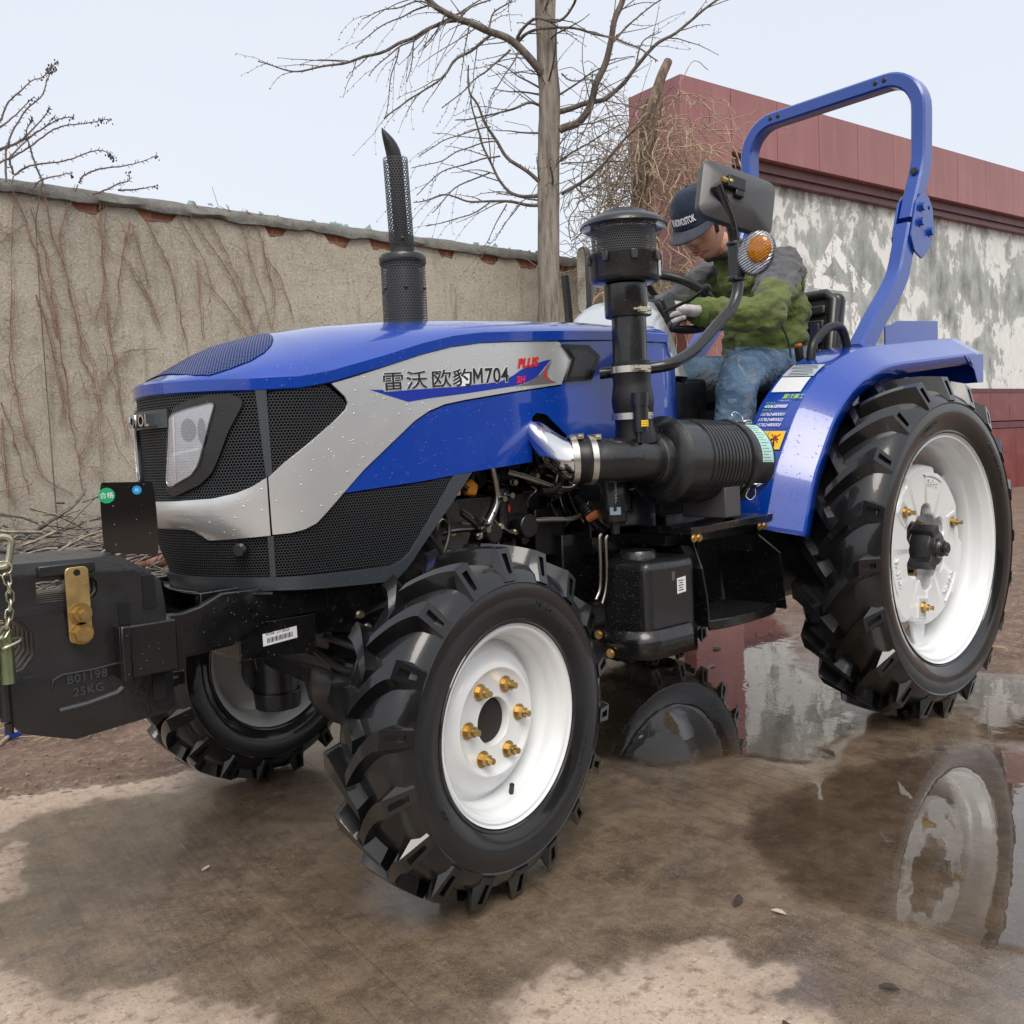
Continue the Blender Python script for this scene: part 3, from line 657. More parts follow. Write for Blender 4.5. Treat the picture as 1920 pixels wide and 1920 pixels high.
def tree():
    rng = random.Random(11)
    root = empty('bare_tree', (5.03, 4.44, 0))
    tag(root, 'bare winter tree with spur covered branches standing against the stucco wall', 'tree')
    inv = Matrix.Translation(root.location).inverted()
    tp = [(5.00, 4.46, -.05), (5.00, 4.46, .3), (5.02, 4.45, 1.2), (5.028, 4.445, 2.04), (5.04, 4.435, 2.3), (5.068, 4.41, 3.26), (5.08, 4.40, 3.8), (5.10, 4.381, 4.26), (5.10, 4.382, 5.25), (5.12, 4.36, 6.2), (5.1, 4.4, 7.4)]
    P = spline(tp, 6); n = len(P); g = G()
    rad = [.175 - .055 * min(1, i / 14) - .03 * (i / n) for i in range(n)]
    g.tube(P, rad, 28)
    g.v = [tuple(Vector(v) + Vector((1, 1, 0)) * 0 + Vector((noise.noise(Vector(v) * 5), noise.noise(Vector(v) * 5 + Vector((9, 0, 0))), 0)) * .014) for v in g.v]
    g.tf(inv); bk = bark('tree_bark', (.12, .10, .08), (.32, .28, .235))
    ob('trunk', g, bk, root, smooth=80)
    g = G()
    for r0, r1, pts in BR:
        r0 *= .84; p = spline(pts, 5); m = len(p); rr = [r0 + (r1 - r0) * (i / (m - 1)) ** .8 for i in range(m)]
        p = [q + Vector((noise.noise(q * 4), noise.noise(q * 4 + Vector((5, 5, 5))), noise.noise(q * 4 + Vector((9, 2, 5))))) * .03 for q in p]
        g.tube(p, rr, 8 if r0 > .02 else 6)
        buds_and_twigs(g, p, rr, 26 if r0 < .03 else 14, rng, .20 if r0 < .03 else .42, .6)
    # smaller shoots round the trunk and the upper crown beyond the frame
    for i in range(26):
        z = rng.uniform(3.3, 6.8); a = rng.uniform(0, 6.28); st = Vector((5.09, 4.4, z)); d = Vector((math.cos(a), math.sin(a), rng.uniform(0, .6))).normalized(); L_ = rng.uniform(.5, 1.3) * (1.6 if z > 5.2 else .8)
        pts = [st]
        for t in range(6): d = (d + Vector((rng.uniform(-.2, .2), rng.uniform(-.2, .2), rng.uniform(-.2, .14)))).normalized(); pts.append(pts[-1] + d * L_ / 6)
        rr = [.012 - .0015 * t for t in range(7)]; g.tube(pts, rr, 5); buds_and_twigs(g, pts, rr, 16, rng, .2, .4)
    g.tf(inv); ob('branches', g, bark('branch_bark', (.075, .062, .052), (.19, .16, .135)), root, smooth=80, clean=False)
tree()

# ---------------------------------------------------------------- dead creeper stems on the stucco wall
VINES = [[(0.46, 4.86, 3.02), (0.44, 4.86, 2.76), (0.4, 4.86, 2.34), (0.36, 4.86, 1.91)], [(0.46, 4.86, 2.91), (0.54, 4.86, 2.63), (0.61, 4.86, 2.32), (0.66, 4.86, 1.93)], [(0.55, 4.86, 2.82), (0.63, 4.86, 2.48), (0.66, 4.86, 2.2), (0.66, 4.86, 1.93)], [(0.64, 4.86, 3.02), (0.66, 4.86, 2.83), (0.7, 4.86, 2.58), (0.74, 4.86, 2.43), (0.78, 4.86, 2.2), (0.82, 4.86, 1.93)], [(0.88, 4.86, 3.02), (0.79, 4.86, 2.82), (0.74, 4.86, 2.64), (0.74, 4.86, 2.43)], [(1.04, 4.86, 2.99), (1.01, 4.86, 2.72), (1.02, 4.86, 2.44), (0.99, 4.86, 2.25), (0.94, 4.86, 2.07)], [(1.07, 4.86, 2.95), (1.04, 4.86, 2.61), (1.02, 4.86, 2.28), (1.03, 4.86, 1.94)], [(1.22, 4.86, 2.8), (1.16, 4.86, 2.57), (1.12, 4.86, 2.34), (1.06, 4.86, 2.0)], [(1.16, 4.86, 2.55), (1.27, 4.86, 2.39), (1.34, 4.86, 2.23), (1.43, 4.86, 1.96)], [(1.34, 4.86, 2.86), (1.43, 4.86, 2.65), (1.5, 4.86, 2.49), (1.54, 4.86, 2.26), (1.59, 4.86, 1.94)], [(1.23, 4.86, 2.79), (1.28, 4.86, 2.6), (1.32, 4.86, 2.41), (1.32, 4.86, 2.35)], [(1.55, 4.86, 2.97), (1.67, 4.86, 2.76), (1.77, 4.86, 2.58), (1.84, 4.86, 2.36), (1.99, 4.86, 2.17), (2.11, 4.86, 2.0)], [(1.66, 4.86, 2.96), (1.8, 4.86, 2.75), (1.94, 4.86, 2.56), (2.05, 4.86, 2.36), (2.19, 4.86, 2.04)], [(1.72, 4.86, 3.02), (1.9, 4.86, 2.79), (1.99, 4.86, 2.59), (2.08, 4.86, 2.41), (2.16, 4.86, 2.04)], [(1.98, 4.86, 3.03), (2.11, 4.86, 2.85), (2.17, 4.86, 2.61), (2.24, 4.86, 2.37), (2.32, 4.86, 2.06)], [(2.16, 4.86, 3.01), (2.27, 4.86, 2.83), (2.31, 4.86, 2.56), (2.36, 4.86, 2.38), (2.33, 4.86, 2.07)], [(2.31, 4.86, 2.65), (2.43, 4.86, 2.48), (2.53, 4.86, 2.13)], [(1.73, 4.86, 2.57), (1.72, 4.86, 2.33), (1.73, 4.86, 1.97)], [(0.34, 4.86, 2.55), (0.4, 4.86, 2.61), (0.51, 4.86, 2.7)], [(0.39, 4.86, 2.25), (0.36, 4.86, 1.88), (0.37, 4.86, 1.57), (0.39, 4.86, 1.33), (0.44, 4.86, 1.19), (0.49, 4.86, 0.98), (0.68, 4.86, 0.81)], [(0.55, 4.86, 2.22), (0.6, 4.86, 1.99), (0.64, 4.86, 1.79), (0.65, 4.86, 1.65), (0.67, 4.86, 1.47), (0.64, 4.86, 1.32)], [(0.65, 4.86, 2.22), (0.67, 4.86, 1.94), (0.7, 4.86, 1.67), (0.71, 4.86, 1.37), (0.74, 4.86, 1.09), (0.77, 4.86, 0.8)], [(0.77, 4.86, 2.28), (0.81, 4.86, 1.98), (0.89, 4.86, 1.76), (0.88, 4.86, 1.59), (0.91, 4.86, 1.4), (0.9, 4.86, 1.16), (0.89, 4.86, 0.89)], [(1.02, 4.86, 2.2), (1.03, 4.86, 1.86), (1.06, 4.86, 1.63), (1.07, 4.86, 1.36), (1.08, 4.86, 1.17)], [(0.82, 4.86, 1.94), (0.82, 4.86, 1.83), (0.89, 4.86, 1.62)], [(1.3, 4.86, 2.33), (1.35, 4.86, 2.2), (1.4, 4.86, 2.08)], [(0.27, 4.86, 1.48), (0.32, 4.86, 1.31), (0.36, 4.86, 1.09), (0.41, 4.86, 0.84)], [(0.28, 4.86, 1.37), (0.27, 4.86, 1.08), (0.28, 4.86, 0.9), (0.3, 4.86, 0.78)], [(0.74, 4.86, 1.07), (0.81, 4.86, 1.21), (0.92, 4.86, 1.42), (0.94, 4.86, 1.58), (1.05, 4.86, 1.74), (1.14, 4.86, 1.85), (1.38, 4.86, 1.88)]]
STEMS = [[(0.37, 4.7, 2.92), (0.39, 4.7, 3.13), (0.44, 4.7, 3.27), (0.53, 4.7, 3.42), (0.63, 4.7, 3.53), (0.69, 4.7, 3.68), (0.71, 4.7, 3.73), (0.76, 4.7, 3.8)], [(0.34, 4.7, 3.31), (0.37, 4.7, 3.33), (0.42, 4.7, 3.44), (0.48, 4.7, 3.51), (0.56, 4.7, 3.6), (0.67, 4.7, 3.68), (0.72, 4.7, 3.77)], [(0.34, 4.7, 3.26), (0.44, 4.7, 3.35), (0.58, 4.7, 3.51)], [(0.33, 4.7, 3.12), (0.48, 4.7, 3.21), (0.58, 4.7, 3.32), (0.64, 4.7, 3.4), (0.68, 4.7, 3.46)], [(0.33, 4.7, 3.11), (0.52, 4.7, 3.23), (0.68, 4.7, 3.36), (0.76, 4.7, 3.41), (0.83, 4.7, 3.43)], [(0.34, 4.7, 3.04), (0.43, 4.7, 3.1), (0.56, 4.7, 3.2), (0.68, 4.7, 3.31), (0.79, 4.7, 3.37), (0.89, 4.7, 3.4), (0.98, 4.7, 3.43), (1.06, 4.7, 3.45)], [(0.42, 4.7, 2.98), (0.41, 4.7, 3.09), (0.45, 4.7, 3.14), (0.53, 4.7, 3.23), (0.64, 4.7, 3.33), (0.71, 4.7, 3.42)], [(0.43, 4.7, 2.98), (0.5, 4.7, 3.04), (0.59, 4.7, 3.08), (0.68, 4.7, 3.1), (0.79, 4.7, 3.14), (0.92, 4.7, 3.21), (0.99, 4.7, 3.23), (1.05, 4.7, 3.22), (1.09, 4.7, 3.19)], [(0.6, 4.7, 2.97), (0.57, 4.7, 3.07), (0.54, 4.7, 3.18), (0.52, 4.7, 3.26), (0.54, 4.7, 3.33), (0.56, 4.7, 3.37)], [(0.83, 4.7, 2.98), (0.87, 4.7, 3.04), (0.98, 4.7, 3.1), (1.14, 4.7, 3.15), (1.27, 4.7, 3.2), (1.4, 4.7, 3.27)], [(0.92, 4.7, 2.92), (1.04, 4.7, 2.98), (1.12, 4.7, 3.03), (1.19, 4.7, 3.06), (1.19, 4.7, 3.12)], [(1.11, 4.7, 2.98), (1.26, 4.7, 3.01), (1.39, 4.7, 3.05)], [(0.52, 4.7, 2.9), (0.6, 4.7, 2.97), (0.72, 4.7, 3.02), (0.79, 4.7, 3.04)]]
def wall_vines():
    rng = random.Random(5); vb = bark('creeper_bark', (.18, .085, .055), (.34, .20, .13), (30, 30, 8)); vb2 = bark('shoot_bark', (.10, .075, .07), (.22, .17, .15), (30, 30, 8))
    where = ['leftmost on the wall', 'second from the left edge of the wall', 'behind the green stickered plate', 'with a forked woody knot', 'thick double stem right of the knot', 'slanting above the tractor nose', 'fanning right below the exposed bricks', 'faint thin group nearest the exhaust pipe']
    allv = sorted(VINES, key=lambda v: v[len(v) // 2][0]); n = 8; per = math.ceil(len(allv) / n)
    for k in range(n):
        grp = allv[k * per:(k + 1) * per]
        if not grp: continue
        bx = grp[0][-1][0]; root = empty('wall_creeper', (bx, 4.85, 0)); inv = Matrix.Translation(root.location).inverted()
        tag(root, 'reddish dead creeper stems clinging to stucco, ' + where[k], 'creeper', 'dead creepers on the stucco wall')
        g = G()
        for v in grp:
            p = spline(v, 7); q = []
            for i, a in enumerate(p): q.append(Vector((a.x + .018 * noise.noise(a * 7) + .008 * noise.noise(a * 25), 4.872 - .004 * rng.random(), a.z)))
            r0 = rng.uniform(.0024, .0050)
            g.tube(q, [r0 * (1 - .5 * i / len(q)) for i in range(len(q))], 5)
            # companion strands and holdfasts
            for s_ in range(1):
                off = rng.uniform(-.02, .02); g.tube([a + Vector((off + .014 * noise.noise(a * 11 + Vector((s_ * 7, 0, 0))), 0, 0)) for a in q], .0017, 4)
            for i in range(1, len(q) - 1):
                for t in range(1):
                    a = q[i]; sd = rng.choice((-1, 1)); g.tube([a, a + Vector((sd * rng.uniform(.01, .04), .004, rng.uniform(-.03, .02)))], .0018, 3)
                if rng.random() < .18:
                    a = q[i]; sd = rng.choice((-1, 1)); L_ = rng.uniform(.06, .22)
                    g.tube([a, a + Vector((sd * L_ * .5, 0, rng.uniform(0, L_ * .5))), a + Vector((sd * L_ * .7, 0, rng.uniform(0, L_)))], [.003, .0025, .0018], 3)
        g.tf(inv); ob('stems', g, vb, root, smooth=60, clean=False)
    # thin web of strands low on the wall
    g = G(); root = empty('wall_creeper', (1.2, 4.85, 0)); tag(root, 'fine web of thin tan creeper tendrils spread low across the stucco', 'creeper', 'dead creepers on the stucco wall')
    for i in range(38):
        x = rng.uniform(-.2, 4.8); z = rng.uniform(.6, 2.6); d = Vector((rng.uniform(-.5, .5), 0, rng.choice((-1, 1)))).normalized(); pts = [Vector((x, 4.868, z))]
        for t in range(7): d = (d + Vector((rng.uniform(-.5, .5), 0, rng.uniform(-.2, .2)))).normalized(); pts.append(pts[-1] + d * .07)
        g.tube([p - Vector((1.2, 4.85, 0)) for p in pts if p.z < 2.88] or [Vector((0, 0, 1)), Vector((0, 0, 1.1))], .0022, 3)
    ob('tendrils', g, vb, root, smooth=60, clean=False)
    # shoots arching above the wall top
    root = empty('arching_shrub', (.5, 4.7, 0)); inv = Matrix.Translation(root.location).inverted()
    tag(root, 'thin leafless shoots with dry seed clusters arching over the wall top at the far left', 'shrub')
    g = G(); g2 = G()
    for v in STEMS:
        q = spline(v, 6); base = q[0]
        q = [Vector((a.x + .006 * noise.noise(a * 20), 4.70 + .05 * noise.noise(a * 3), a.z + .006 * noise.noise(a * 23))) for a in q]
        g.tube(q, [.0075 - .005 * i / len(q) for i in range(len(q))], 5); buds_and_twigs(g, q, .003, 16, rng, 0, bud=.004)
        if rng.random() < .06: g.tube([Vector((base.x, 4.70, base.z)), Vector((base.x + rng.uniform(-.05, .05), 4.80, base.z - .25)), Vector((base.x + rng.uniform(-.08, .08), 4.855, base.z - .8)), Vector((base.x + rng.uniform(-.1, .1), 4.86, .3))], [.004, .004, .004, .005], 5)
        e = q[-1]
        for i in range(4 if len(v) < 7 else 16):
            p = q[max(0, len(q) - 1 - int(rng.random() * (2 if len(v) < 7 else 9)))]
            g2.ball(p + Vector((rng.uniform(-.02, .02), rng.uniform(-.02, .02), rng.uniform(-.035, .01))), rng.uniform(.004, .008), 6, (1, 1, 1.3))
    g.tf(inv); g2.tf(inv); ob('shoots', g, vb2, root, smooth=60, clean=False); ob('seed_clusters', g2, pbr('dry_seed', (.06, .045, .05), .8), root, clean=False)
wall_vines()

def vine_tangle():
    rng = random.Random(8)
    root = empty('climbing_vine', (6.3, 4.35, 0)); inv = Matrix.Translation(root.location).inverted()
    tag(root, 'broken dead trunk smothered in pale tangled vine stems beside the red pier', 'vine')
    tr = [(6.25, 4.35, -.05), (6.26, 4.35, 1.6), (6.272, 4.35, 2.52), (6.319, 4.35, 3.131), (6.385, 4.35, 3.634), (6.492, 4.35, 4.089), (6.572, 4.35, 4.488), (6.727, 4.35, 4.85), (6.87, 4.35, 5.075)]
    g = G(); p = spline(tr, 5); g.tube(p, [.10 - .055 * i / len(p) for i in range(len(p))], 12)
    for s_ in range(7): g.tube([a + Vector((.09 * math.cos(s_ + i * .12), .09 * math.sin(s_ + i * .12), 0)) for i, a in enumerate(p[:-8])], .022, 6)
    g.tf(inv); ob('trunk', g, bark('dead_trunk', (.09, .06, .045), (.26, .19, .14)), root, smooth=70)
    g = G()
    def strand(st, d, n_, step, r, drag):
        pts = [st]
        for t in range(n_):
            d = (d + Vector((rng.uniform(-.65, .65), rng.uniform(-.4, .4), rng.uniform(-.6, .5) - drag))).normalized(); pts.append(pts[-1] + d * step)
        g.tube(spline(pts, 3), r, 4)
    for i in range(480):
        z = rng.triangular(2.0, 4.7, 3.9); c = Vector((6.40 + (z - 3.5) * .15, 4.30, z)); a = rng.uniform(0, 6.28); s = rng.uniform(.05, .62)
        st = c + Vector((math.cos(a) * s * 1.1 + .12, math.sin(a) * s * .6 - .05, 0)); d = Vector((math.cos(a), math.sin(a) * .5, rng.uniform(-.4, .7))).normalized()
        strand(st, d, rng.randint(6, 12), .08, rng.uniform(.003, .0068), .13)
    for i in range(40):   # long arching runners to the right
        st = Vector((6.5, 4.25, rng.uniform(3.7, 4.4))); d = Vector((1, rng.uniform(-.4, .1), rng.uniform(.0, .8))).normalized(); strand(st, d, rng.randint(8, 13), .10, rng.uniform(.003, .006), .14)
    g.tf(inv); tag(ob('stems', g, bark('pale_vine', (.30, .20, .13), (.56, .43, .31), (20, 20, 20)), root, smooth=70, clean=False), kind='stuff')
    g = G()
    for i in range(260):  # finer grey-green twigs on the tree side
        st = Vector((rng.uniform(5.5, 6.3), rng.uniform(4.2, 4.6), rng.uniform(2.7, 4.3))); d = Vector((rng.uniform(-1, 1), rng.uniform(-.5, .5), rng.uniform(-1, .6))).normalized(); strand(st, d, rng.randint(6, 11), .08, rng.uniform(.0025, .0042), .05)
    g.tf(inv); tag(ob('fine_twigs', g, bark('thin_vine', (.18, .16, .11), (.34, .31, .23), (20, 20, 20)), root, smooth=70, clean=False), kind='stuff')
vine_tangle()

def brush_pile():
    rng = random.Random(2)
    g = G(); nx, ny = 60, 26
    for j in range(ny + 1):
        for i in range(nx + 1):
            x = -3 + 7.5 * i / nx; y = 2.5 + 2.4 * j / ny; k = j / ny
            g.v.append((x, y, -.03 + .50 * k ** 1.5 * (1 + .25 * noise.noise(Vector((x * 1.7, y * 2, 0)))) + .05 * noise.noise(Vector((x * 6, y * 6, 1)))))
    for j in range(ny):
        for i in range(nx): k = j * (nx + 1) + i; g.f.append((k, k + 1, k + nx + 2, k + nx + 1))
    o = ob('soil_bank', g, pbr('dark_litter', (.07, .05, .038), .9, var=.6, vs=14, bump=1, bs=30, bd=.03, dirt=(.25, .19, .14), dirtamt=.8, dsc=9), smooth=60, clean=False); tag(o, kind='structure')
    g = G(); g2 = G()
    for i in range(2300):
        x = rng.uniform(-2.2, 4.2); y = rng.uniform(3.0, 4.8); base = .50 * ((y - 2.5) / 2.4) ** 1.5
        z = base + rng.uniform(0, .24) * (.5 + (y - 3) / 2); a = rng.gauss(.2, .7); d = Vector((math.cos(a), math.sin(a) * .6, rng.gauss(0, .22))).normalized(); L_ = rng.uniform(.1, .45); pts = [Vector((x, y, z))]
        for t in range(6): d = (d + Vector((rng.uniform(-.25, .25), rng.uniform(-.2, .2), rng.uniform(-.25, .2)))).normalized(); pts.append(pts[-1] + d * L_ / 4)
        r = rng.choice((.003, .004, .005, .007, .011)); (g if rng.random() < .55 else g2).tube([p for p in pts if p.y < 4.84] if min(p.y for p in pts[:2]) < 4.8 and len([p for p in pts if p.y < 4.84]) > 1 else pts[:2], r, 4)
    for i in range(14):
        x = rng.uniform(-1.5, 3); y = rng.uniform(3.6, 4.5); g2.tube([(x, y, .35 + rng.random() * .2), (x + .4, y + rng.uniform(-.2, .2), .4 + rng.random() * .15), (x + .8, y + rng.uniform(-.2, .2), .35 + rng.random() * .2)], rng.uniform(.018, .035), 8)
    o = ob('brush_pile', g, bark('cut_twigs', (.16, .13, .10), (.40, .34, .27), (20, 20, 20)), smooth=60, clean=False)
    tag(o, 'heap of cut dry twigs and branches piled along the foot of the stucco wall', 'brush', kind='stuff')
    o = ob('brush_pile', g2, bark('grey_sticks', (.06, .058, .056), (.20, .185, .17), (20, 20, 20)), smooth=60, clean=False)
    tag(o, 'darker grey sticks lying through the heap of twigs by the stucco wall', 'brush', kind='stuff')
    o = ob('rusty_pipe', G().tube([(.60, 3.9, .37), (1.3, 3.86, .40)], .038, 16), pbr('rust', (.30, .14, .08), .8, var=.4, vs=20, bump=.5, bs=80))
    tag(o, 'short rusty brown pipe lying on the twig heap behind the front weights', 'pipe')
brush_pile()

def litter():
    rng = random.Random(9)
    g = G(); g.lathe([(.030, 0), (.041, 0), (.041, .020), (.030, .020)], (0, 0, 0), (0, 0, 1), 28, closed=True)
    o = ob('tape_roll', g, pbr('blue_tape', (.01, .05, .30), .3, coat=.5)); o.location = (-.485, 1.68, .024); o.rotation_euler = (R(12), R(-14), 0)
    g = G(); g.lathe([(.0285, -.001), (.0305, -.001), (.0305, .021), (.0285, .021)], (0, 0, 0), (0, 0, 1), 28, closed=True); ob('cardboard_core', g, M['white2'], o)
    tag(o, 'blue ring of adhesive tape lying on the brown soil at the left', 'tape roll')
    o = ob('stick', G().tube([(-.56, 1.60, .015), (-.45, 1.75, .026), (-.36, 1.93, .018)], [.006, .009, .007], 7), bark('pale_stick', (.35, .26, .19), (.5, .4, .3)))
    tag(o, 'pale broken stick lying on the soil beside the blue tape ring', 'stick')
    lf = pbr('dead_leaf', (.055, .04, .028), .5, var=.5, vs=30); lf2 = pbr('pale_leaf', (.5, .45, .36), .5)
    for (x, y, s, a, m, lb) in [(.34, -1.03, .022, .4, lf, 'small dark fallen leaf on wet concrete near the right front edge'), (.36, -1.12, .016, 1.9, lf2, 'pale bent leaf scrap beside the small dark leaf on wet concrete'),
            (2.05, .33, .03, .2, lf2, 'pale leaf floating on the puddle near the reflected red wall'), (2.35, .52, .035, 1.1, lf, 'dark curled leaf floating at the far side of the puddle'),
            (1.62, -.9, .02, 2, lf, 'tiny dark leaf on the damp slab right of the reflected wheel'), (1.35, -.66, .03, 1.3, lf, 'brown leaf at the near rim of the big puddle'), (.02, -1.36, .02, .8, lf, 'dark leaf flake on the pale dry concrete patch'),
            (.26, -1.42, .018, 2.2, lf, 'dark pod at the bottom right of the slab'), (1.08, -.1, .014, .3, lf2, 'tiny pale petal floating on the dark part of the puddle'), (-.44, .02, .012, .3, lf2, 'tiny pale chip on the wet brown concrete at the left')]:
        g = G(); pts = [(math.cos(t) * s * (1 + .3 * math.sin(3 * t)), math.sin(t) * s * .45) for t in [k * math.pi / 5 for k in range(10)]]
        vs = [(px, py, .006 + .35 * abs(py) + .1 * px) for px, py in pts]; g.add(vs + [(v[0], v[1], v[2] + .0012) for v in vs], [tuple(range(9, -1, -1)), tuple(range(10, 20))] + [(i, (i + 1) % 10, (i + 1) % 10 + 10, i + 10) for i in range(10)])
        o = ob('fallen_leaf', g, m, smooth=30); o.location = (x, y, -.001); o.rotation_euler = (0, 0, a); tag(o, lb, 'leaf', 'scattered fallen leaves')
    g = G()
    for i in range(900):
        x, y = rng.uniform(-1.4, .2), rng.uniform(.9, 3.4)
        if i > 560: x, y = rng.uniform(2.7, 6), rng.uniform(-.9, 2.6)
        s = rng.uniform(.003, .009); g.ball((x, y, .012), s, 6, (1, rng.uniform(.6, 1.2), .7))
    tag(ob('gravel', g, pbr('gravel', (.22, .16, .12), .8, var=.6, vs=9), smooth=40, clean=False), kind='stuff')
    g = G()
    for i in range(420):   # bits of straw on the soil behind the slab
        x, y = (rng.uniform(2.9, 9), rng.uniform(-.6, 3.4)) if i % 2 else (rng.uniform(-1.6, .4), rng.uniform(1.4, 3.2)); a = rng.uniform(0, 3.14); l_ = rng.uniform(.03, .14)
        g.tube([(x, y, .018), (x + math.cos(a) * l_, y + math.sin(a) * l_, .024)], .0016, 3)
    tag(ob('straw', g, pbr('straw', (.42, .32, .2), .8), smooth=0, clean=False), kind='stuff')
litter()

def opposite_building():
    root = empty('opposite_building', (0, -17, 0))
    tag(root, 'long low maroon workshop with dark doorways across the yard from the tractor', 'building')
    m1 = pbr('maroon_wall', (.11, .035, .033), .6, var=.2, vs=2); m2 = pbr('dark_doorway', (.02, .02, .022), .5)
    ob('wall', G().box((-2, -.5, 1.7), (34, 1, 3.4)), m1, root, smooth=0)
    ob('roof', G().box((-2, -.4, 3.5), (34.6, 1.6, .2)), pbr('roof_grey', (.12, .12, .12), .7), root, smooth=0)
    for i in range(5): ob('door', G().box((-14 + i * 6, .03, 1.3), (3.6, .08, 2.6)), m2, root, smooth=0)
opposite_building()
# ================================================================ TRACTOR  (x = towards its rear, y = away from the camera side, z = up)
TR = empty('tractor', (0, 0, 0))
tag(TR, 'blue and silver farm tractor with white wheel rims and blue roll bar on wet concrete', 'tractor')
def P(name, g, m, par=None, **k): return ob(name, g, m, par or TR, **k)

def rnd3(pts, r=.05, n=5):
    out = [Vector(pts[0])]
    for i in range(1, len(pts) - 1):
        p, a, b = Vector(pts[i]), Vector(pts[i - 1]), Vector(pts[i + 1]); k = min(r, (a - p).length * .48, (b - p).length * .48)
        A_, B_ = p + (a - p).normalized() * k, p + (b - p).normalized() * k
        for t in range(n + 1): u = t / n; out.append(A_ * (1 - u) ** 2 + p * 2 * u * (1 - u) + B_ * u * u)
    return out + [Vector(pts[-1])]
# ---- wheels -----------------------------------------------------
def tyre_geo(prof, R_top, W, nl, delta, wtop, wbase, r_end, w_end, crown, rc, rec=True, bend=1.5):
    # prof: half carcass [(r, w)] from bead to crown centre
    full = prof + [(r, -w) for r, w in reversed(prof[:-1])]
    g = G(); seg = 96
    for r, wv_ in full:
        for k in range(seg):
            a = 2 * math.pi * k / seg; g.v.append((-r * math.sin(a), -wv_, r * math.cos(a)))
    for i in range(len(full) - 1):
        for k in range(seg): k2 = (k + 1) % seg; g.f.append((i * seg + k, i * seg + k2, (i + 1) * seg + k2, (i + 1) * seg + k))
    def carc(wv_):
        wv_ = abs(wv_)
        ps = sorted([(w_, r_) for r_, w_ in prof if r_ >= rc], key=lambda q: q[0])
        for (wa, ra), (wb, rb) in zip(ps, ps[1:]):
            if wa <= wv_ <= wb: return ra + (rb - ra) * (wv_ - wa) / (wb - wa + 1e-9)
        return ps[-1][1]
    def pt(a, wv_, r): return (-r * math.sin(a), -wv_, r * math.cos(a))
    ns = 12
    for side in (1, -1):
        for l in range(nl):
            th = 2 * math.pi * (l + (0 if side > 0 else .5)) / nl
            rows = []
            for i in range(ns + 1):
                t = i / ns; wv_ = -.012 + (W + .012) * t
                a = th + delta * (1 - t) ** bend
                rt = R_top - crown * (wv_ / W) ** 2; rb = carc(wv_) - .006
                # widen towards the shoulder
                ht = (wtop * (.8 + .45 * t)) / 2 / rt; hb = (wbase * (.85 + .3 * t)) / 2 / rb
                rows.append([pt(a - hb, side * wv_, rb), pt(a - ht, side * wv_, rt), pt(a + ht, side * wv_, rt), pt(a + hb, side * wv_, rb)])
            a = th - .004
            ht = wtop * 1.0 / 2 / r_end; hb = wbase * 1.05 / 2 / r_end
            rows.append([pt(a - hb, side * (w_end - .012), r_end), pt(a - ht, side * w_end, r_end), pt(a + ht, side * w_end, r_end), pt(a + hb, side * (w_end - .012), r_end)])
            vs = [p for r_ in rows for p in r_]; fs = []
            for i in range(len(rows) - 1):
                for k in range(3):
                    if rec and i == len(rows) - 2 and k == 1: continue
                    fs.append((i * 4 + k, i * 4 + k + 1, (i + 1) * 4 + k + 1, (i + 1) * 4 + k))
            fs += [(0, 1, 2, 3), tuple(len(vs) - 4 + k for k in (3, 2, 1, 0))]
            if rec:   # slotted end face
                i = len(rows) - 2; q = [Vector(vs[i * 4 + 1]), Vector(vs[i * 4 + 2]), Vector(vs[i * 4 + 6]), Vector(vs[i * 4 + 5])]
                c = sum(q, Vector()) / 4; nrm = (q[1] - q[0]).cross(q[2] - q[0]).normalized()
                if nrm.dot(Vector((0, -side, 0))) < 0: nrm = -nrm
                u = (q[1] - q[0]); v_ = (q[3] - q[0])
                inn = [q[0] + u * .28 + v_ * .16, q[0] + u * .72 + v_ * .16, q[3] + (q[2] - q[3]) * .70 - v_ * .22, q[3] + (q[2] - q[3]) * .30 - v_ * .22]
                dp = [p - nrm * .012 for p in inn]; b = len(vs); vs += inn + dp; oi = [i * 4 + 1, i * 4 + 2, i * 4 + 6, i * 4 + 5]
                for k in range(4):
                    k2 = (k + 1) % 4; fs += [(oi[k], oi[k2], b + k2, b + k), (b + k, b + k2, b + 4 + k2, b + 4 + k)]
                fs.append((b + 4, b + 5, b + 6, b + 7))
            g.add(vs, fs)
    return g
def ring_text(body, size, r, y, ang, ext=.0012, flip=False, space=1.15, outward=-1):
    # lettering bent round the axle on the camera-side face; ang in degrees from the top, + towards the front
    def fn(u, v, w_):
        rr = r + v * (-1 if flip else 1); a = R(ang) - (u if not flip else -u) / r
        return (-rr * math.sin(a), y + outward * (w_ + ext), rr * math.cos(a))
    return text_geo(body, size, fn, ext, 'CENTER', space=space)
def lathe_y(prof, seg=72): return G().lathe([(r, h) for r, h in prof], (0, 0, 0), (0, -1, 0), seg)

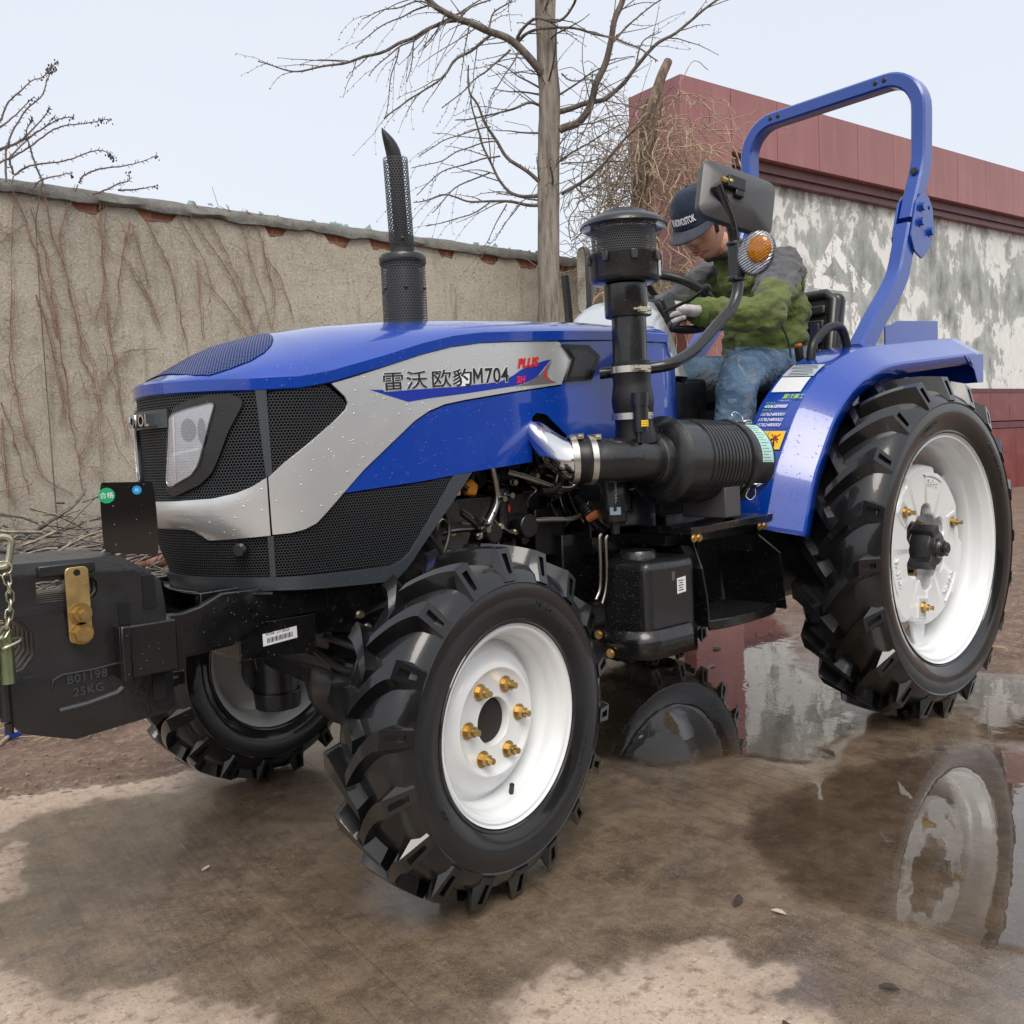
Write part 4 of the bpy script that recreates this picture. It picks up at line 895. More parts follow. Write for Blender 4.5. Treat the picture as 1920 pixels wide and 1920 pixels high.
def front_wheel(loc, steer, mirror):
    t = empty('front_wheel', loc, TR); t.rotation_euler = (0, 0, R(steer)); t.scale = (1, -1 if mirror else 1, 1)
    prof = [(.224, .060), (.231, .078), (.2322, .088), (.2345, .093), (.239, .094), (.241, .0915), (.262, .1005), (.285, .1045), (.305, .1035), (.321, .1010), (.324, .1035), (.328, .1010), (.345, .094), (.360, .080), (.368, .06), (.373, .03), (.375, 0)]
    ty = P('tyre', tyre_geo(prof, .407, .082, 18, R(13.5), .032, .052, .330, .1055, .005, .34), M['tyre'], t, smooth=32)
    if not mirror:
        lt = pbr('tyre_lettering', (.014, .015, .016), .3, coat=.4)
        for b_, a_, s_ in (('7.50-16', -22, .026), ('R-1', -52, .020), ('AGRO', 118, .013)):
            P('tyre_lettering', ring_text(b_, s_, .272, -.103, a_), lt, ty, smooth=0)
        P('tyre_lettering', ring_text('TUBE TYPE  6PR', .010, .285, -.1035, -118, flip=True), lt, ty, smooth=0)
    rim = [(.2295, .0885), (.2305, .084), (.224, .080), (.220, .0835), (.214, .0815), (.2075, .070), (.204, .062), (.1995, .057), (.198, .040), (.196, .032), (.188, .022), (.186, -.004), (.189, -.02), (.198, -.035), (.201, -.060), (.208, -.070), (.222, -.084), (.2305, -.086)]
    P('rim', lathe_y(rim, 96), M['white'], t, smooth=50)
    disc = [(.187, -.004), (.176, .002), (.168, .013), (.160, .020), (.148, .024), (.141, .031), (.133, .040), (.124, .042), (.116, .037), (.108, .033), (.056, .033), (.053, .028), (.053, .005)]
    disc = disc + [(.053, -.002), (.16, -.002), (.187, -.008)]
    P('disc', lathe_y(disc, 72), M['white'], t, smooth=40)
    P('hub', lathe_y([(0, .016), (.050, .016), (.0535, .012), (.075, .012), (.075, -.09), (0, -.09)], 40), pbr('hub_rubber_cap', (.02, .014, .012), .75, var=.2), t, smooth=40)
    for k in range(6):
        a = R(60 * k + 30); c = (-.089 * math.sin(a), -.033, .089 * math.cos(a)); g = G()
        g.cyl(c, (c[0], c[1] - .003, c[2]), .0195, seg=20); g.cyl((c[0], c[1] - .003, c[2]), (c[0], c[1] - .020, c[2]), .0135, seg=6); g.cyl((c[0], c[1] - .020, c[2]), (c[0], c[1] - .034, c[2]), .008, .0075, seg=12)
        P('bolt', g, M['gold'], t, smooth=30)
    vg = G(); a = R(196)
    vg.cyl((-.196 * math.sin(a), -.030, .196 * math.cos(a)), (-.170 * math.sin(a), -.040, .170 * math.cos(a)), .006); P('valve', vg, M['rubber'], t)
    P('valve_patch', G().lathe([(.1945, .028), (.1945, .052)], (0, 0, 0), (0, -1, 0), 10, a0=R(16), a1=R(34)), M['sticker'], t, smooth=0) if False else None
    return t
FR = .407
fw = front_wheel((0.0, -.575, FR), 9.3, False)
fw2 = front_wheel((0.0, .575, FR), 9.3, True)

def rear_wheel(loc, mirror):
    t = empty('rear_wheel', loc, TR); t.scale = (1, -1 if mirror else 1, 1)
    prof = [(.402, .100), (.4082, .116), (.4095, .127), (.4125, .1315), (.4175, .1295), (.44, .142), (.468, .1495), (.49, .150), (.508, .147), (.5135, .1495), (.519, .146), (.535, .135), (.552, .112), (.562, .08), (.568, .04), (.570, 0)]
    ty = P('tyre', tyre_geo(prof, .611, .122, 20, R(14), .040, .068, .520, .1515, .008, .535, bend=1.3), M['tyre'], t, smooth=32)
    if not mirror:
        lt = pbr('tyre_lettering_rear', (.02, .02, .021), .32, coat=.4)
        P('tyre_lettering', ring_text('13.6-24  AGRICULTURAL', .017, .462, -.150, -52), lt, ty, smooth=0)
        P('tyre_lettering', ring_text('R-1  TUBELESS  8PR', .013, .455, -.150, 22), lt, ty, smooth=0)
    rim = [(.4065, .128), (.4075, .122), (.399, .117), (.393, .119), (.386, .108), (.378, .094), (.374, .088), (.372, .060), (.364, .048), (.360, .043), (.358, .0), (.360, -.03), (.366, -.045), (.376, -.075), (.388, -.108), (.400, -.118), (.4075, -.122)]
    P('rim', lathe_y(rim, 120), M['white'], t, smooth=50)
    # dished plate behind the weight with brackets reaching the rim
    g = G(); g.lathe([(.05, -.025), (.24, -.025), (.262, -.037), (.262, -.043), (.05, -.037)], (0, 0, 0), (0, -1, 0), 64)
    P('wheel_plate', g, M['white'], t, smooth=40)
    for k in range(6):
        a = R(60 * k + 8); mt = Matrix.Rotation(-a, 4, 'Y'); g = G()
        g.prism([(-.055, .235), (.055, .235), (.046, .315), (.034, .361), (-.034, .361), (-.046, .315)], .0, .014); g.tf(mt)
        g.v = [(x, y - .002, z) for x, y, z in g.v]; P('rim_bracket', g, M['white'], t, bevel=.003)
    # cast wheel weight: star outline outside, notched opening inside
    def outer(a):
        d = min(abs((math.degrees(a) - c + 180) % 360 - 180) for c in (8, 128, 248)); d2 = min(abs((math.degrees(a) - c + 180) % 360 - 180) for c in (-42, 78, 198))
        if d < 20: return .298
        if d < 23: return .298 - .022 * (d - 20) / 3
        if d2 < 20: return .286
        if d2 < 24: return .286 - .014 * (d2 - 20) / 4
        return .272
    def inner(a):
        b_ = (math.degrees(a) % 60) - 30
        return .152 - .030 * (1 if abs(b_) < 9 else max(0, 1 - (abs(b_) - 9) / 8)) + .004 * math.cos(a * 12)
    g = G(); m = 180; lay = [(0, 0, .020), (0, .006, .046), (0, .012, .052), (1, -.006, .052), (1, 0, .047), (1, 0, .018)]
    for s_, off, h in lay:
        for k in range(m):
            a = 2 * math.pi * k / m; r = (outer(a) - off) if s_ == 0 else (inner(a) - off)
            g.v.append((-r * math.sin(a), -h, r * math.cos(a)))
    nl = len(lay)
    for i in range(nl):
        for k in range(m): k2 = (k + 1) % m; i2 = (i + 1) % nl; g.f.append((i * m + k, i * m + k2, i2 * m + k2, i2 * m + k))
    wt = P('wheel_weight', g, M['white'], t, smooth=40)
    for a_ in (50, 170, 290):    # raised pocket rims with the fixing bolts
        a = R(a_); mt = Matrix.Rotation(-a, 4, 'Y'); g = G()
        g.prism([(-.040, .178), (.040, .178), (.032, .256), (-.032, .256)], -.0500, -.0550).tf(mt)
        P('bolt_pocket', g, M['white'], wt, smooth=0, bevel=.003)
        P('bolt_pocket', G().prism([(-.030, .186), (.030, .186), (.024, .248), (-.024, .248)], -.0551, -.0558).tf(mt), pbr('pocket_shade_tone', (.50, .51, .51), .5), wt, smooth=0)  # greyer inset: shade of the recessed pocket put into the colour
        c = (-.215 * math.sin(a), -.054, .215 * math.cos(a)); gb = G(); gb.cyl(c, (c[0], c[1] - .003, c[2]), .021, seg=20); gb.cyl((c[0], c[1] - .003, c[2]), (c[0], c[1] - .020, c[2]), .014, seg=6); gb.cyl((c[0], c[1] - .02, c[2]), (c[0], c[1] - .038, c[2]), .008, seg=12)
        P('bolt', gb, M['gold'], t, smooth=30)
    lw = M['white']
    for b_, a_, s_ in (('30×9', -12, .030), ('LOVOL', -132, .026), ('HUAYA', 108, .026)):
        if mirror: break
        P('cast_lettering', ring_text(b_, s_, .225 if a_ == -12 else .218, -.053, a_, .003, space=1.25), lw, wt, smooth=0)
    for a_ in ((-12, -132, 108) if not mirror else ()):   # raised bar above each word
        g = G().lathe([(.262, .052), (.262, .057), (.256, .057), (.256, .052)], (0, 0, 0), (0, 1, 0), 14, closed=True, a0=0, a1=R(30))
        # orient the arc: axis y, start angle found from the first vertex
        v0 = Vector(g.v[0]); cur = math.atan2(-v0.x, v0.z); ve = Vector(g.v[14]); ce = math.atan2(-ve.x, ve.z); mid = (cur + ce) / 2
        g.tf(Matrix.Rotation(mid - R(a_), 4, 'Y')); g.v = [(x, -abs(y), z) for x, y, z in g.v]
        P('cast_bar', g, lw, wt, smooth=0)
    # axle hub
    g = lathe_y([(0, .115), (.028, .115), (.034, .108), (.036, .100), (.036, .095), (.062, .090), (.066, .080), (.068, .02), (.085, .015), (.085, -.3), (0, -.3)], 40)
    for k in range(3):
        a = R(120 * k + 20); g.box((-.064 * math.sin(a), -.055, .064 * math.cos(a)), (.05, .085, .03), Matrix.Rotation(-a, 3, 'Y'))
    g.hexbolt((0, -.115, 0), (0, -1, 0), .020, .016)
    P('axle_hub', g, M['cast'], t, smooth=35, bevel=.002)
    for k in range(6):
        a = R(60 * k + 10); c = (-.104 * math.sin(a), .020, .104 * math.cos(a)); P('bolt', G().hexbolt(c, (0, -1, 0), .017, .022), M['gold'], t, smooth=30)
    return t
rw = rear_wheel((1.975, -.64, .611), False)
rw2 = rear_wheel((1.975, .64, .611), True)

# ---- body surface: plan outline swept in height -------------------
HW, HX, HA, HN = .33, -.25, .265, 2.0
def _outline():
    pts = [(1.0, -HW)]
    for i in range(241):
        t = math.pi / 2 * i / 240; pts.append((HX - HA * max(0, math.sin(t)) ** (2 / HN), -HW * max(0, math.cos(t)) ** (2 / HN)))
    S = [0]
    for a, b in zip(pts, pts[1:]): S.append(S[-1] + math.hypot(b[0] - a[0], b[1] - a[1]))
    return pts, S
OP, OS = _outline(); SM = OS[-1]
def inset(s, z):
    k = max(0, min(1, (s - 1.1) / .45)); k = k * k * (3 - 2 * k)
    return (.055 * ((.95 - z) / .22) ** 1.6 if z < .95 else 0) * (.25 + .75 * k)
def surf(s, z, off=0.):
    m = 1
    if s > SM: s = 2 * SM - s; m = -1
    i = min(max(bisect.bisect_right(OS, s) - 1, 0), len(OP) - 2)
    (x0, y0), (x1, y1) = OP[i], OP[i + 1]; L_ = OS[i + 1] - OS[i]; t = (s - OS[i]) / L_ if L_ else 0
    def nd(j):
        j = min(max(j, 0), len(OP) - 2); a, b = OP[j], OP[j + 1]; l = math.hypot(b[0] - a[0], b[1] - a[1]) or 1
        return (b[0] - a[0]) / l, (b[1] - a[1]) / l
    if i == 0: tx, ty = -1, 0
    else:
        a = nd(i - 2) if i > 3 else (-1, 0); b = nd(i + 2); tx, ty = (a[0] + b[0]) / 2, (a[1] + b[1]) / 2; l = math.hypot(tx, ty); tx /= l; ty /= l
    o = off - inset(s, z)
    return (x0 + (x1 - x0) * t - ty * o, m * (y0 + (y1 - y0) * t + tx * o), z)
def skin(name, poly, mat, off=.0, th=.004, par=None, fn=None, mirror=False, uvm=False, smooth=40, bevel=0, ds=.02, dz=.03, cx=1):
    """closed outline in (s, z) laid on the body surface as a real sheet of thickness th"""
    f = fn or surf; bm = bmesh.new()
    from mathutils.geometry import tessellate_polygon
    vs = [bm.verts.new((s, z, 0)) for s, z in poly]
    for tri in tessellate_polygon([[Vector((s, z, 0)) for s, z in poly]]):
        try: bm.faces.new([vs[i] for i in tri])
        except ValueError: pass
    s0, s1 = min(p[0] for p in poly), max(p[0] for p in poly); z0, z1 = min(p[1] for p in poly), max(p[1] for p in poly)
    def cut(co, no): bmesh.ops.bisect_plane(bm, geom=bm.verts[:] + bm.edges[:] + bm.faces[:], plane_co=co, plane_no=no)
    if s1 > 1.15:
        k = max(s0, 1.15) + ds / 2
        while k < s1: cut((k, 0, 0), (1, 0, 0)); k += ds
    k = s0 + .08
    while k < min(s1, 1.15): cut((k, 0, 0), (1, 0, 0)); k += .08
    k = z0 + dz
    while k < z1: cut((0, k, 0), (0, 1, 0)); k += dz
    bmesh.ops.remove_doubles(bm, verts=bm.verts, dist=1e-5)
    top = [(v.co.x, v.co.y) for v in bm.verts]; idx = {v: i for i, v in enumerate(bm.verts)}; n = len(top)
    faces = [tuple(idx[v] for v in fc.verts) for fc in bm.faces]
    edges = [(idx[e.verts[0]], idx[e.verts[1]]) for e in bm.edges if len(e.link_faces) == 1]
    bm.free(); objs = []
    for m in ((1, -1) if mirror else (1,)):
        g = G()
        oo = off if callable(off) else (lambda s_, z_: off)
        for s_, z_ in top:
            x, y, z = f(s_, z_, oo(s_, z_)); g.v.append((x, y * m, z))
        for s_, z_ in top:
            x, y, z = f(s_, z_, oo(s_, z_) - th); g.v.append((x, y * m, z))
        for fc in faces: g.f.append(fc); g.f.append(tuple(i + n for i in reversed(fc)))
        for a, b in edges: g.f.append((a, b, b + n, a + n))
        me = bpy.data.meshes.new(name); me.from_pydata(g.v, [], g.f)
        ul = me.uv_layers.new(name='UVMap')
        for lp in me.loops: ul.data[lp.index].uv = top[lp.vertex_index % n]
        b2 = bmesh.new(); b2.from_mesh(me); bmesh.ops.recalc_face_normals(b2, faces=b2.faces); b2.to_mesh(me); b2.free()
        me.materials.append(mat); me.shade_smooth(); me.set_sharp_from_angle(angle=R(smooth))
        o = bpy.data.objects.new(name, me); COL.objects.link(o); o.parent = par or TR
        if bevel: md = o.modifiers.new('bevel', 'BEVEL'); md.width = bevel; md.segments = 2; md.limit_method = 'ANGLE'; md.angle_limit = R(50)
        objs.append(o)
    return objs
def rnd(poly, r=.012, n=4, keep=()):
    # round the corners of an outline
    out = []; L_ = len(poly)
    for i in range(L_):
        p, a, b = Vector(poly[i]), Vector(poly[i - 1]), Vector(poly[(i + 1) % L_])
        if i in keep: out.append(tuple(p)); continue
        da, db = (a - p), (b - p); k = min(r, da.length * .45, db.length * .45)
        A_, B_ = p + da.normalized() * k, p + db.normalized() * k
        for t in range(n + 1):
            u = t / n; out.append(tuple(A_ * (1 - u) ** 2 + p * 2 * u * (1 - u) + B_ * u * u))
    return out
def lipz(s):
    T = [(0, 1.337), (.246, 1.335), (.474, 1.325), (.663, 1.314), (.763, 1.307), (.859, 1.293), (.952, 1.271), (1.061, 1.239), (1.216, 1.198), (1.292, 1.185), (1.391, 1.182), (1.544, 1.185), (1.72, 1.188)]
    s = min(s, 2 * SM - s)
    for (a, za), (b, zb) in zip(T, T[1:]):
        if a <= s <= b: return za + (zb - za) * (s - a) / (b - a)
    return T[-1][1]
lip = lambda s: (s, lipz(s))
# dark inner shell so that nothing shows through between panels
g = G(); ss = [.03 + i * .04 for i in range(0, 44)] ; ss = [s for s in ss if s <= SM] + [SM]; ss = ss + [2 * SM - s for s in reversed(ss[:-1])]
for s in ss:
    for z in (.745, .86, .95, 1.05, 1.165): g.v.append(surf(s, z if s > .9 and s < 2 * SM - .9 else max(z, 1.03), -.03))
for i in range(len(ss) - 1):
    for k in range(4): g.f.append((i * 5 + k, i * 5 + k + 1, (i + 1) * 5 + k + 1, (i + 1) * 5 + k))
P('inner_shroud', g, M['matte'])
# silver side panel
silver = [(1.370, .989), (1.335, 1.019), (1.204, 1.114), (1.176, 1.138), (1.169, 1.153), (1.176, 1.168)] + [(1.21, lipz(1.21) - .002), (1.14, lipz(1.14) - .002), lip(1.061), lip(.952), lip(.859), lip(.763), lip(.663), lip(.56), (.474, 1.323), (.425, 1.28), (.47, 1.204), (.671, 1.180), (.82, 1.160), (.886, 1.149), (.937, 1.132), (.983, 1.107), (1.137, .993), (1.195, .942), (1.242, .899), (1.266, .878), (1.294, .866), (1.326, .860), (1.369, .858)]
skin('side_panel', silver, M['silver'], .004, .006, mirror=True, bevel=.0015)
# blue rear side panel with the intake notch
blue = [(1.195, .942), (1.139, .946), (.971, .957), (.808, .973), (.59, .990), (.585, 1.112), (.568, 1.125), (.53, 1.120), (.421, 1.035), (.258, 1.02), (.02, 1.01), (.02, 1.336), lip(.246), (.474, 1.323), (.425, 1.28), (.47, 1.200), (.671, 1.176), (.82, 1.156), (.886, 1.145), (.937, 1.128), (.983, 1.103), (1.137, .989)]
skin('lower_side_panel', blue, M['blue'], .001, .006, mirror=True, bevel=.0015)
# silver bumper band round the nose
def zt(s):
    T = [(1.352, 1.003), (1.373, .989), (1.407, .969), (1.443, .956), (1.497, .946), (1.620, .941), (1.72, .940)]; s = min(s, 2 * SM - s)
    for (a, za), (b, zb) in zip(T, T[1:]):
        if a <= s <= b: return za + (zb - za) * (s - a) / (b - a)
    return .942
def zb_(s):
    T = [(1.37, .857), (1.533, .848), (1.583, .873), (1.72, .873)]; s = min(s, 2 * SM - s)
    for (a, za), (b, zb) in zip(T, T[1:]):
        if a <= s <= b: return za + (zb - za) * (s - a) / (b - a)
    return .88
s_lo, s_hi = 1.3735, 2 * SM - 1.3735
seq = [s_lo + (s_hi - s_lo) * i / 60 for i in range(61)]
def bump_off(s, z):   # the band swells forward then rolls under
    k = max(0, min(1, (min(s, 2 * SM - s) - 1.380) / .14)); k = k * k * (3 - 2 * k); u = (z - zb_(s)) / max(.02, zt(s) - zb_(s))
    return .004 + k * (.011 * max(0, math.sin(math.pi * min(1, max(0, u)) * .62 + .6)) - .012 * (1 - u) ** 3)
skin('front_bumper', [(s, zt(s)) for s in seq] + [(s, zb_(s)) for s in reversed(seq)], M['silver'], bump_off, .012, dz=.012, smooth=60)
# grilles
skin('side_grille', rnd([(1.361, 1.178), lip(1.292), (1.222, 1.194), (1.176, 1.158), (1.171, 1.148), (1.206, 1.112), (1.335, 1.017), (1.363, .997)], .006), M['mesh'], 0, .003, mirror=True)
sg = [1.376 + (2 * SM - 2.752) * i / 50 for i in range(51)]
skin('front_grille', [(s, lipz(s) + .004) for s in sg] + [(s, zt(s) - .004) for s in reversed(sg)], M['meshg'], 0, .003)
for m in (0, 1):
    f = (lambda s: s) if m == 0 else (lambda s: 2 * SM - s)
    skin('grille_pillar', [(f(1.387), 1.185), (f(1.363), 1.184), (f(1.361), .997), (f(1.375), .989)], M['greyp'], .004, .006)
    hous = [(1.592, 1.155), (1.55, 1.169), (1.484, 1.179), (1.439, 1.178), (1.415, 1.165), (1.416, 1.152), (1.451, 1.094), (1.478, 1.035), (1.497, 1.002), (1.529, .978), (1.591, .957), (1.618, .953), (1.638, .966), (1.637, .997), (1.627, 1.069), (1.61, 1.13)]
    lens = [(1.594, 1.14), (1.557, 1.149), (1.483, 1.161), (1.477, 1.156), (1.511, 1.064), (1.527, 1.023), (1.549, .999), (1.615, .974), (1.628, .988), (1.611, 1.068), (1.602, 1.13)]
    hl = empty('headlight', (0, 0, 0), TR)
    skin('housing', [(f(a), b) for a, b in rnd(hous, .010)], M['black'], .008, .012, par=hl, bevel=.003)
    def sh(pts, k, c=(1.56, 1.07)): return [((c[0] + (a - c[0]) * k), c[1] + (b - c[1]) * k) for a, b in pts]
    skin('reflector', [(f(a), b) for a, b in sh(lens, .96)], pbr('reflector_chrome', (.55, .56, .58), .22, 1, bump=.10, bs=5, bd=.03), .0090, .001, par=hl, ds=.012, dz=.012)
    skin('lens', [(f(a), b) for a, b in rnd(lens, .008)], M['lens'], .0145, .004, par=hl, bevel=.001)
    # inner chrome cell divider, lamp bowl, reflector's dark reflections painted as patches
    skin('divider', [(f(a), b) for a, b in [(1.60, 1.052), (1.52, 1.062), (1.52, 1.056), (1.60, 1.046)]], M['chrome'], .0102, .0012, par=hl)
    skin('divider', [(f(a), b) for a, b in [(1.586, 1.136), (1.592, 1.136), (1.600, .99), (1.594, .99)]], M['chrome'], .0102, .0012, par=hl)
    skin('lamp_bowl_shading', [(f(1.512 + .010 * math.cos(t)), 1.098 + .030 * math.sin(t)) for t in [k * math.pi / 10 for k in range(20)]], pbr('dark_reflection', (.10, .10, .11), .12, 1), .0100, .001, par=hl)
    skin('lamp_bowl_shading', [(f(a), b) for a, b in [(1.600, 1.128), (1.591, 1.130), (1.597, 1.06), (1.606, 1.05)]], pbr('warm_reflection', (.42, .26, .2), .15, 1), .0101, .001, par=hl)  # warm strip of reflection painted onto the reflector
    skin('lamp_bowl_shading', [(f(1.548 + .021 * math.cos(t)), 1.102 + .026 * math.sin(t)) for t in [k * math.pi / 10 for k in range(20)]], pbr('lamp_dark', (.12, .12, .13), .1, 1), .0100, .001, par=hl)
# lower black mesh with its grey frame, both sides and the front
lowm = [(1.373, .854), (1.328, .857), (1.292, .864), (1.264, .876), (1.240, .897), (1.195, .939), (1.14, .943), (.971, .953), (.866, .965), (1.006, .784), (1.032, .766), (1.06, .757), (1.375, .760)]
skin('lower_grille', lowm, M['mesh'], -.002, .003, mirror=True)
lf = [(.866, .967), (.808, .972), (.975, .792), (1.0, .762), (1.019, .743), (1.052, .717), (1.083, .717), (1.378, .727), (1.378, .758), (1.062, .755), (1.034, .765), (1.008, .783)]
skin('lower_frame', lf, M['greyp'], .006, .012, mirror=True, bevel=.002)
skin('lower_grille', [(s, zb_(s) + .004) for s in seq] + [(s, .755) for s in reversed(seq)], M['meshg'], -.006, .003)
skin('lower_frame', [(s, .759) for s in seq] + [(s, .727 - .004 * min(1, (min(s, 2 * SM - s) - 1.38) / .2)) for s in reversed(seq)], M['greyp'], .006, .012, bevel=.002)
skin('seam_strip', [(1.381, .855), (1.367, .855), (1.369, .732), (1.383, .732)], M['greyp'], .002, .004)
g = G().lathe([(0, .016), (.012, .016), (.017, .010), (.017, 0)], surf(1.45, .825, -.002), Vector(surf(1.45, .825, .1)) - Vector(surf(1.45, .825, 0)), 20)
P('sensor_knob', g, M['plastic'])
g = G(); pts = [surf(s, .722, .0) for s in seq]; g.tube(pts, 1, sq=(.006, .05, .002)); P('lip_plate', g, M['black'])
# ---- bonnet --------------------------------------------------------
CR = [(-.535, 1.218), (-.50, 1.243), (-.45, 1.268), (-.40, 1.290), (-.33, 1.316), (-.22, 1.347), (-.1, 1.369), (.05, 1.386), (.24, 1.399), (.5, 1.411), (.75, 1.420), (1.0, 1.423)]
def crest(x):
    for (a, za), (b, zb) in zip(CR, CR[1:]):
        if a <= x <= b: return za + (zb - za) * (x - a) / (b - a)
    return CR[0][1] if x < CR[0][0] else CR[-1][1]
def bonnet():
    g = G(); face = .028
    ss = [0 + .05 * i for i in range(24)] + [1.2 + (SM - 1.2) * i / 40 for i in range(41)]
    ss = ss + [2 * SM - s for s in reversed(ss[:-1])]
    K = 14; rows = []
    for s in ss:
        lz = lipz(s); x0, y0, _ = surf(s, 1.1, .010)
        row = [surf(s, lz + .006, -.010), surf(s, lz, .001), surf(s, lz + .003, .0055 if s > 1.2 else .0075), surf(s, lz + face, .0065 if s > 1.2 else .0085), surf(s, lz + face + .005, .003)]
        zb = lz + face + .005; x0, y0, _ = row[-1]
        # spine point the section closes on
        if x0 > -.12: sx = x0
        else: sx = -.12 + (x0 + .12) * .55
        for k in range(1, K + 1):
            t = k / K; xx = x0 + (sx - x0) * t; yy = y0 * (1 - t)
            if abs(y0) < 1e-6: yy = 0
            cz = crest(xx); q = (1 - (1 - t) ** 2.1) ** .78
            row.append((xx, yy, zb + (cz - zb) * q))
        rows.append(row)
    m = len(rows[0])
    for r in rows: g.v += r
    for i in range(len(rows) - 1):
        for k in range(m - 1): g.f.append((i * m + k, i * m + k + 1, (i + 1) * m + k + 1, (i + 1) * m + k))
    return P('bonnet', g, M['blue'], smooth=28), rows
bn, brow = bonnet()
# perforated oval let into the bonnet nose
def nose_vent():
    from mathutils.bvhtree import BVHTree
    bv = BVHTree.FromPolygons([v.co.copy() for v in bn.data.vertices], [tuple(p.vertices) for p in bn.data.polygons])
    T = [(-.475, .10), (-.468, .17), (-.45, .212), (-.41, .232), (-.36, .238), (-.32, .226), (-.285, .195), (-.255, .15), (-.235, .10), (-.222, .02)]
    g = G(); N1, N2 = 30, 24
    def half(x):
        for (a, ha), (b, hb) in zip(T, T[1:]):
            if a <= x <= b: return ha + (hb - ha) * (x - a) / (b - a)
        return .02
    for i in range(N1 + 1):
        x = -.475 + .253 * i / N1
        for j in range(N2 + 1):
            y = (-1 + 2 * j / N2) * half(x); h = bv.ray_cast(Vector((x, y, 2)), Vector((0, 0, -1)))
            p, nn = (h[0], h[1]) if h[0] else (Vector((x, y, 1.2)), Vector((0, 0, 1)))
            if nn.z < 0: nn = -nn
            g.v.append(tuple(p + nn * .0022))
    for i in range(N1):
        for j in range(N2): k = i * (N2 + 1) + j; g.f.append((k, k + 1, k + N2 + 2, k + N2 + 1))
    return P('nose_vent', g, perf('nose_mesh', (.012, .035, .19), .0075, .30, .3), smooth=60, uv=lambda c: (c.x, c.y), clean=False)
nose_vent()
# emblem: chrome letters on the grille
def logo(u, v, w_):
    x, y, z = surf(SM + .075 - u, 1.118 + v, .016 + w_ * 1); return (x, y, z)
P('emblem', text_geo('LOVOL', .040, logo, .011, space=1.05, offset=.001), M['chrome'], smooth=30)
skin('emblem_bar', [(SM - .10, 1.155), (SM + .10, 1.155), (SM + .10, 1.112), (SM - .10, 1.112)], M['greyp'], .006, .006)
# vent scoop behind the silver panel
scoop = [(.470, 1.316), (.360, 1.318), (.312, 1.287), (.352, 1.218), (.462, 1.210), (.428, 1.280)]
sc = empty('vent_scoop', (0, 0, 0), TR)
skin('bezel', rnd(scoop, .006), M['blackm'], .010, .008, par=sc, bevel=.002)
skin('recess', [(.440, 1.303), (.374, 1.304), (.336, 1.282), (.366, 1.229), (.442, 1.224), (.418, 1.276)], pbr('scoop_recess', (.030, .032, .034), .3, drops=1, ds=160, dthr=.5), .0115, .001, par=sc)
skin('slot', [(.452, 1.303), (.445, 1.303), (.422, 1.276), (.447, 1.224), (.454, 1.224), (.430, 1.276)], M['matte'], .0112, .001, par=sc)
# decal and lettering
skin('decal', [(1.108, 1.184), (1.071, 1.184), (1.065, 1.179), (.97, 1.186), (.836, 1.194), (.70, 1.208), (.652, 1.225), (.621, 1.242), (.571, 1.258), (.53, 1.269), (.506, 1.273), (.535, 1.249), (.563, 1.223), (.604, 1.207), (.649, 1.197), (.819, 1.176), (.932, 1.164), (.998, 1.155)], M['bluei'], .0046, .0006, smooth=60)
skin('decal', [(.649, 1.196), (.604, 1.205), (.553, 1.229), (.504, 1.271), (.524, 1.238), (.522, 1.218), (.49, 1.209), (.574, 1.201)], pbr('decal_grey', (.16, .155, .155), .4, .3), .0050, .0006, smooth=60)
skin('decal', [(.520, 1.262), (.537, 1.240), (.536, 1.224), (.500, 1.207), (.530, 1.229), (.531, 1.242)], M['red'], .0054, .0006, smooth=60)
def side_fn(s0, z0, sl, off):
    return lambda u, v, w_: surf(s0 - u, z0 + v + u * sl, off + w_)
for off, e_, m_ in ((.0052, .0012, M['white2']), (.0057, 0., M['ink'])):
    def sf(s0, st): return lambda u, v, w_: surf(s0 - u * st, 1.1855 + (1.073 - s0 + u * st) * .058 + v, off + w_)
    for ch, s_a in (('雷', 1.074), ('沃', 1.004), ('欧', .928), ('豹', .858)):
        P('lettering', text_geo(ch, .0475, sf(s_a, 1.42), .0003, offset=.0005 + e_ * .5), m_, smooth=0)
    P('lettering', text_geo('704', .055, sf(.752, 1.0), .0003, offset=.0012 + e_, space=1.04), m_, smooth=0)
    d_ = e_; mp = [(-d_, -d_), (.0072 + d_, -d_), (.0072 + d_, .024 - d_), (.0165, .008 - d_), (.0258 - d_, .024 - d_), (.0258 - d_, -d_), (.033 + d_, -d_), (.033 + d_, .040 + d_), (.0265 - d_, .040 + d_), (.0165, .021 + d_), (.0065 + d_, .040 + d_), (-d_, .040 + d_)]
    skin('lettering', [(.791 - a, 1.1855 + (1.073 - .791 + a) * .058 + b) for a, b in mp], m_, off + .0003, .0005)
P('lettering', text_geo('PLUS', .034, side_fn(.634, 1.246, .10, .0058), .0003, offset=.0016, shear=.25, space=1.0), M['red'], smooth=0)
P('lettering', text_geo('2H', .024, side_fn(.640, 1.206, .06, .0058), .0003, offset=.0012, shear=.2), M['pink'], smooth=0)
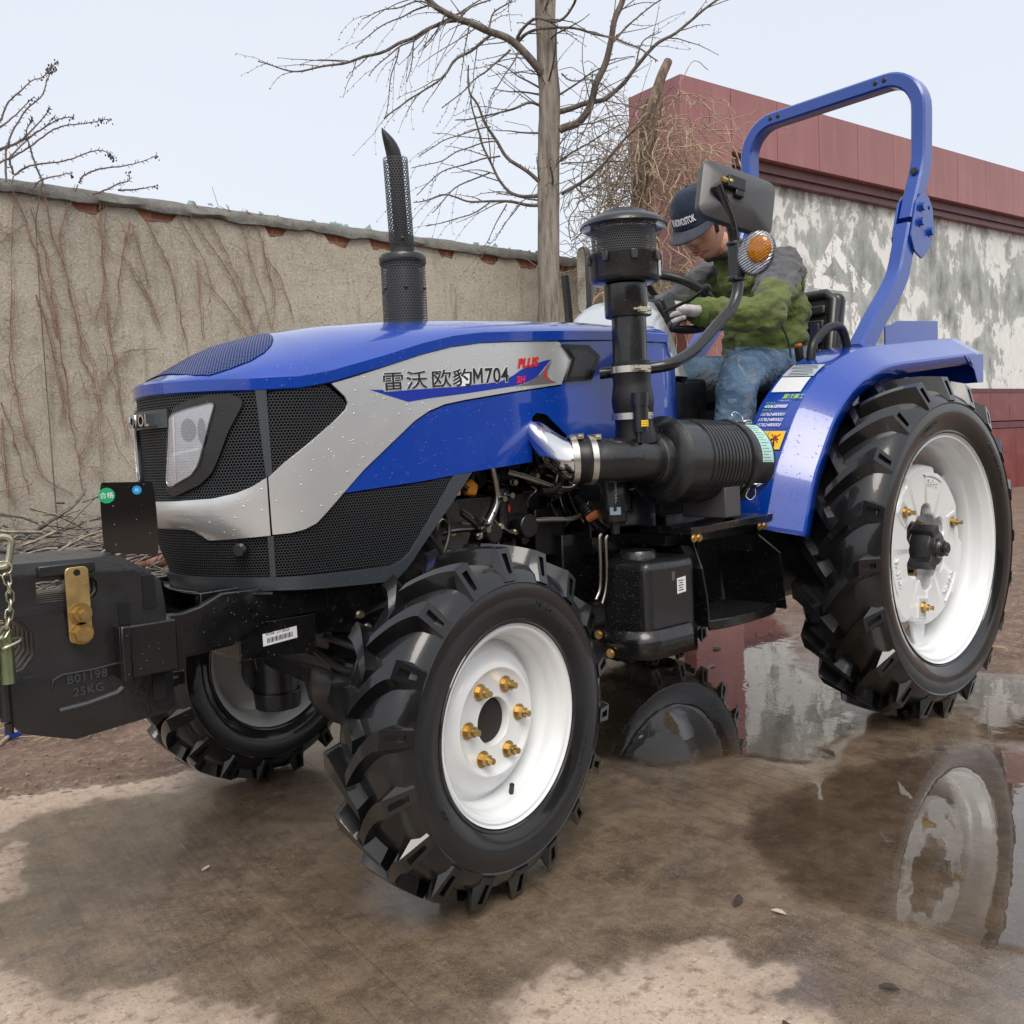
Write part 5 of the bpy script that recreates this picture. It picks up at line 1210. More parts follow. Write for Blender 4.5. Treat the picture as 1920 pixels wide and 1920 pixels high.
# ---- dash cowl -----------------------------------------------------
g = G(); st = [(.78, .325, 1.40), (.92, .325, 1.415), (1.02, .31, 1.412), (1.10, .28, 1.37), (1.16, .24, 1.28), (1.175, .22, 1.02)]
rows = []
for x, w_, z in st:
    rows.append([(x, -w_, .98), (x, -w_, z - .09), (x, -w_ + .015, z - .04), (x, -w_ + .05, z - .012), (x, 0, z), (x, w_ - .05, z - .012), (x, w_ - .015, z - .04), (x, w_, z - .09), (x, w_, .98)])
for r in rows: g.v += r
for i in range(len(rows) - 1):
    for k in range(8): g.f.append((i * 9 + k, i * 9 + k + 1, (i + 1) * 9 + k + 1, (i + 1) * 9 + k))
g.f.append(tuple(range((len(rows) - 1) * 9, len(rows) * 9)))
P('cowl', g, M['blue'], smooth=50)
g = G(); st = [(.98, .10, 1.410), (1.02, .14, 1.450), (1.06, .16, 1.492), (1.11, .17, 1.525), (1.17, .17, 1.52), (1.22, .17, 1.46), (1.27, .16, 1.38), (1.31, .14, 1.28)]
rows = []
for x, w_, z in st: rows.append([(x, -w_ - .03, 1.25), (x, -w_, z - .06), (x, -w_ + .03, z - .018), (x, -w_ * .5, z - .003), (x, 0, z), (x, w_ * .5, z - .003), (x, w_ - .03, z - .018), (x, w_, z - .06), (x, w_ + .03, 1.25)])
for r in rows: g.v += r
for i in range(len(rows) - 1):
    for k in range(8): g.f.append((i * 9 + k, i * 9 + k + 1, (i + 1) * 9 + k + 1, (i + 1) * 9 + k))
g.f.append(tuple(range(9))); g.f.append(tuple(range((len(rows) - 1) * 9, len(rows) * 9)))
P('instrument_shroud', g, M['silver'], smooth=60)
P('floor_pan', G().box((1.45, 0, .78), (.95, .66, .03)), M['black'], bevel=.004)
P('transmission_cover', G().box((1.45, 0, .93), (.8, .26, .30)).box((1.3, 0, 1.0), (.3, .3, .5)), M['dark'], bevel=.02)
# steering wheel
def steering():
    c = Vector((1.43, .0, 1.537)); ax = Vector((.5, 0, .87)).normalized(); t = empty('steering_wheel', (0, 0, 0), TR)
    u = Vector((0, 1, 0)); v = ax.cross(u).normalized()
    g = G().tube([c + (u * math.cos(a) + v * math.sin(a)) * .176 for a in [k * math.pi / 24 for k in range(48)]], .0155, 12, closed=True)
    for k in range(120): pass
    P('wheel_rim', g, M['rubber'], t, smooth=60)
    g = G()
    for a in (R(90), R(210), R(330)): g.tube([c + ax * -.03, c + (u * math.cos(a) + v * math.sin(a)) * .10 - ax * .02, c + (u * math.cos(a) + v * math.sin(a)) * .172], 1, sq=(.008, .028, .002))
    P('spokes', g, M['blackm'], t)
    g = G().cyl(c - ax * .05, c - ax * .005, .045, .035); P('hub', g, M['plastic'], t)
    P('column', G().cyl(c - ax * .42, c - ax * .05, .03, .027), M['blackm'], t)
steering()
# levers on the shroud, near side
for (a, b, c_) in (((1.20, -.16, 1.47), (1.22, -.26, 1.50), (1.24, -.31, 1.53)),): 
    P('lever', G().tube([a, b, c_], .006).ball(c_, .016, 12), M['rubber'])
P('dash_panel', G().box((1.245, -.06, 1.475), (.07, .20, .12), Matrix.Rotation(R(-25), 3, 'Y')), M['plastic'], bevel=.012, seg=3)
P('throttle_lever', G().tube(rnd3([(1.24, -.12, 1.42), (1.30, -.13, 1.425), (1.42, -.135, 1.432)]), .0085, 10).ball((1.425, -.135, 1.432), .013, 12), M['rubber'])
# ---- exhaust --------------------------------------------------------
def uvcyl(c): 
    return lambda v: (math.atan2(v.y - c[1], v.x - c[0]) * c[2], v.z)
def exhaust():
    t = empty('exhaust_stack', (0, 0, 0), TR); c = (.240, 0)
    P('muffler_guard', G().lathe([(.0635, 1.37), (.0635, 1.578)], (c[0], c[1], 0), (0, 0, 1), 48), M['guard'], t, uv=uvcyl((c[0], c[1], .0635)), smooth=60, clean=False)
    P('muffler', G().lathe([(0, 1.36), (.050, 1.36), (.050, 1.545), (.042, 1.565), (.0, 1.565)], (c[0], c[1], 0), (0, 0, 1), 32), M['dark'], t)
    P('muffler_cap', G().lathe([(.0650, 1.566), (.0672, 1.570), (.0672, 1.586), (.064, 1.592), (.042, 1.597), (.033, 1.599), (.033, 1.612), (0, 1.612)], (c[0], c[1], 0), (0, 0, 1), 40), M['plastic'], t)
    lean = Vector((-.035, 0, 1)).normalized(); o = Vector((c[0] + .001, c[1], 1.602))
    P('pipe_guard', G().lathe([(.034, 0), (.034, .010), (.0352, .012), (.0352, .262)], o, lean, 40), M['guard'], t, uv=lambda v: (math.atan2(v.y - c[1], v.x - (c[0] - (v.z - 1.6) * .035)) * .0352, v.z), smooth=60, clean=False)
    for k in range(6):
        a = k * 1.05; P('rivet', G().ball((c[0] + .0645 * math.cos(a), c[1] + .0645 * math.sin(a), 1.495), .0055, 10), M['plastic'], t)
    P('rivet', G().ball((c[0] - .018, -.031, 1.635), .0055, 10), M['plastic'], t)
    pts = [o + lean * z for z in (-.01, .1, .20, .245)] + [Vector(p) for p in ((.2285, 0, 1.868), (.225, 0, 1.882), (.219, 0, 1.896), (.2115, 0, 1.909), (.2035, 0, 1.921), (.1965, 0, 1.932), (.1915, 0, 1.941))]
    P('exhaust_tip', G().tube(pts, [.0205] * 4 + [.0215, .0208, .0188, .0155, .0110, .0060, .0012], 24), M['dark'], t, smooth=60)
exhaust()
# ---- air intake: pre-cleaner, stack, canister ----------------------
AX, AY = .632, -.50
def intake():
    t = empty('air_intake_stack', (0, 0, 0), TR)
    z = lambda *p: [(r, h) for r, h in p]
    def zf(h):
        T = [(0, 0), (1.40, 1.395), (1.475, 1.466), (1.554, 1.545), (1.66, 1.612), (1.706, 1.664), (3, 3)]
        for (a, za), (b, zb) in zip(T, T[1:]):
            if a <= h <= b: return za + (zb - za) * (h - a) / (b - a)
    L_ = lambda pr, m, nm, **k: P(nm, G().lathe([(r * .887, zf(h)) for r, h in pr], (AX - .006, AY, 0), (0, 0, 1), 48), m, t, smooth=45, **k)
    L_([(0, 1.706), (.05, 1.705), (.055, 1.699), (.075, 1.697), (.082, 1.690), (.110, 1.684), (.132, 1.672), (.1345, 1.664), (.130, 1.662), (.105, 1.672), (.0, 1.676)], M['plastic'], 'rain_cap')
    L_([(.098, 1.548), (.1015, 1.672)], M['bowl'], 'mesh_screen', uv=uvcyl((AX - .006, AY, .100)), clean=False)
    L_([(.03, 1.55), (.075, 1.60), (.06, 1.66), (0, 1.67)], M['dark'], 'inner_cone')
    L_([(.0, 1.475), (.06, 1.475), (.098, 1.476), (.107, 1.482), (.109, 1.490), (.109, 1.538), (.112, 1.541), (.112, 1.551), (.103, 1.554), (.0, 1.553)], M['plastic'], 'collar')
    for k in range(8):
        a = R(45 * k + 12); P('clip', G().box((AX - .006 + .099 * math.cos(a), AY + .099 * math.sin(a), 1.528), (.012, .018, .028), Matrix.Rotation(a, 3, 'Z')), M['plastic'], t, bevel=.003)
    L_([(.0, 1.38), (.064, 1.38), (.066, 1.384), (.066, 1.470), (.05, 1.478)], M['black'], 'neck')
    P('pipe', G().lathe([(0, 1.145), (.0475, 1.145), (.0475, 1.40), (0, 1.40)], (AX + .004, AY, 0), (0, 0, 1), 40), M['black'], t)
    P('rubber_elbow', G().tube(spline([(AX + .006, AY, 1.255), (AX + .008, AY, 1.20), (AX + .010, AY, 1.14), (AX + .012, AY, 1.09), (AX + .02, AY, 1.03)], 4), [.0525, .053, .053, .053, .0515, .053, .056, .058, .0585, .057, .055, .053, .0525, .053, .056, .060, .062], 32), M['rubber'], t, smooth=70)
    for zz, r_ in ((1.388, .0595), (1.232, .0540), (1.104, .0555)):
        c = P('hose_clamp', G().lathe([(r_, -.009), (r_ + .002, -.009), (r_ + .002, .009), (r_, .009)], (AX + .006, AY, zz), (0, 0, 1), 40, closed=True), M['clamp'], t, smooth=30)
        g = G().box((AX - .012, AY - r_ - .006, zz), (.03, .012, .014)).cyl((AX - .045, AY - r_ - .005, zz), (AX + .02, AY - r_ - .005, zz), .0035, seg=8); P('clamp_screw', g, M['zincg'], c, bevel=.001)
    for zz, w_, h_, a in ((1.500, .018, .042, -44), (1.432, .016, .040, -38)):
        g = G(); rr = (.0985 if zz > 1.48 else .0592)
        for i in range(7):
            aa = R(a + (i - 3) * (7 if rr > .1 else 9)) ; g.v += [(AX - .006 + rr * math.cos(aa), AY + rr * math.sin(aa), zz - h_ / 2), (AX - .006 + rr * math.cos(aa), AY + rr * math.sin(aa), zz + h_ / 2)]
        for i in range(6): g.f.append((2 * i, 2 * i + 1, 2 * i + 3, 2 * i + 2))
        lb = P('label_sticker', g, M['sticker'], t, smooth=60, clean=False)
        g = G()
        for i in range(5): 
            aa = R(a + (i - 2) * 5 + 1); rr2 = rr + .0008; g.tube([(AX - .006 + rr2 * math.cos(aa), AY + rr2 * math.sin(aa), zz - h_ / 2 + .006), (AX - .006 + rr2 * math.cos(aa), AY + rr2 * math.sin(aa), zz + h_ / 2 - .006)], .0011 if i % 2 else .0006, 4)
        P('bar_code', g, M['ink'], lb, clean=False)
intake()
def canister():
    t = empty('air_cleaner', (0, 0, 0), TR); z = .968; y = -.50
    AXX = (1, 0, -.05)
    o = (.70, y, .980)
    pr = [(0, 0), (.07, 0), (.075, .004), (.079, .030), (.100, .033), (.118, .045), (.1265, .052), (.1265, .056), (.1185, .058), (.1185, .14)]
    for i in range(11): pr += [(.1185, .150 + i * .016), (.1235, .152 + i * .016), (.1235, .160 + i * .016), (.1185, .162 + i * .016)]
    pr += [(.1185, .335), (.1255, .337), (.1285, .345), (.1285, .352), (.124, .356), (.124, .435), (.118, .452), (.10, .456), (.095, .462), (0, .462)]
    P('canister', G().lathe(pr, o, AXX, 64), M['plastic'], t, smooth=35)
    g = G().cyl((1.085, y + .02, .87), (1.10, y + .01, .80), .034, .030).cyl((1.10, y + .01, .80), (1.105, y, .775), .03, .022); P('dust_valve', g, M['rubber'], t, smooth=40)
    P('mount_bracket', G().box((.955, y - .02, .845), (.075, .16, .09)), M['steel'] if False else pbr('grey_bracket', (.06, .06, .062), .5), t, bevel=.004)
    # elbow, hose and chrome crossover pipe
    cen = [(.742, -.505, .982), (.66, -.530, .985), (.59, -.540, .986), (.50, -.500, .990)]
    P('elbow', G().tube(spline([(.72, -.50, .980), (.66, -.515, .983), (.59, -.515, .985), (.53, -.500, .986), (.475, -.470, .988)], 5), [.072] * 3 + [.060] * 15 + [.0595] * 3, 36), M['plastic'], t, smooth=50)
    g = G().tube(spline([(.51, -.487, .988), (.475, -.467, .990), (.440, -.448, .993)], 5), [.0615, .062, .062, .0615, .062, .0625, .0615, .060, .059, .058, .0575], 36); P('hose', g, M['rubber'], t, smooth=60)
    P('crossover_pipe', G().tube(spline([(.462, -.461, .989), (.440, -.444, .994), (.427, -.415, 1.012), (.422, -.375, 1.042), (.425, -.335, 1.072), (.437, -.285, 1.095)], 6), [.054] * 6 + [.0525 - .0012 * k for k in range(25)], 36), M['chrome'], t, smooth=70)
    for p, d in (((.487, -.477, .989), (.87, -.49, 0)), ((.447, -.451, .992), (.84, -.54, .03))):
        c = P('hose_clamp', G().lathe([(.060, -.008), (.0665, -.008), (.0665, .008), (.060, .008)], p, d, 40, closed=True), M['clamp'], t, smooth=30)
        q = Vector(p) + Vector((0, -.02, .062)); P('clamp_screw', G().box(q, (.02, .03, .014)).cyl(q + Vector((0, -.022, 0)), q + Vector((0, .02, 0)), .004, seg=8), M['zincg'], c)
    # restriction indicator on the elbow
    g = G().cyl((.603, -.555, 1.03), (.603, -.555, 1.065), .010).cyl((.603, -.560, 1.060), (.603, -.560, 1.155), .0205).cyl((.603, -.56, 1.13), (.603, -.56, 1.165), .0235)
    ind = P('indicator', g, M['plastic'], t, smooth=30)
    for zz, w_ in ((1.112, 4), (1.088, 1), (1.082, 1), (1.076, 1)):
        g = G().lathe([(.0212, zz - .0015 * w_ * 1.6), (.0212, zz + .0015 * w_ * 1.6)], (.603, -.56, 0), (0, 0, 1), 16, a0=R(180 if w_ == 1 else 250), a1=R(320)); P('indicator_mark', g, M['yellow'], ind, clean=False)
    # label on the canister rear and wire clips
    d_ = Vector(AXX).normalized(); oo = Vector(o)
    up = Vector((.05, 0, 1)).normalized(); sd_ = Vector((0, -1, 0))
    g = G()
    for i in range(9):
        a = R(-2 + i * 8)
        for h in (.375, .432): g.v.append(oo + d_ * h + (sd_ * math.cos(a) + up * math.sin(a)) * .1248)
    for i in range(8): g.f.append((2 * i, 2 * i + 1, 2 * i + 3, 2 * i + 2))
    P('label_sticker', g, pbr('mint_sticker', (.42, .66, .60), .4), t, smooth=60, clean=False)
    g = G()
    for i in range(14):
        a = R(0 + i * 4.3)
        g.tube([oo + d_ * .381 + (sd_ * math.cos(a) + up * math.sin(a)) * .1252, oo + d_ * (.422 - (i % 3) * .008) + (sd_ * math.cos(a) + up * math.sin(a)) * .1252], .0007, 4)
    P('label_print', g, pbr('label_teal', (.08, .22, .2), .5), t, clean=False)
    for a_ in (62, -38):
        a = R(a_); rd = sd_ * math.cos(a) + up * math.sin(a); tg = -sd_ * math.sin(a) + up * math.cos(a); g = G()
        for s in (-1, 1):
            g.tube(spline([oo + d_ * .34 + rd * .13 + tg * .004 * s, oo + d_ * .325 + rd * .143 + tg * .022 * s, oo + d_ * .345 + rd * .152 + tg * .030 * s, oo + d_ * .375 + rd * .140 + tg * .020 * s, oo + d_ * .37 + rd * .131 + tg * .005 * s], 5), .0020, 6)
        P('wire_clip', g, M['chrome'], t, smooth=60)
canister()
# ---- engine bay ------------------------------------------------------
def engine():
    rng = random.Random(3)
    e = G(); e.box((.42, 0, .80), (.95, .34, .34)).box((.30, 0, 1.02), (.80, .30, .20)).box((.1, 0, .68), (.5, .30, .24)); P('engine_block', e, M['dark'], bevel=.01)
    g = G()
    for i in range(4): g.cyl((.20 + i * .1, -.17, .95), (.20 + i * .1, -.23, .95), .035, .03); g.box((.20 + i * .1, -.19, .87), (.06, .06, .07))
    g.box((.33, -.21, .855), (.26, .08, .09)).cyl((.30, -.24, .80), (.30, -.29, .80), .028).cyl((.42, -.22, .81), (.42, -.30, .81), .038, .034).cyl((.36, -.25, .92), (.36, -.25, .80), .018).box((.55, -.20, .78), (.12, .09, .14)).box((.20, -.19, .77), (.14, .06, .10))
    P('injection_pump', g, M['dark'], bevel=.004)
    g = G()
    for i in range(60):
        x, z = rng.uniform(.05, .68), rng.uniform(.74, 1.0); s = rng.uniform(.008, .026); g.cyl((x, -.17, z), (x, -.175 - rng.uniform(.01, .06), z), s, s * rng.uniform(.6, 1), seg=rng.choice((6, 12)))
    P('engine_fittings', g, M['dark'], smooth=30, clean=False)
    g = G()
    for i in range(30):
        x, z = rng.uniform(.08, .68), rng.uniform(.76, .98); p = [Vector((x, -.2 - rng.random() * .05, z))]
        for k in range(4): p.append(p[-1] + Vector((rng.uniform(-.06, .07), rng.uniform(-.03, .02), rng.uniform(-.08, .06))))
        g.tube(spline(p, 5), rng.choice((.004, .005, .007)), 8)
    P('wiring_hoses', g, M['rubber'], clean=False)
    for i in range(14):
        x, z = rng.uniform(.10, .66), rng.uniform(.76, .97); q = G().cyl((x, -.24, z), (x, -.24 - rng.uniform(.03, .06), z), .008).hexbolt((x, -.27, z), (0, -1, 0), .007, .01)
        P('engine_nut', q, M['steel'] if i % 3 else M['zincg'], smooth=30)
    for i in range(7):
        x, z = rng.uniform(.12, .6), rng.uniform(.8, .96); p = [Vector((x, -.27, z))]
        for k in range(3): p.append(p[-1] + Vector((rng.uniform(-.04, .06), rng.uniform(-.01, .01), rng.uniform(-.07, .03))))
        P('injector_line', G().tube(spline(p, 5), .0032, 6), M['steel'], smooth=60)
    # bare metal pipes
    P('metal_pipe', G().tube(spline([(.323, -.26, .985), (.335, -.26, .93), (.335, -.26, .88), (.30, -.26, .825), (.27, -.26, .79)], 5), .0105), M['steel'], smooth=60)
    P('metal_pipe', G().tube(spline([(.36, -.28, .965), (.43, -.29, .945), (.52, -.30, .912), (.58, -.30, .905), (.605, -.30, .925), (.59, -.27, .955)], 6), .0095), M['steel'], smooth=60)
    P('metal_pipe', G().tube(spline([(.435, -.29, .825), (.50, -.30, .822), (.58, -.31, .818), (.63, -.31, .84), (.648, -.31, .88), (.645, -.30, .95)], 6), .0090), M['steel'], smooth=60)
    P('metal_pipe', G().tube(spline([(.60, -.40, .775), (.593, -.40, .76), (.593, -.40, .68), (.588, -.40, .62), (.57, -.40, .59)], 5), .0055), M['steel'], smooth=60)
    P('metal_pipe', G().tube(spline([(.625, -.40, .768), (.618, -.40, .75), (.618, -.40, .66), (.61, -.40, .61), (.595, -.40, .575)], 5), .0055), M['steel'], smooth=60)
    def corr(pts, r, nm='corrugated_hose'):
        p = spline(pts, 14); rr = [r * (1.12 if i % 2 else .88) for i in range(len(p))]; P(nm, G().tube(p, rr, 10), M['rubber'], smooth=25)
    corr([(.455, -.30, .975), (.50, -.31, .975), (.535, -.31, .955), (.535, -.31, .925), (.50, -.31, .905), (.46, -.31, .905)], .009)
    corr([(.60, -.30, .88), (.615, -.32, .85), (.64, -.34, .80), (.665, -.35, .775)], .014)
    P('filler_cap', G().lathe([(0, .022), (.022, .022), (.026, .016), (.026, 0)], (.262, -.225, .925), (0, -1, .15), 5), M['orange'], bevel=.004)
    P('filler_neck', G().cyl((.262, -.14, .91), (.262, -.225, .925), .016), M['dark'])
    P('drain_tag', G().cyl((.37, -.255, .862), (.37, -.262, .862), .013, seg=8), M['redt'])
    P('orange_plug', G().cyl((.622, -.33, .815), (.632, -.36, .83), .012), pbr('copper_plug', (.5, .16, .06), .5))
    # fuel filter
    t = empty('fuel_filter', (0, 0, 0), TR)
    P('filter_can', G().lathe([(0, .80), (.03, .80), (.036, .808), (.036, .835), (.045, .838), (.045, .93), (.04, .94), (0, .94)], (.66, -.40, 0), (0, 0, 1), 32), M['plastic'], t)
    P('bracket', G().box((.68, -.34, .89), (.10, .10, .05)).box((.66, -.40, .955), (.06, .06, .03)), M['dark'], t, bevel=.003)
    P('drain', G().cyl((.66, -.40, .77), (.66, -.40, .80), .014), M['plastic'], t)
    g = text_geo('DIESEL', .022, lambda u, v, w_: (.6225 - .001 + v * 0 + .0, 0, 0) if False else (.615 + v * .6, -.4455 + v * .1, .925 - u), .0003); P('filter_print', g, M['white2'], t, smooth=0)
    P('label_sticker', G().add([(.618, -.421, .828), (.640, -.443, .828), (.640, -.443, .850), (.618, -.421, .850)], [(0, 1, 2, 3)]), pbr('pale_blue_label', (.45, .6, .68), .4), t, smooth=0)
    P('bracket_plate', G().prism([(.10, .74), (.20, .74), (.235, .80), (.22, .86), (.185, .90), (.12, .94), (.10, .90)], -.262, -.256), pbr('bracket_brown_black', (.025, .022, .02), .4, coat=.3), bevel=.001)
    P('bolt', G().hexbolt((.175, -.262, .815), (0, -1, 0), .009, .008), M['gold'], smooth=30)
    g = G()
    for i in range(5): g.box((.145 + .0, -.2625, .79 - i * .0 + i * .022), (.012, .002, .012))
    P('slots', g, M['matte'], smooth=0)
engine()
# ---- chassis, front axle ------------------------------------------------
def chassis():
    P('frame_rail', G().prism([(-.50, .735), (-.30, .74), (.6, .74), (1.2, .70), (1.2, .52), (.4, .52), (.05, .56), (-.23, .60), (-.50, .61)], -.20, -.17).prism([(-.50, .735), (-.30, .74), (.6, .74), (1.2, .70), (1.2, .52), (.4, .52), (.05, .56), (-.23, .60), (-.50, .61)], .17, .20), M['black'], bevel=.003)
    P('gearbox', G().box((1.0, 0, .60), (1.1, .34, .34)).box((1.7, 0, .62), (.7, .42, .44)), M['cast'], bevel=.03)
    P('rear_axle', G().cyl((1.975, -.55, .611), (1.975, .55, .611), .085).cyl((1.975, -.30, .611), (1.975, .30, .611), .15), M['cast'])
    # bracket arms that carry the weights
    for m in (-1, 1):
        g = G().prism([(-.685, .706), (-.56, .704), (-.52, .712), (-.468, .735), (-.20, .735), (-.20, .66), (-.36, .655), (-.45, .612), (-.52, .607), (-.685, .602)], .245 * m, .225 * m)
        g.box((-.665, .235 * m, .655), (.045, .05, .118))
        if m < 0: g.box((-.660, -.277, .652), (.118, .082, .108)); g.box((-.708, -.322, .652), (.020, .012, .112))
        P('weight_bracket', g, M['black'], bevel=.004)
    P('weight_crossbar', G().box((-.675, 0, .655), (.06, .47, .10)), M['black'], bevel=.004)
    P('bolt', G().hexbolt((-.40, -.246, .70), (0, -1, 0), .010, .006), M['black']); P('bolt', G().hexbolt((-.31, -.246, .70), (0, -1, 0), .010, .006), M['black']); P('bolt', G().hexbolt((-.25, -.246, .695), (0, -1, 0), .010, .006), M['black'])
    P('cross_box', G().prism([(-.432, .655), (-.235, .655), (-.235, .560), (-.432, .572)], -.24, .24), M['black'], bevel=.003)
    st_ = P('label_sticker', G().add([(-.375, -.2425, .597), (-.287, -.2425, .604), (-.287, -.2425, .632), (-.375, -.2425, .626)], [(0, 1, 2, 3)]), M['sticker'], smooth=0)
    g = G()
    for i in range(18): x = -.363 + i * .0037; g.box((x, -.2432, .6095 + (x + .36) * .09), (.0012 + .0012 * (i * 7 % 3 == 0), .0006, .011))
    P('bar_code', g, M['ink'], st_, smooth=0)
    P('label_print', text_geo('M704  LV 0625', .010, lambda u, v, w_: (-.368 + u, -.2432, .620 + v + u * .08), .0002), M['ink'], st_, smooth=0)
    # front drive axle
    g = G().tube(spline([(0, -.46, .43), (0, -.30, .42), (0, -.12, .41), (0, 0, .41), (0, .12, .41), (0, .30, .42), (0, .46, .43)], 4), [.06, .06, .055, .055, .055, .055, .058, .065, .08, .10, .11, .12, .12, .12, .11, .10, .08, .065, .055, .055, .055, .055, .058, .06, .06], 24)
    g.ball((0, 0, .41), .13, 20).cyl((0, 0, .41), (.25, 0, .46), .05, .04)
    P('front_axle', g, M['cast'], smooth=60)
    P('axle_pivot', G().box((-.02, 0, .54), (.22, .20, .16)).box((.0, 0, .64), (.4, .3, .12)), M['cast'], bevel=.01)
    for m in (-1, 1):
        k = empty('steering_knuckle', (0, .0, 0), TR)
        g = G().cyl((0, .46 * m, .56), (0, .46 * m, .28), .058, .064).cyl((0, .46 * m, .40), (-.0, .53 * m, .40), .07, .075).cyl((0, .46 * m, .30), (0, .46 * m, .245), .075, .07).cyl((0, .46 * m, .56), (0, .46 * m, .60), .045)
        P('kingpin_housing', g, M['cast'], k, bevel=.004)
        g = G().cyl((0, .47 * m, .36), (0, .53 * m, .36), .095, .085); P('reduction_case', g, M['cast'], k)
        g = G().tube([(.0, .45 * m, .50), (-.11, .40 * m, .50)], 1, sq=(.02, .05, .004)).cyl((-.11, .40 * m, .48), (-.11, .40 * m, .53), .016); P('steering_arm', g, M['cast'], k)
    P('tie_rod', G().tube([(-.11, -.40, .505), (-.13, 0, .50), (-.11, .40, .505)], .013), M['black'])
    P('steering_cylinder', G().cyl((-.13, -.16, .50), (-.13, .16, .50), .028), M['dark'])
    g = G()
    for pts in ([(-.18, -.18, .58), (-.12, -.30, .55), (-.05, -.36, .56), (.05, -.33, .6)], [(-.2, -.12, .56), (-.16, -.24, .50), (-.1, -.32, .53), (0, -.3, .62)], [(-.1, -.2, .62), (-.05, -.3, .66), (.05, -.3, .64), (.1, -.22, .6)]): g.tube(spline(pts, 6), .009, 8)
    P('hydraulic_hoses', g, M['rubber'])
    g = G()
    for p in ((-.12, -.252, .635), (-.10, -.252, .60), (-.07, -.25, .575), (-.13, -.26, .56)): g.hexbolt(p, (0, -1, 0), .008, .014)
    P('hose_fittings', g, M['zincg'], smooth=30)
chassis()
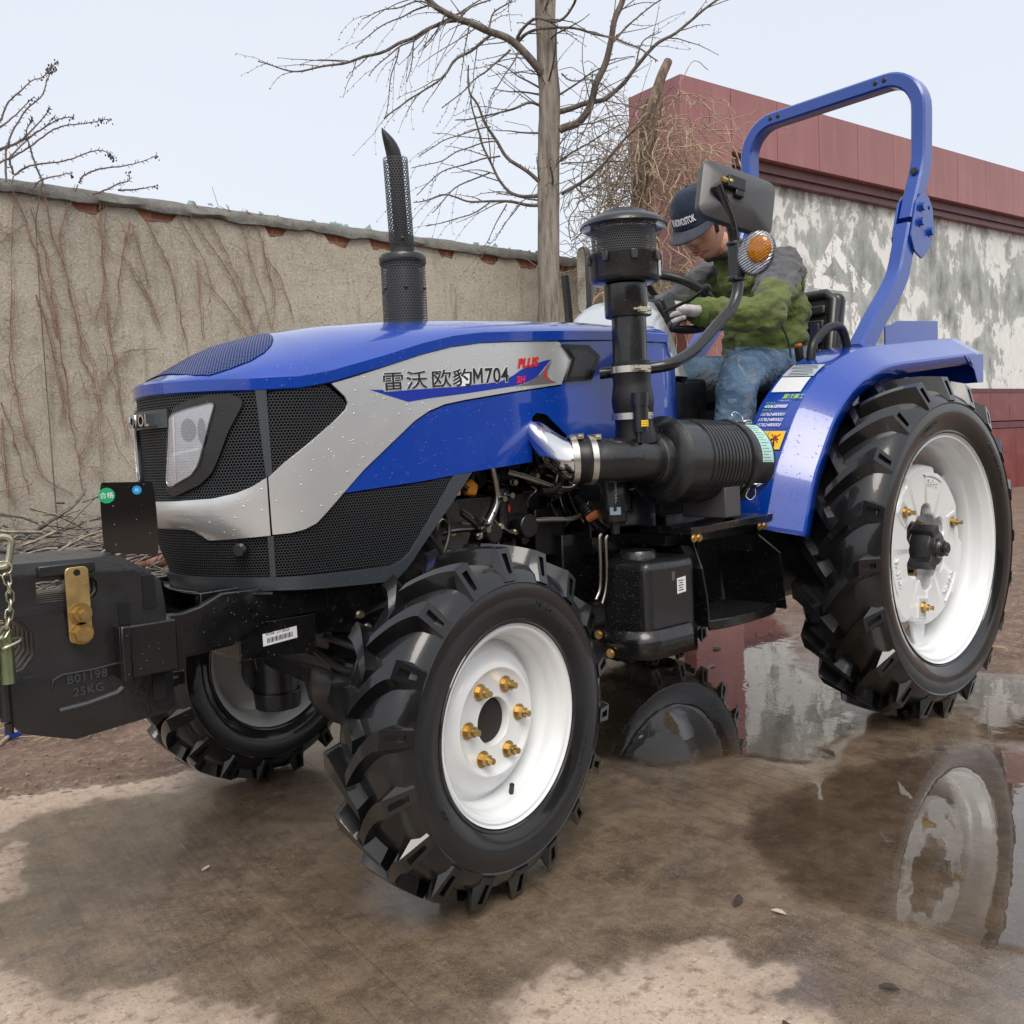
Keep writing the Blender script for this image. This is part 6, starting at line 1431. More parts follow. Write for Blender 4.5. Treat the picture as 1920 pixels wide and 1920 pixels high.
# ---- cast front weights ----------------------------------------------------
def weights():
    out = [(-1.10, .79), (-1.02, .842), (-.90, .850), (-.700, .846), (-.650, .815), (-.618, .785), (-.612, .740), (-.606, .60), (-.604, .515), (-.62, .507), (-.805, .492), (-.90, .525), (-.925, .56), (-1.10, .60), (-1.13, .64), (-1.13, .76)]
    for i in range(7):
        y1 = -.285 + i * .034; y0 = y1 + .030; t = empty('front_weight', (0, 0, 0), TR)
        # plate with two windows: built as strips so that the holes are real
        def X(pts): return pts
        g = G()
        bm = bmesh.new(); vs = [bm.verts.new((x, 0, z)) for x, z in out]; f = bm.faces.new(vs)
        me = bpy.data.meshes.new('tmp'); bm.free()
        holes = [[(-.858, .815), (-.752, .812), (-.742, .80), (-.742, .778), (-.752, .765), (-.858, .768)], [(-1.02, .755), (-.915, .75), (-.885, .74), (-.866, .715), (-.866, .67), (-.885, .645), (-.915, .635), (-1.02, .63)]]
        # curve with holes gives a clean filled outline
        cu = bpy.data.curves.new('w', 'CURVE'); cu.dimensions = '2D'; cu.fill_mode = 'BOTH'; cu.extrude = .013; cu.bevel_depth = .002; cu.bevel_resolution = 1
        for pl in [out] + holes:
            sp = cu.splines.new('POLY'); sp.points.add(len(pl) - 1); sp.use_cyclic_u = True
            for q, (x, z) in zip(sp.points, pl): q.co = (x, z, 0, 1)
        co = bpy.data.objects.new('w', cu); COL.objects.link(co); dg = bpy.context.evaluated_depsgraph_get(); m_ = co.evaluated_get(dg).to_mesh()
        g.add([(v.co.x, (y0 + y1) / 2 - v.co.z, v.co.y) for v in m_.vertices], [tuple(p.vertices) for p in m_.polygons]); bpy.data.objects.remove(co); bpy.data.meshes.remove(me)
        P('casting', g, M['cast'], t, smooth=40)
        if i == 0:
            yf = y1 + .0
            def ridge(pts, r=.004): return G().tube([(x, yf, z) for x, z in pts], r, 8)
            P('raised_border', ridge([(-.842, .600), (-.838, .617), (-.822, .624), (-.76, .624), (-.71, .628)], .003), M['cast'], t)
            P('raised_border', ridge([(-.832, .555), (-.78, .558), (-.72, .568), (-.708, .576)], .0055), M['cast_hi'], t)
            for (x0, x1, z0, z1) in ((-.655, -.630, .73, .80), (-.648, -.622, .535, .60)): P('slot', G().box(((x0 + x1) / 2, yf - .0016, (z0 + z1) / 2), (x1 - x0, .002, z1 - z0)), M['matte'], t, smooth=0, bevel=.0006)
            P('slot', G().box((-.695, yf - .0016, .70), (.022, .002, .10)), M['matte'], t, smooth=0)
            P('lifting_lug', G().box((-.80, yf - .004, .832), (.105, .010, .022)), M['cast'], t, bevel=.003)
            P('drop_groove', G().cyl((-.925, yf, .63), (-.925, yf, .555), .011).cyl((-.922, yf, .55), (-.922, yf, .53), .008), M['cast'], t)
            for b_, z_, x_ in (('B01198', .604, -.815), ('25KG', .577, -.805)):
                P('cast_lettering', text_geo(b_, .0235, lambda u, v, w_: (x_ + u, yf - w_, z_ + v + u * .03),   .0030, offset=.0006, space=1.1), M['cast_hi'], t, smooth=30)
            st_ = P('strap_plate', G().prism(rnd([(-.807, .685), (-.763, .685), (-.763, .835), (-.807, .835)], .012), yf - .016, yf - .010), M['zinc'], t, smooth=30, bevel=.001)
            P('strap_hole', G().cyl((-.785, yf - .0162, .824), (-.785, yf - .0168, .824), .0065), M['matte'], st_)
            P('bolt', G().hexbolt((-.784, yf - .016, .742), (0, -1, 0), .0165, .016, .012), M['gold'], t, smooth=30)
            P('bolt', G().hexbolt((-.784, yf - .016, .703), (0, -1, 0), .0165, .016), M['gold'], t, smooth=30)
    # hitch pin, ring, chain
    t = empty('hitch_pin', (0, 0, 0), TR); py = -.325
    P('pin', G().cyl((-.925, py, .635), (-.925, py, .735), .0135), pbr('green_zinc_pin', (.32, .38, .22), .3, .9, var=.3, vs=20), t)
    g = G().tube(spline([(-.938, py, .70), (-.93, py - .018, .705), (-.905, py - .012, .712), (-.90, py + .006, .715), (-.92, py + .018, .708), (-.938, py, .70)], 6), .0032, 8); P('ring', g, M['zincg'], t, smooth=60)
    g = G().tube(spline([(-.945, py, .852), (-.918, py, .853), (-.910, py, .860), (-.903, py, .895), (-.908, py, .906), (-.925, py, .908), (-.95, py, .900), (-.958, py, .862), (-.945, py, .852)], 5), .0062, 10); P('d_handle', g, M['zincg'], t, smooth=60)
    g = G().tube([(-.921 + .015 * math.cos(a), py - .006, .850 + .013 * math.sin(a)) for a in [k * math.pi / 10 for k in range(20)]], .0017, 8, closed=True); P('split_ring', g, M['zincg'], t, smooth=60)
    path = spline([(-.917, py - .01, .838), (-.914, py - .012, .80), (-.918, py - .012, .765), (-.928, py - .014, .735), (-.945, py - .016, .715), (-.955, py - .01, .68), (-.952, py - .005, .65)], 5)
    d0 = 0; acc = [0]
    for a, b in zip(path, path[1:]): acc.append(acc[-1] + (b - a).length)
    n_ = int(acc[-1] / .0165)
    for i in range(n_):
        q = i * .0165 + .008; j = max(k for k in range(len(acc)) if acc[k] <= q); j = min(j, len(path) - 2); c = path[j].lerp(path[j + 1], (q - acc[j]) / (acc[j + 1] - acc[j])); d = (path[j + 1] - path[j]).normalized()
        s = Vector((0, 1, 0)).cross(d).normalized() if i % 2 == 0 else (Vector((0, 1, 0)) + d * .3).normalized(); s = (s - d * s.dot(d)).normalized()
        g = G().tube([c + d * dx + s * sx for dx, sx in ((-.011, -.003), (-.007, -.0062), (.007, -.0062), (.011, -.003), (.011, .003), (.007, .0062), (-.007, .0062), (-.011, .003))], .0019, 6, closed=True)
        P('chain_link', g, M['zincg'], t, smooth=60)
weights()
# number-plate blank in front of the bumper
def plate():
    t = empty('front_plate', (0, 0, 0), TR)
    # faces forward and slightly to the near side
    a = Vector((-.700, -.20, 0)); b = Vector((-.590, -.22, 0)); n_ = Vector((-.18, -.98, 0)).normalized()
    def q(u, z): p = a.lerp(b, u); return Vector((p.x, p.y, z))
    g = G(); pts = rnd([(0, .848), (1, .833), (.985, .992), (0.0, .996)], .06); vs = [q(u, z) for u, z in pts]
    g.add([tuple(v) for v in vs] + [tuple(v - n_ * .004) for v in vs], [tuple(range(len(vs))), tuple(range(2 * len(vs) - 1, len(vs) - 1, -1))] + [(i, (i + 1) % len(vs), (i + 1) % len(vs) + len(vs), i + len(vs)) for i in range(len(vs))])
    P('blank', g, pbr('gloss_black_plate', (.012, .011, .010), .07, coat=1, drops=.6, ds=160, dthr=.9), t, smooth=0)
    for (u, z, r, m, tx) in ((.12, .968, .0165, M['green'] if False else pbr('green_round', (.01, .36, .14), .4), '合格'), (.66, .976, .0095, pbr('blue_round', (.01, .28, .65), .4), '检')):
        c = q(u, z) + n_ * .0012; dx = (b - a).normalized(); g = G(); vs = [c + dx * math.cos(k * .3142) * r + Vector((0, 0, 1)) * math.sin(k * .3142) * r for k in range(20)]
        g.add([tuple(v) for v in vs], [tuple(range(20))]); s_ = P('round_sticker', g, m, t, smooth=0)
        P('sticker_print', text_geo(tx, r * .85, lambda uu, vv, w_: tuple(c + n_ * .0008 + dx * uu + Vector((0, 0, vv - r * .3))), .0001, 'CENTER'), M['white2'], s_, smooth=0)
    P('stay', G().box((-.60, -.12, .86), (.02, .14, .03)), M['black'])
plate()
# ---- fuel tank, steps, platform --------------------------------------------
def tank():
    t = empty('fuel_tank', (0, 0, 0), TR)
    g = G().prism([(.60, .42), (1.0, .36), (1.0, .69), (.985, .705), (.62, .715), (.60, .70)], -.52, -.22)
    g.v = [(x + (.02 if y < -.5 and x < .7 else 0), y, z) for x, y, z in g.v]
    g = G().box((.7475, -.445, .565), (.225, .18, .265)); P('tank_body', g, M['plastic'], t, bevel=.028, seg=5, smooth=60)
    P('tank_top', G().lathe([(.0, .026), (.05, .026), (.055, .018), (.058, 0)], (.72, -.43, .692), (0, 0, 1), 28), M['plastic'], t)
    # bent guard plate along the bottom
    pts = [(.585, -.340), (.600, -.46), (.622, -.520), (.66, -.546), (.80, -.546), (.84, -.546)]
    p3 = rnd([(x, y) for x, y in pts], .035, 5, keep=(0, 5)); g = G(); n_ = len(p3)
    for zt_, zb2 in ((.512, .408),):
        for k, (x, y) in enumerate(p3): g.v += [(x, y, zt_ - .01 + (.0 if k < n_ - 1 else -.005)), (x, y, zb2 + .012)]
    for k in range(n_ - 1): g.f.append((2 * k, 2 * k + 1, 2 * k + 3, 2 * k + 2))
    o = P('guard_plate', g, M['black'], t, smooth=50); md = o.modifiers.new('s', 'SOLIDIFY'); md.thickness = .004
    for p in ((.587, -.39, .485), (.592, -.43, .435)): P('bolt', G().hexbolt(p, (-.98, -.18, 0), .010, .008), M['gold'], t, smooth=30)
    P('label_sticker', G().add([(.765, -.5362, .592), (.805, -.5362, .595), (.805, -.5362, .640), (.765, -.5362, .637)], [(0, 1, 2, 3)]), M['sticker'], t, smooth=0)
    g = G()
    for i in range(5): g.box((.782, -.537, .630 - i * .007), (.024 - (i % 2) * .008, .0006, .0020))
    P('label_print', g, M['ink'], t, smooth=0)
    P('label_sticker', G().add([(.742, -.5362, .633), (.757, -.5362, .634), (.757, -.5362, .660), (.742, -.5362, .659)], [(0, 1, 2, 3)]), M['blackm'] if False else pbr('worn_grey_label', (.09, .085, .075), .5), t, smooth=0)
    P('drain_bolt', G().cyl((.90, -.48, .40), (.90, -.48, .45), .007), M['steel'], t)
tank()
def steps():
    # chequer plate platform
    n = N('tread_plate'); w1 = n.n('TexVoronoi'); w1.inputs['Scale'].default_value = 38; n.set(w1.inputs['Vector'], n.obj((1, 1.7, 1), (0, 0, R(40))))
    n.bsdf(Base_Color=(.012, .012, .013), Roughness=.16, Coat_Weight=.8, Coat_Roughness=.08, Normal=n.bump(n.ramp(w1.outputs[0], [(.15, 1.), (.3, 0.)]), .7, .006))
    t = empty('step_platform', (0, 0, 0), TR)
    P('deck', G().prism([(.86, .775), (1.30, .785), (1.30, .760), (.86, .750)], -.52, -.18), n.m, t, bevel=.003)
    P('support', G().box((1.02, -.30, .735), (.40, .30, .03)).box((.78, -.25, .74), (.25, .12, .07)), M['black'], t)
    side = lambda x, dx: [(x - .005, .755), (x + .010, .72), (x + .012 + dx, .66), (x - .012 + dx, .60), (x + .012 + dx, .52), (x + .025 + dx, .475)]
    for (x, y0, pr) in ((.880, -.475, [(0, .76), (.012, .715), (-.018, .655), (.003, .56), (.010, .478)]), (1.215, -.475, [(0, .76), (.006, .72), (.05, .66), (.062, .56), (.078, .475)])):
        g = G(); 
        for dx, z in pr: g.v += [(x + dx, -.535 - (.02 if z < .7 else -.03), z), (x + dx, -.32, z)]
        for k in range(len(pr) - 1): g.f.append((2 * k, 2 * k + 1, 2 * k + 3, 2 * k + 2))
        o = P('side_plate', g, M['black'], t, smooth=0); md = o.modifiers.new('s', 'SOLIDIFY'); md.thickness = .006
    P('back_plate', G().box((1.09, -.315, .61), (.36, .006, .28)).box((1.06, -.325, .63), (.02, .02, .22)).box((1.14, -.325, .64), (.03, .016, .22)), M['black'], t, bevel=.002)
    fr = [(.890, -.550), (.96, -.565), (1.06, -.567), (1.18, -.558), (1.26, -.53), (1.288, -.50)]
    g = G().tube(spline([(x, y, .482) for x, y in fr], 4), 1, sq=(.030, .012, .003)); P('step_lip', g, M['black'], t, smooth=30)
    n = N('grip_tread'); w1 = n.n('TexVoronoi'); w1.inputs['Scale'].default_value = 85; n.set(w1.inputs['Vector'], n.obj())
    n.bsdf(Base_Color=(.018, .019, .021), Roughness=.2, Coat_Weight=.6, Normal=n.bump(n.ramp(w1.outputs[0], [(.2, 0.), (.35, 1.)]), 1., .008))
    g = G(); top = [(x, y + .008) for x, y in fr] + [(1.288, -.33), (.890, -.33)]; g.add([(x, y, .486) for x, y in top] + [(x, y, .480) for x, y in top], [tuple(range(len(top))), tuple(range(2 * len(top) - 1, len(top) - 1, -1))] + [(i, (i + 1) % len(top), (i + 1) % len(top) + len(top), i + len(top)) for i in range(len(top))])
    P('step_tread', g, n.m, t, smooth=0)
    for p in ((.865, -.521, .742), (.89, -.521, .742), (1.20, -.521, .748), (1.225, -.521, .748), (.76, -.315, .79), (.72, -.315, .83), (.80, -.315, .86)): P('bolt', G().hexbolt(p, (0, -1, 0), .009, .008), M['gold'], t, smooth=30)
    # battery box / side frame behind the platform
    P('side_frame', G().box((.80, -.26, .82), (.30, .10, .14)).box((.75, -.24, .66), (.36, .06, .22)), M['black'], t, bevel=.004)
steps()
# ---- rear mudguards -----------------------------------------------------------
FC = (1.975, .611)
ARC = [(1.300, .715), (1.330, .80), (1.37, .90), (1.425, .985), (1.49, 1.075), (1.56, 1.145), (1.65, 1.205), (1.76, 1.25), (1.87, 1.28), (2.00, 1.297), (2.15, 1.31), (2.40, 1.332), (2.66, 1.352)]
def fender(m):
    t = empty('mudguard', (0, 0, 0), TR); A_ = spline([(x, 0, z) for x, z in ARC], 5); n_ = len(A_)
    g = G(); rows = []
    for i, p in enumerate(A_):
        q = A_[min(i + 1, n_ - 1)] - A_[max(i - 1, 0)]; q.normalize(); nr = Vector((-q.z, 0, q.x))   # outward (up/forward)
        if nr.dot(Vector((p.x - FC[0], 0, p.z - FC[1]))) < 0: nr = -nr
        k = [(-.600, -.058), (-.602, -.024), (-.599, -.018), (-.512, .042), (-.505, .0485), (-.365, .060), (-.355, .055), (-.355, -.02)]
        rows.append([(p.x + nr.x * o, y * m * -1 * -1 if m > 0 else -y, p.z + nr.z * o) for y, o in k])
    W_ = 8
    for r in rows: g.v += r
    for i in range(len(rows) - 1):
        for k in range(W_ - 1): g.f.append((i * W_ + k, i * W_ + k + 1, (i + 1) * W_ + k + 1, (i + 1) * W_ + k))
    o = P('guard_top', g, M['blue'], t, smooth=22); md = o.modifiers.new('s', 'SOLIDIFY'); md.thickness = .004; md.offset = 1
    # inner wall towards the seat
    wl = [(p.x, p.z + .0) for p in A_]; pts = [(x, z) for x, z in wl] + [(2.66, .95), (1.55, .78), (1.36, .74)]
    g = G().prism(pts, -.352 * (1 if m > 0 else -1), -.345 * (1 if m > 0 else -1)); P('inner_wall', g, M['blue'], t, smooth=0)
    s = 1 if m > 0 else -1
    # boxed tail end
    g = G().prism([(2.50, 1.318), (2.664, 1.329), (2.664, 1.215), (2.615, 1.215), (2.58, 1.275), (2.55, 1.285), (2.525, 1.32)], -.609 * s, -.603 * s)
    g.add([(2.664, -.609 * s, 1.329), (2.664, -.345 * s, 1.412), (2.664, -.345 * s, 1.215), (2.664, -.609 * s, 1.215), (2.670, -.609 * s, 1.329), (2.670, -.345 * s, 1.412), (2.670, -.345 * s, 1.215), (2.670, -.609 * s, 1.215)], [(0, 1, 2, 3), (7, 6, 5, 4), (0, 4, 5, 1), (1, 5, 6, 2), (2, 6, 7, 3), (3, 7, 4, 0)])
    P('tail_box', g, M['blue'], t, smooth=0, bevel=.003)
    # stay under the guard
    P('stay', G().tube([(1.83, -.56 * s, 1.26), (1.79, -.40 * s, 1.0)], 1, sq=(.008, .04, .002)), pbr('stay_grey', (.12, .12, .12), .5), t)
    g = G().tube(spline([(1.720, -.40 * s, 1.265), (1.722, -.40 * s, 1.32), (1.745, -.40 * s, 1.365), (1.84, -.40 * s, 1.418), (1.91, -.40 * s, 1.428), (1.945, -.40 * s, 1.41), (1.965, -.40 * s, 1.37), (1.975, -.40 * s, 1.32)], 5), .0165, 14)
    P('grab_handle', g, M['rubber'], t, smooth=60)
    for x, z in ((1.72, 1.268), (1.976, 1.335)): P('handle_flange', G().cyl((x, -.40 * s, z), (x, -.40 * s, z + .012), .026), M['chrome'], t)
    return t, A_
fd, FA = fender(1); fender(-1)
def on_guard(u, d):
    # u: distance up along the front face from the bottom edge, d: y position -> point just above the sheet
    acc = 0
    for a, b in zip(FA, FA[1:]):
        L_ = (b - a).length
        if acc + L_ >= u: break
        acc += L_
    t = (u - acc) / L_; p = a.lerp(b, t); q = (b - a).normalized(); nr = Vector((-q.z, 0, q.x))
    if nr.dot(Vector((p.x - FC[0], 0, p.z - FC[1]))) < 0: nr = -nr
    k = (-.498, .0505); k2 = (-.365, .060); o = k[1] + (k2[1] - k[1]) * (d - k[0]) / (k2[0] - k[0]) + .0075
    return Vector((p.x, d, p.z)) + nr * o
def patch(name, u0, u1, d0, d1, m, par=None, off=0, sk=0):
    g = G(); k = 8
    for i in range(k + 1):
        u = u0 + (u1 - u0) * i / k
        for d in (d0, d1): p = on_guard(u + (d - d0) * sk, d); g.v.append(p + Vector((-off * .7, 0, off * .7)))
    for i in range(k): g.f.append((2 * i, 2 * i + 1, 2 * i + 3, 2 * i + 2))
    return P(name, g, m, par or fd, smooth=60, clean=False)
# stickers, bottom to top; across the face the sticker's left edge is the far side
def gtext(par, body, size, u, d, m, shear=0, off=.0015, space=1):
    f = lambda a, b, c: tuple(on_guard(u + b, d - a) + Vector((-off * .7, 0, off * .7)))
    P('sticker_print', text_geo(body, size, f, .0001, shear=shear, offset=0, space=space), m, par, smooth=0)
ys = patch('warning_sticker', .262, .335, -.498, -.378, M['yellow'])
def stroke(par, pts, m, w=.0016, off=.0015):
    g = G().tube([on_guard(u, d) + Vector((-off * .7, 0, off * .7)) for d, u in pts], w, 4); P('sticker_print', g, m, par, smooth=0, clean=False)
stroke(ys, [(-.386, .274), (-.410, .320), (-.434, .274), (-.386, .274)], M['ink'])
stroke(ys, [(-.398, .284), (-.404, .292), (-.412, .286), (-.420, .290), (-.424, .282)], M['ink'], .0013)
stroke(ys, [(-.4385, .266), (-.4385, .331)], M['ink'], .0007)
stroke(ys, [(-.468, .318), (-.468, .312)], M['red'], .005); stroke(ys, [(-.468, .308), (-.468, .292), (-.462, .272)], M['ink'], .003); stroke(ys, [(-.468, .292), (-.474, .272)], M['ink'], .0025); stroke(ys, [(-.455, .300), (-.468, .306), (-.482, .300)], M['ink'], .0025)
stroke(ys, [(-.452, .322), (-.484, .288)], M['red'], .0018); stroke(ys, [(-.484, .322), (-.452, .288)], M['red'], .0018)
for i, (b_, u) in enumerate((('15762480003', .352), ('15762480002', .372), ('15762480001', .392), ('4006589888', .424))): gtext(fd, b_, .0185, u, -.376 - .001 * i, M['white2'], .25, space=.92)
gtext(fd, '服务热线', .009, .442, -.380, M['green'], .2); gtext(fd, '销售热线', .009, .411, -.378, M['green'], .2)
gtext(fd, '雷沃重工', .022, .464, -.430, pbr('lime_ink', (.42, .75, .03), .4), .2, space=.8); gtext(fd, '一 专 业 农 机 一', .007, .451, -.420, M['white2'])
w1 = patch('paper_sticker', .492, .570, -.486, -.375, M['sticker']); 
w2 = patch('info_sticker', .574, .655, -.492, -.372, M['stickerg'])
for i in range(7): stroke(w2, [(-.392 if i > 2 else -.380, .645 - i * .0105), (-.470 - (i % 3) * .006, .645 - i * .0105)], M['ink'], .0008)
stroke(w2, [(-.381, .640), (-.381, .615)], M['red'], .0012)
patch('paper_sticker', .205, .245, -.452, -.418, M['sticker'])
# blue lamp bracket plate on the mudguard
P('lamp_bracket', G().prism(rnd([(2.36, 1.36), (2.83, 1.385), (2.83, 1.505), (2.46, 1.485), (2.40, 1.465), (2.36, 1.46)], .012), -.352, -.346), M['blue'], bevel=.001)
# ---- roll bar -------------------------------------------------------------------
def rops():
    t = empty('roll_bar', (0, 0, 0), TR); y = .415
    up = [(2.50, 1.835)]
    path = [(2.44, 1.87), (2.475, 1.95), (2.53, 2.06), (2.558, 2.14), (2.563, 2.25), (2.565, 2.34)]
    # upper hoop: near leg up, across, far leg down with rounded corners
    L1 = [Vector((x, -y, z)) for x, z in path]; arc = []
    for k in range(1, 9):
        a = k / 9 * math.pi / 2; arc.append(Vector((2.566, -y + .145 * (1 - math.cos(a)), 2.345 + .145 * math.sin(a))))
    near = L1 + arc + [Vector((2.567, -y + .145, 2.49))]; far = [Vector((p.x, -p.y, p.z)) for p in reversed(near)]
    P('upper_hoop', G().tube(near + far, 1, sq=(.060, .075, .008), up=(0, 1, 0)), M['bluedull'], t, smooth=30)
    low = spline([(2.025, 0, 1.335), (2.08, 0, 1.39), (2.16, 0, 1.47), (2.26, 0, 1.56), (2.34, 0, 1.65), (2.385, 0, 1.75), (2.425, 0, 1.845)], 5)
    for s in (-1, 1):
        P('lower_post', G().tube([Vector((p.x, s * y, p.z)) for p in low], 1, sq=(.062, .082, .008), up=(0, 1, 0)), M['bluedull'], t, smooth=30)
        for dy in (-.038, .038):
            pl = [(2.375, 1.80), (2.405, 1.745), (2.47, 1.72), (2.535, 1.77), (2.575, 1.84), (2.565, 1.93), (2.53, 1.975), (2.47, 1.985), (2.43, 1.95)]
            h = P('hinge_plate', G().prism(rnd(pl, .012), s * y + dy - .004, s * y + dy + .004), M['bluedull'], t, bevel=.001)
            sg = -1 if dy < 0 else 1
            for bx, bz in ((2.462, 1.925), (2.452, 1.865), (2.535, 1.835)): P('bolt', G().hexbolt((bx, s * y + dy + sg * .004, bz), (0, sg, 0), .016, .016), M['bluedull'], h, smooth=30)
            P('hole', G().cyl((2.53, s * y + dy + sg * .0042, 1.93), (2.53, s * y + dy + sg * .0048, 1.93), .008), M['matte'], h)
        P('foot', G().box((2.10, s * y, 1.345), (.22, .08, .03)), M['bluedull'], t, bevel=.003)
        P('bolt', G().hexbolt((2.49, s * y, 2.08), (-.9, 0, .3), .012, .005), M['blackm'], t)
        for yy in (.235, .275): P('plug', G().ball((2.529, s * yy, 2.492), .011, 12, (.4, 1, 1)), M['blackm'], t)
rops()
# ---- seat and belts -----------------------------------------------------------------
def seat():
    t = empty('seat', (0, 0, 0), TR); vin = pbr('black_vinyl', (.018, .018, .019), .38, coat=.25, bump=.25, bs=120, bd=.001)
    P('seat_cushion', G().box((1.97, 0, 1.20), (.44, .46, .10)), vin, t, bevel=.035, seg=4, smooth=60)
    d = Vector((.20, 0, 1)).normalized(); mt = Matrix.Translation((2.19, 0, 1.215)) @ Matrix.Rotation(math.atan2(.20, 1), 4, 'Y')
    g = G().box((0, 0, .20), (.075, .46, .40)).tf(mt); P('backrest', g, vin, t, bevel=.035, seg=4, smooth=60)
    for i in range(5): P('backrest_rib', G().box((-.043, 0, .075 + i * .062), (.022, .35, .042)).tf(mt), vin, t, bevel=.010, seg=3, smooth=60)
    g = G().tube([mt @ Vector(p) for p in ((-.035, -.205, .04), (-.035, -.205, .36), (-.035, -.17, .39), (-.035, .17, .39), (-.035, .205, .36), (-.035, .205, .04))], .022, 12); P('side_bolster', g, vin, t, smooth=60)
    P('seat_base', G().box((1.98, 0, 1.08), (.34, .32, .16)), M['blackm'], t, bevel=.01)
    P('belt_buckle', G().box((1.83, -.285, 1.335), (.028, .022, .055), Matrix.Rotation(R(-12), 3, 'Y')), M['blackm'], t, bevel=.003)
    P('buckle_button', G().box((1.824, -.287, 1.368), (.022, .016, .010), Matrix.Rotation(R(-12), 3, 'Y')), pbr('orange_button', (.8, .16, .02), .4), t, bevel=.002)
    P('belt_strap', G().tube([(1.845, -.285, 1.31), (1.86, -.285, 1.22), (1.88, -.27, 1.15)], 1, sq=(.006, .022, .001)), M['blackm'], t)
    P('belt_latch', G().box((1.965, -.27, 1.425), (.012, .040, .065)), pbr('navy_latch', (.015, .02, .05), .4), t, bevel=.004)
    P('belt_strap', G().tube([(1.965, -.27, 1.39), (1.965, -.275, 1.30), (1.97, -.275, 1.22)], 1, sq=(.006, .020, .001)), M['blackm'], t)
seat()
# ---- mirrors and indicator ----------------------------------------------------------
def round_rect(w_, h_, r, n=5):
    o = []
    for cx, cy, a0 in ((w_ / 2 - r, h_ / 2 - r, 0), (-w_ / 2 + r, h_ / 2 - r, 90), (-w_ / 2 + r, -h_ / 2 + r, 180), (w_ / 2 - r, -h_ / 2 + r, 270)):
        for k in range(n + 1): a = R(a0 + 90 * k / n); o.append((cx + r * math.cos(a), cy + r * math.sin(a)))
    return o
def mirror(m):
    t = empty('wing_mirror', (0, 0, 0), TR)
    if m > 0: arm = [(.66, -.36, 1.235), (.80, -.50, 1.247), (.875, -.50, 1.275), (.93, -.50, 1.30), (1.11, -.50, 1.43), (1.142, -.50, 1.47), (1.150, -.50, 1.53), (1.130, -.50, 1.66), (1.115, -.50, 1.70), (1.050, -.50, 1.795)]
    else: arm = [(1.05, .36, 1.235), (1.20, .48, 1.26), (1.33, .50, 1.30), (1.40, .50, 1.42), (1.40, .50, 1.55), (1.386, .50, 1.715)]
    P('arm', G().tube(rnd3(arm), .0175, 14), M['black'], t, smooth=60)
    if m > 0: c = Vector((1.150, -.50, 1.765)); ex = Vector((.93, -.34, -.10)).normalized(); ez = Vector((.16, .12, 1)).normalized()
    else: c = Vector((1.500, .50, 1.705)); ex = Vector((.36, .93, 0)).normalized(); ez = Vector((0, 0, 1))
    ey = ex.cross(ez).normalized(); ez = -ey.cross(ex).normalized() if ey.cross(ex).z < 0 else ey.cross(ex).normalized()
    if m > 0: an = R(9); ex, ez = ex * math.cos(an) - ez * math.sin(an), ez * math.cos(an) + ex * math.sin(an)
    if ey.y > 0 and m > 0: pass
    W_, H_ = (.268, .185) if m > 0 else (.085, .27)
    back = -ey if (ey.dot(Vector((-1.3, -2.2, 1.0)) - c) < 0) else ey      # towards the photographer
    if m < 0: back = -back
    g = G(); prof = [(1.0, -.014), (1.0, 0.), (.985, .008), (.93, .012), (.45, .030), (.22, .034)]
    rr = round_rect(1, 1, .0)
    for k, o in prof:
        for x, z in round_rect(W_, H_, .030): g.v.append(c + ex * x * k + ez * z * k + back * o)
    nn = 24
    for i in range(len(prof) - 1):
        for k in range(nn): g.f.append((i * nn + k, i * nn + (k + 1) % nn, (i + 1) * nn + (k + 1) % nn, (i + 1) * nn + k))
    g.f.append(tuple(range((len(prof) - 1) * nn, len(prof) * nn))); g.f.append(tuple(range(nn)))
    P('mirror_shell', g, pbr('mirror_shell_plastic', (.055, .055, .057), .38, coat=.15, var=.1), t, smooth=25)
    g = G(); vs = [c + ex * x * .95 + ez * z * .94 - back * .0150 for x, z in round_rect(W_, H_, .03)]; g.add(vs, [tuple(range(24))]); P('glass', g, M['mirror'], t, smooth=0)
    if m > 0:
        q = c - ex * .035 + ez * .02 + back * .042; Rm = Matrix((ex, ez, back)).transposed()
        P('ball_mount', G().box(q, (.062, .040, .022), Rm).box(q + ex * .015 - ez * .028, (.03, .022, .018), Rm), M['blackm'], t, bevel=.003)
        P('ball_stud', G().cyl(q - ex * .05, q - ex * .015, .009).ball(q - ex * .02, .013, 12), M['gold'], t)
    return t
mirror(1); mirror(-1)
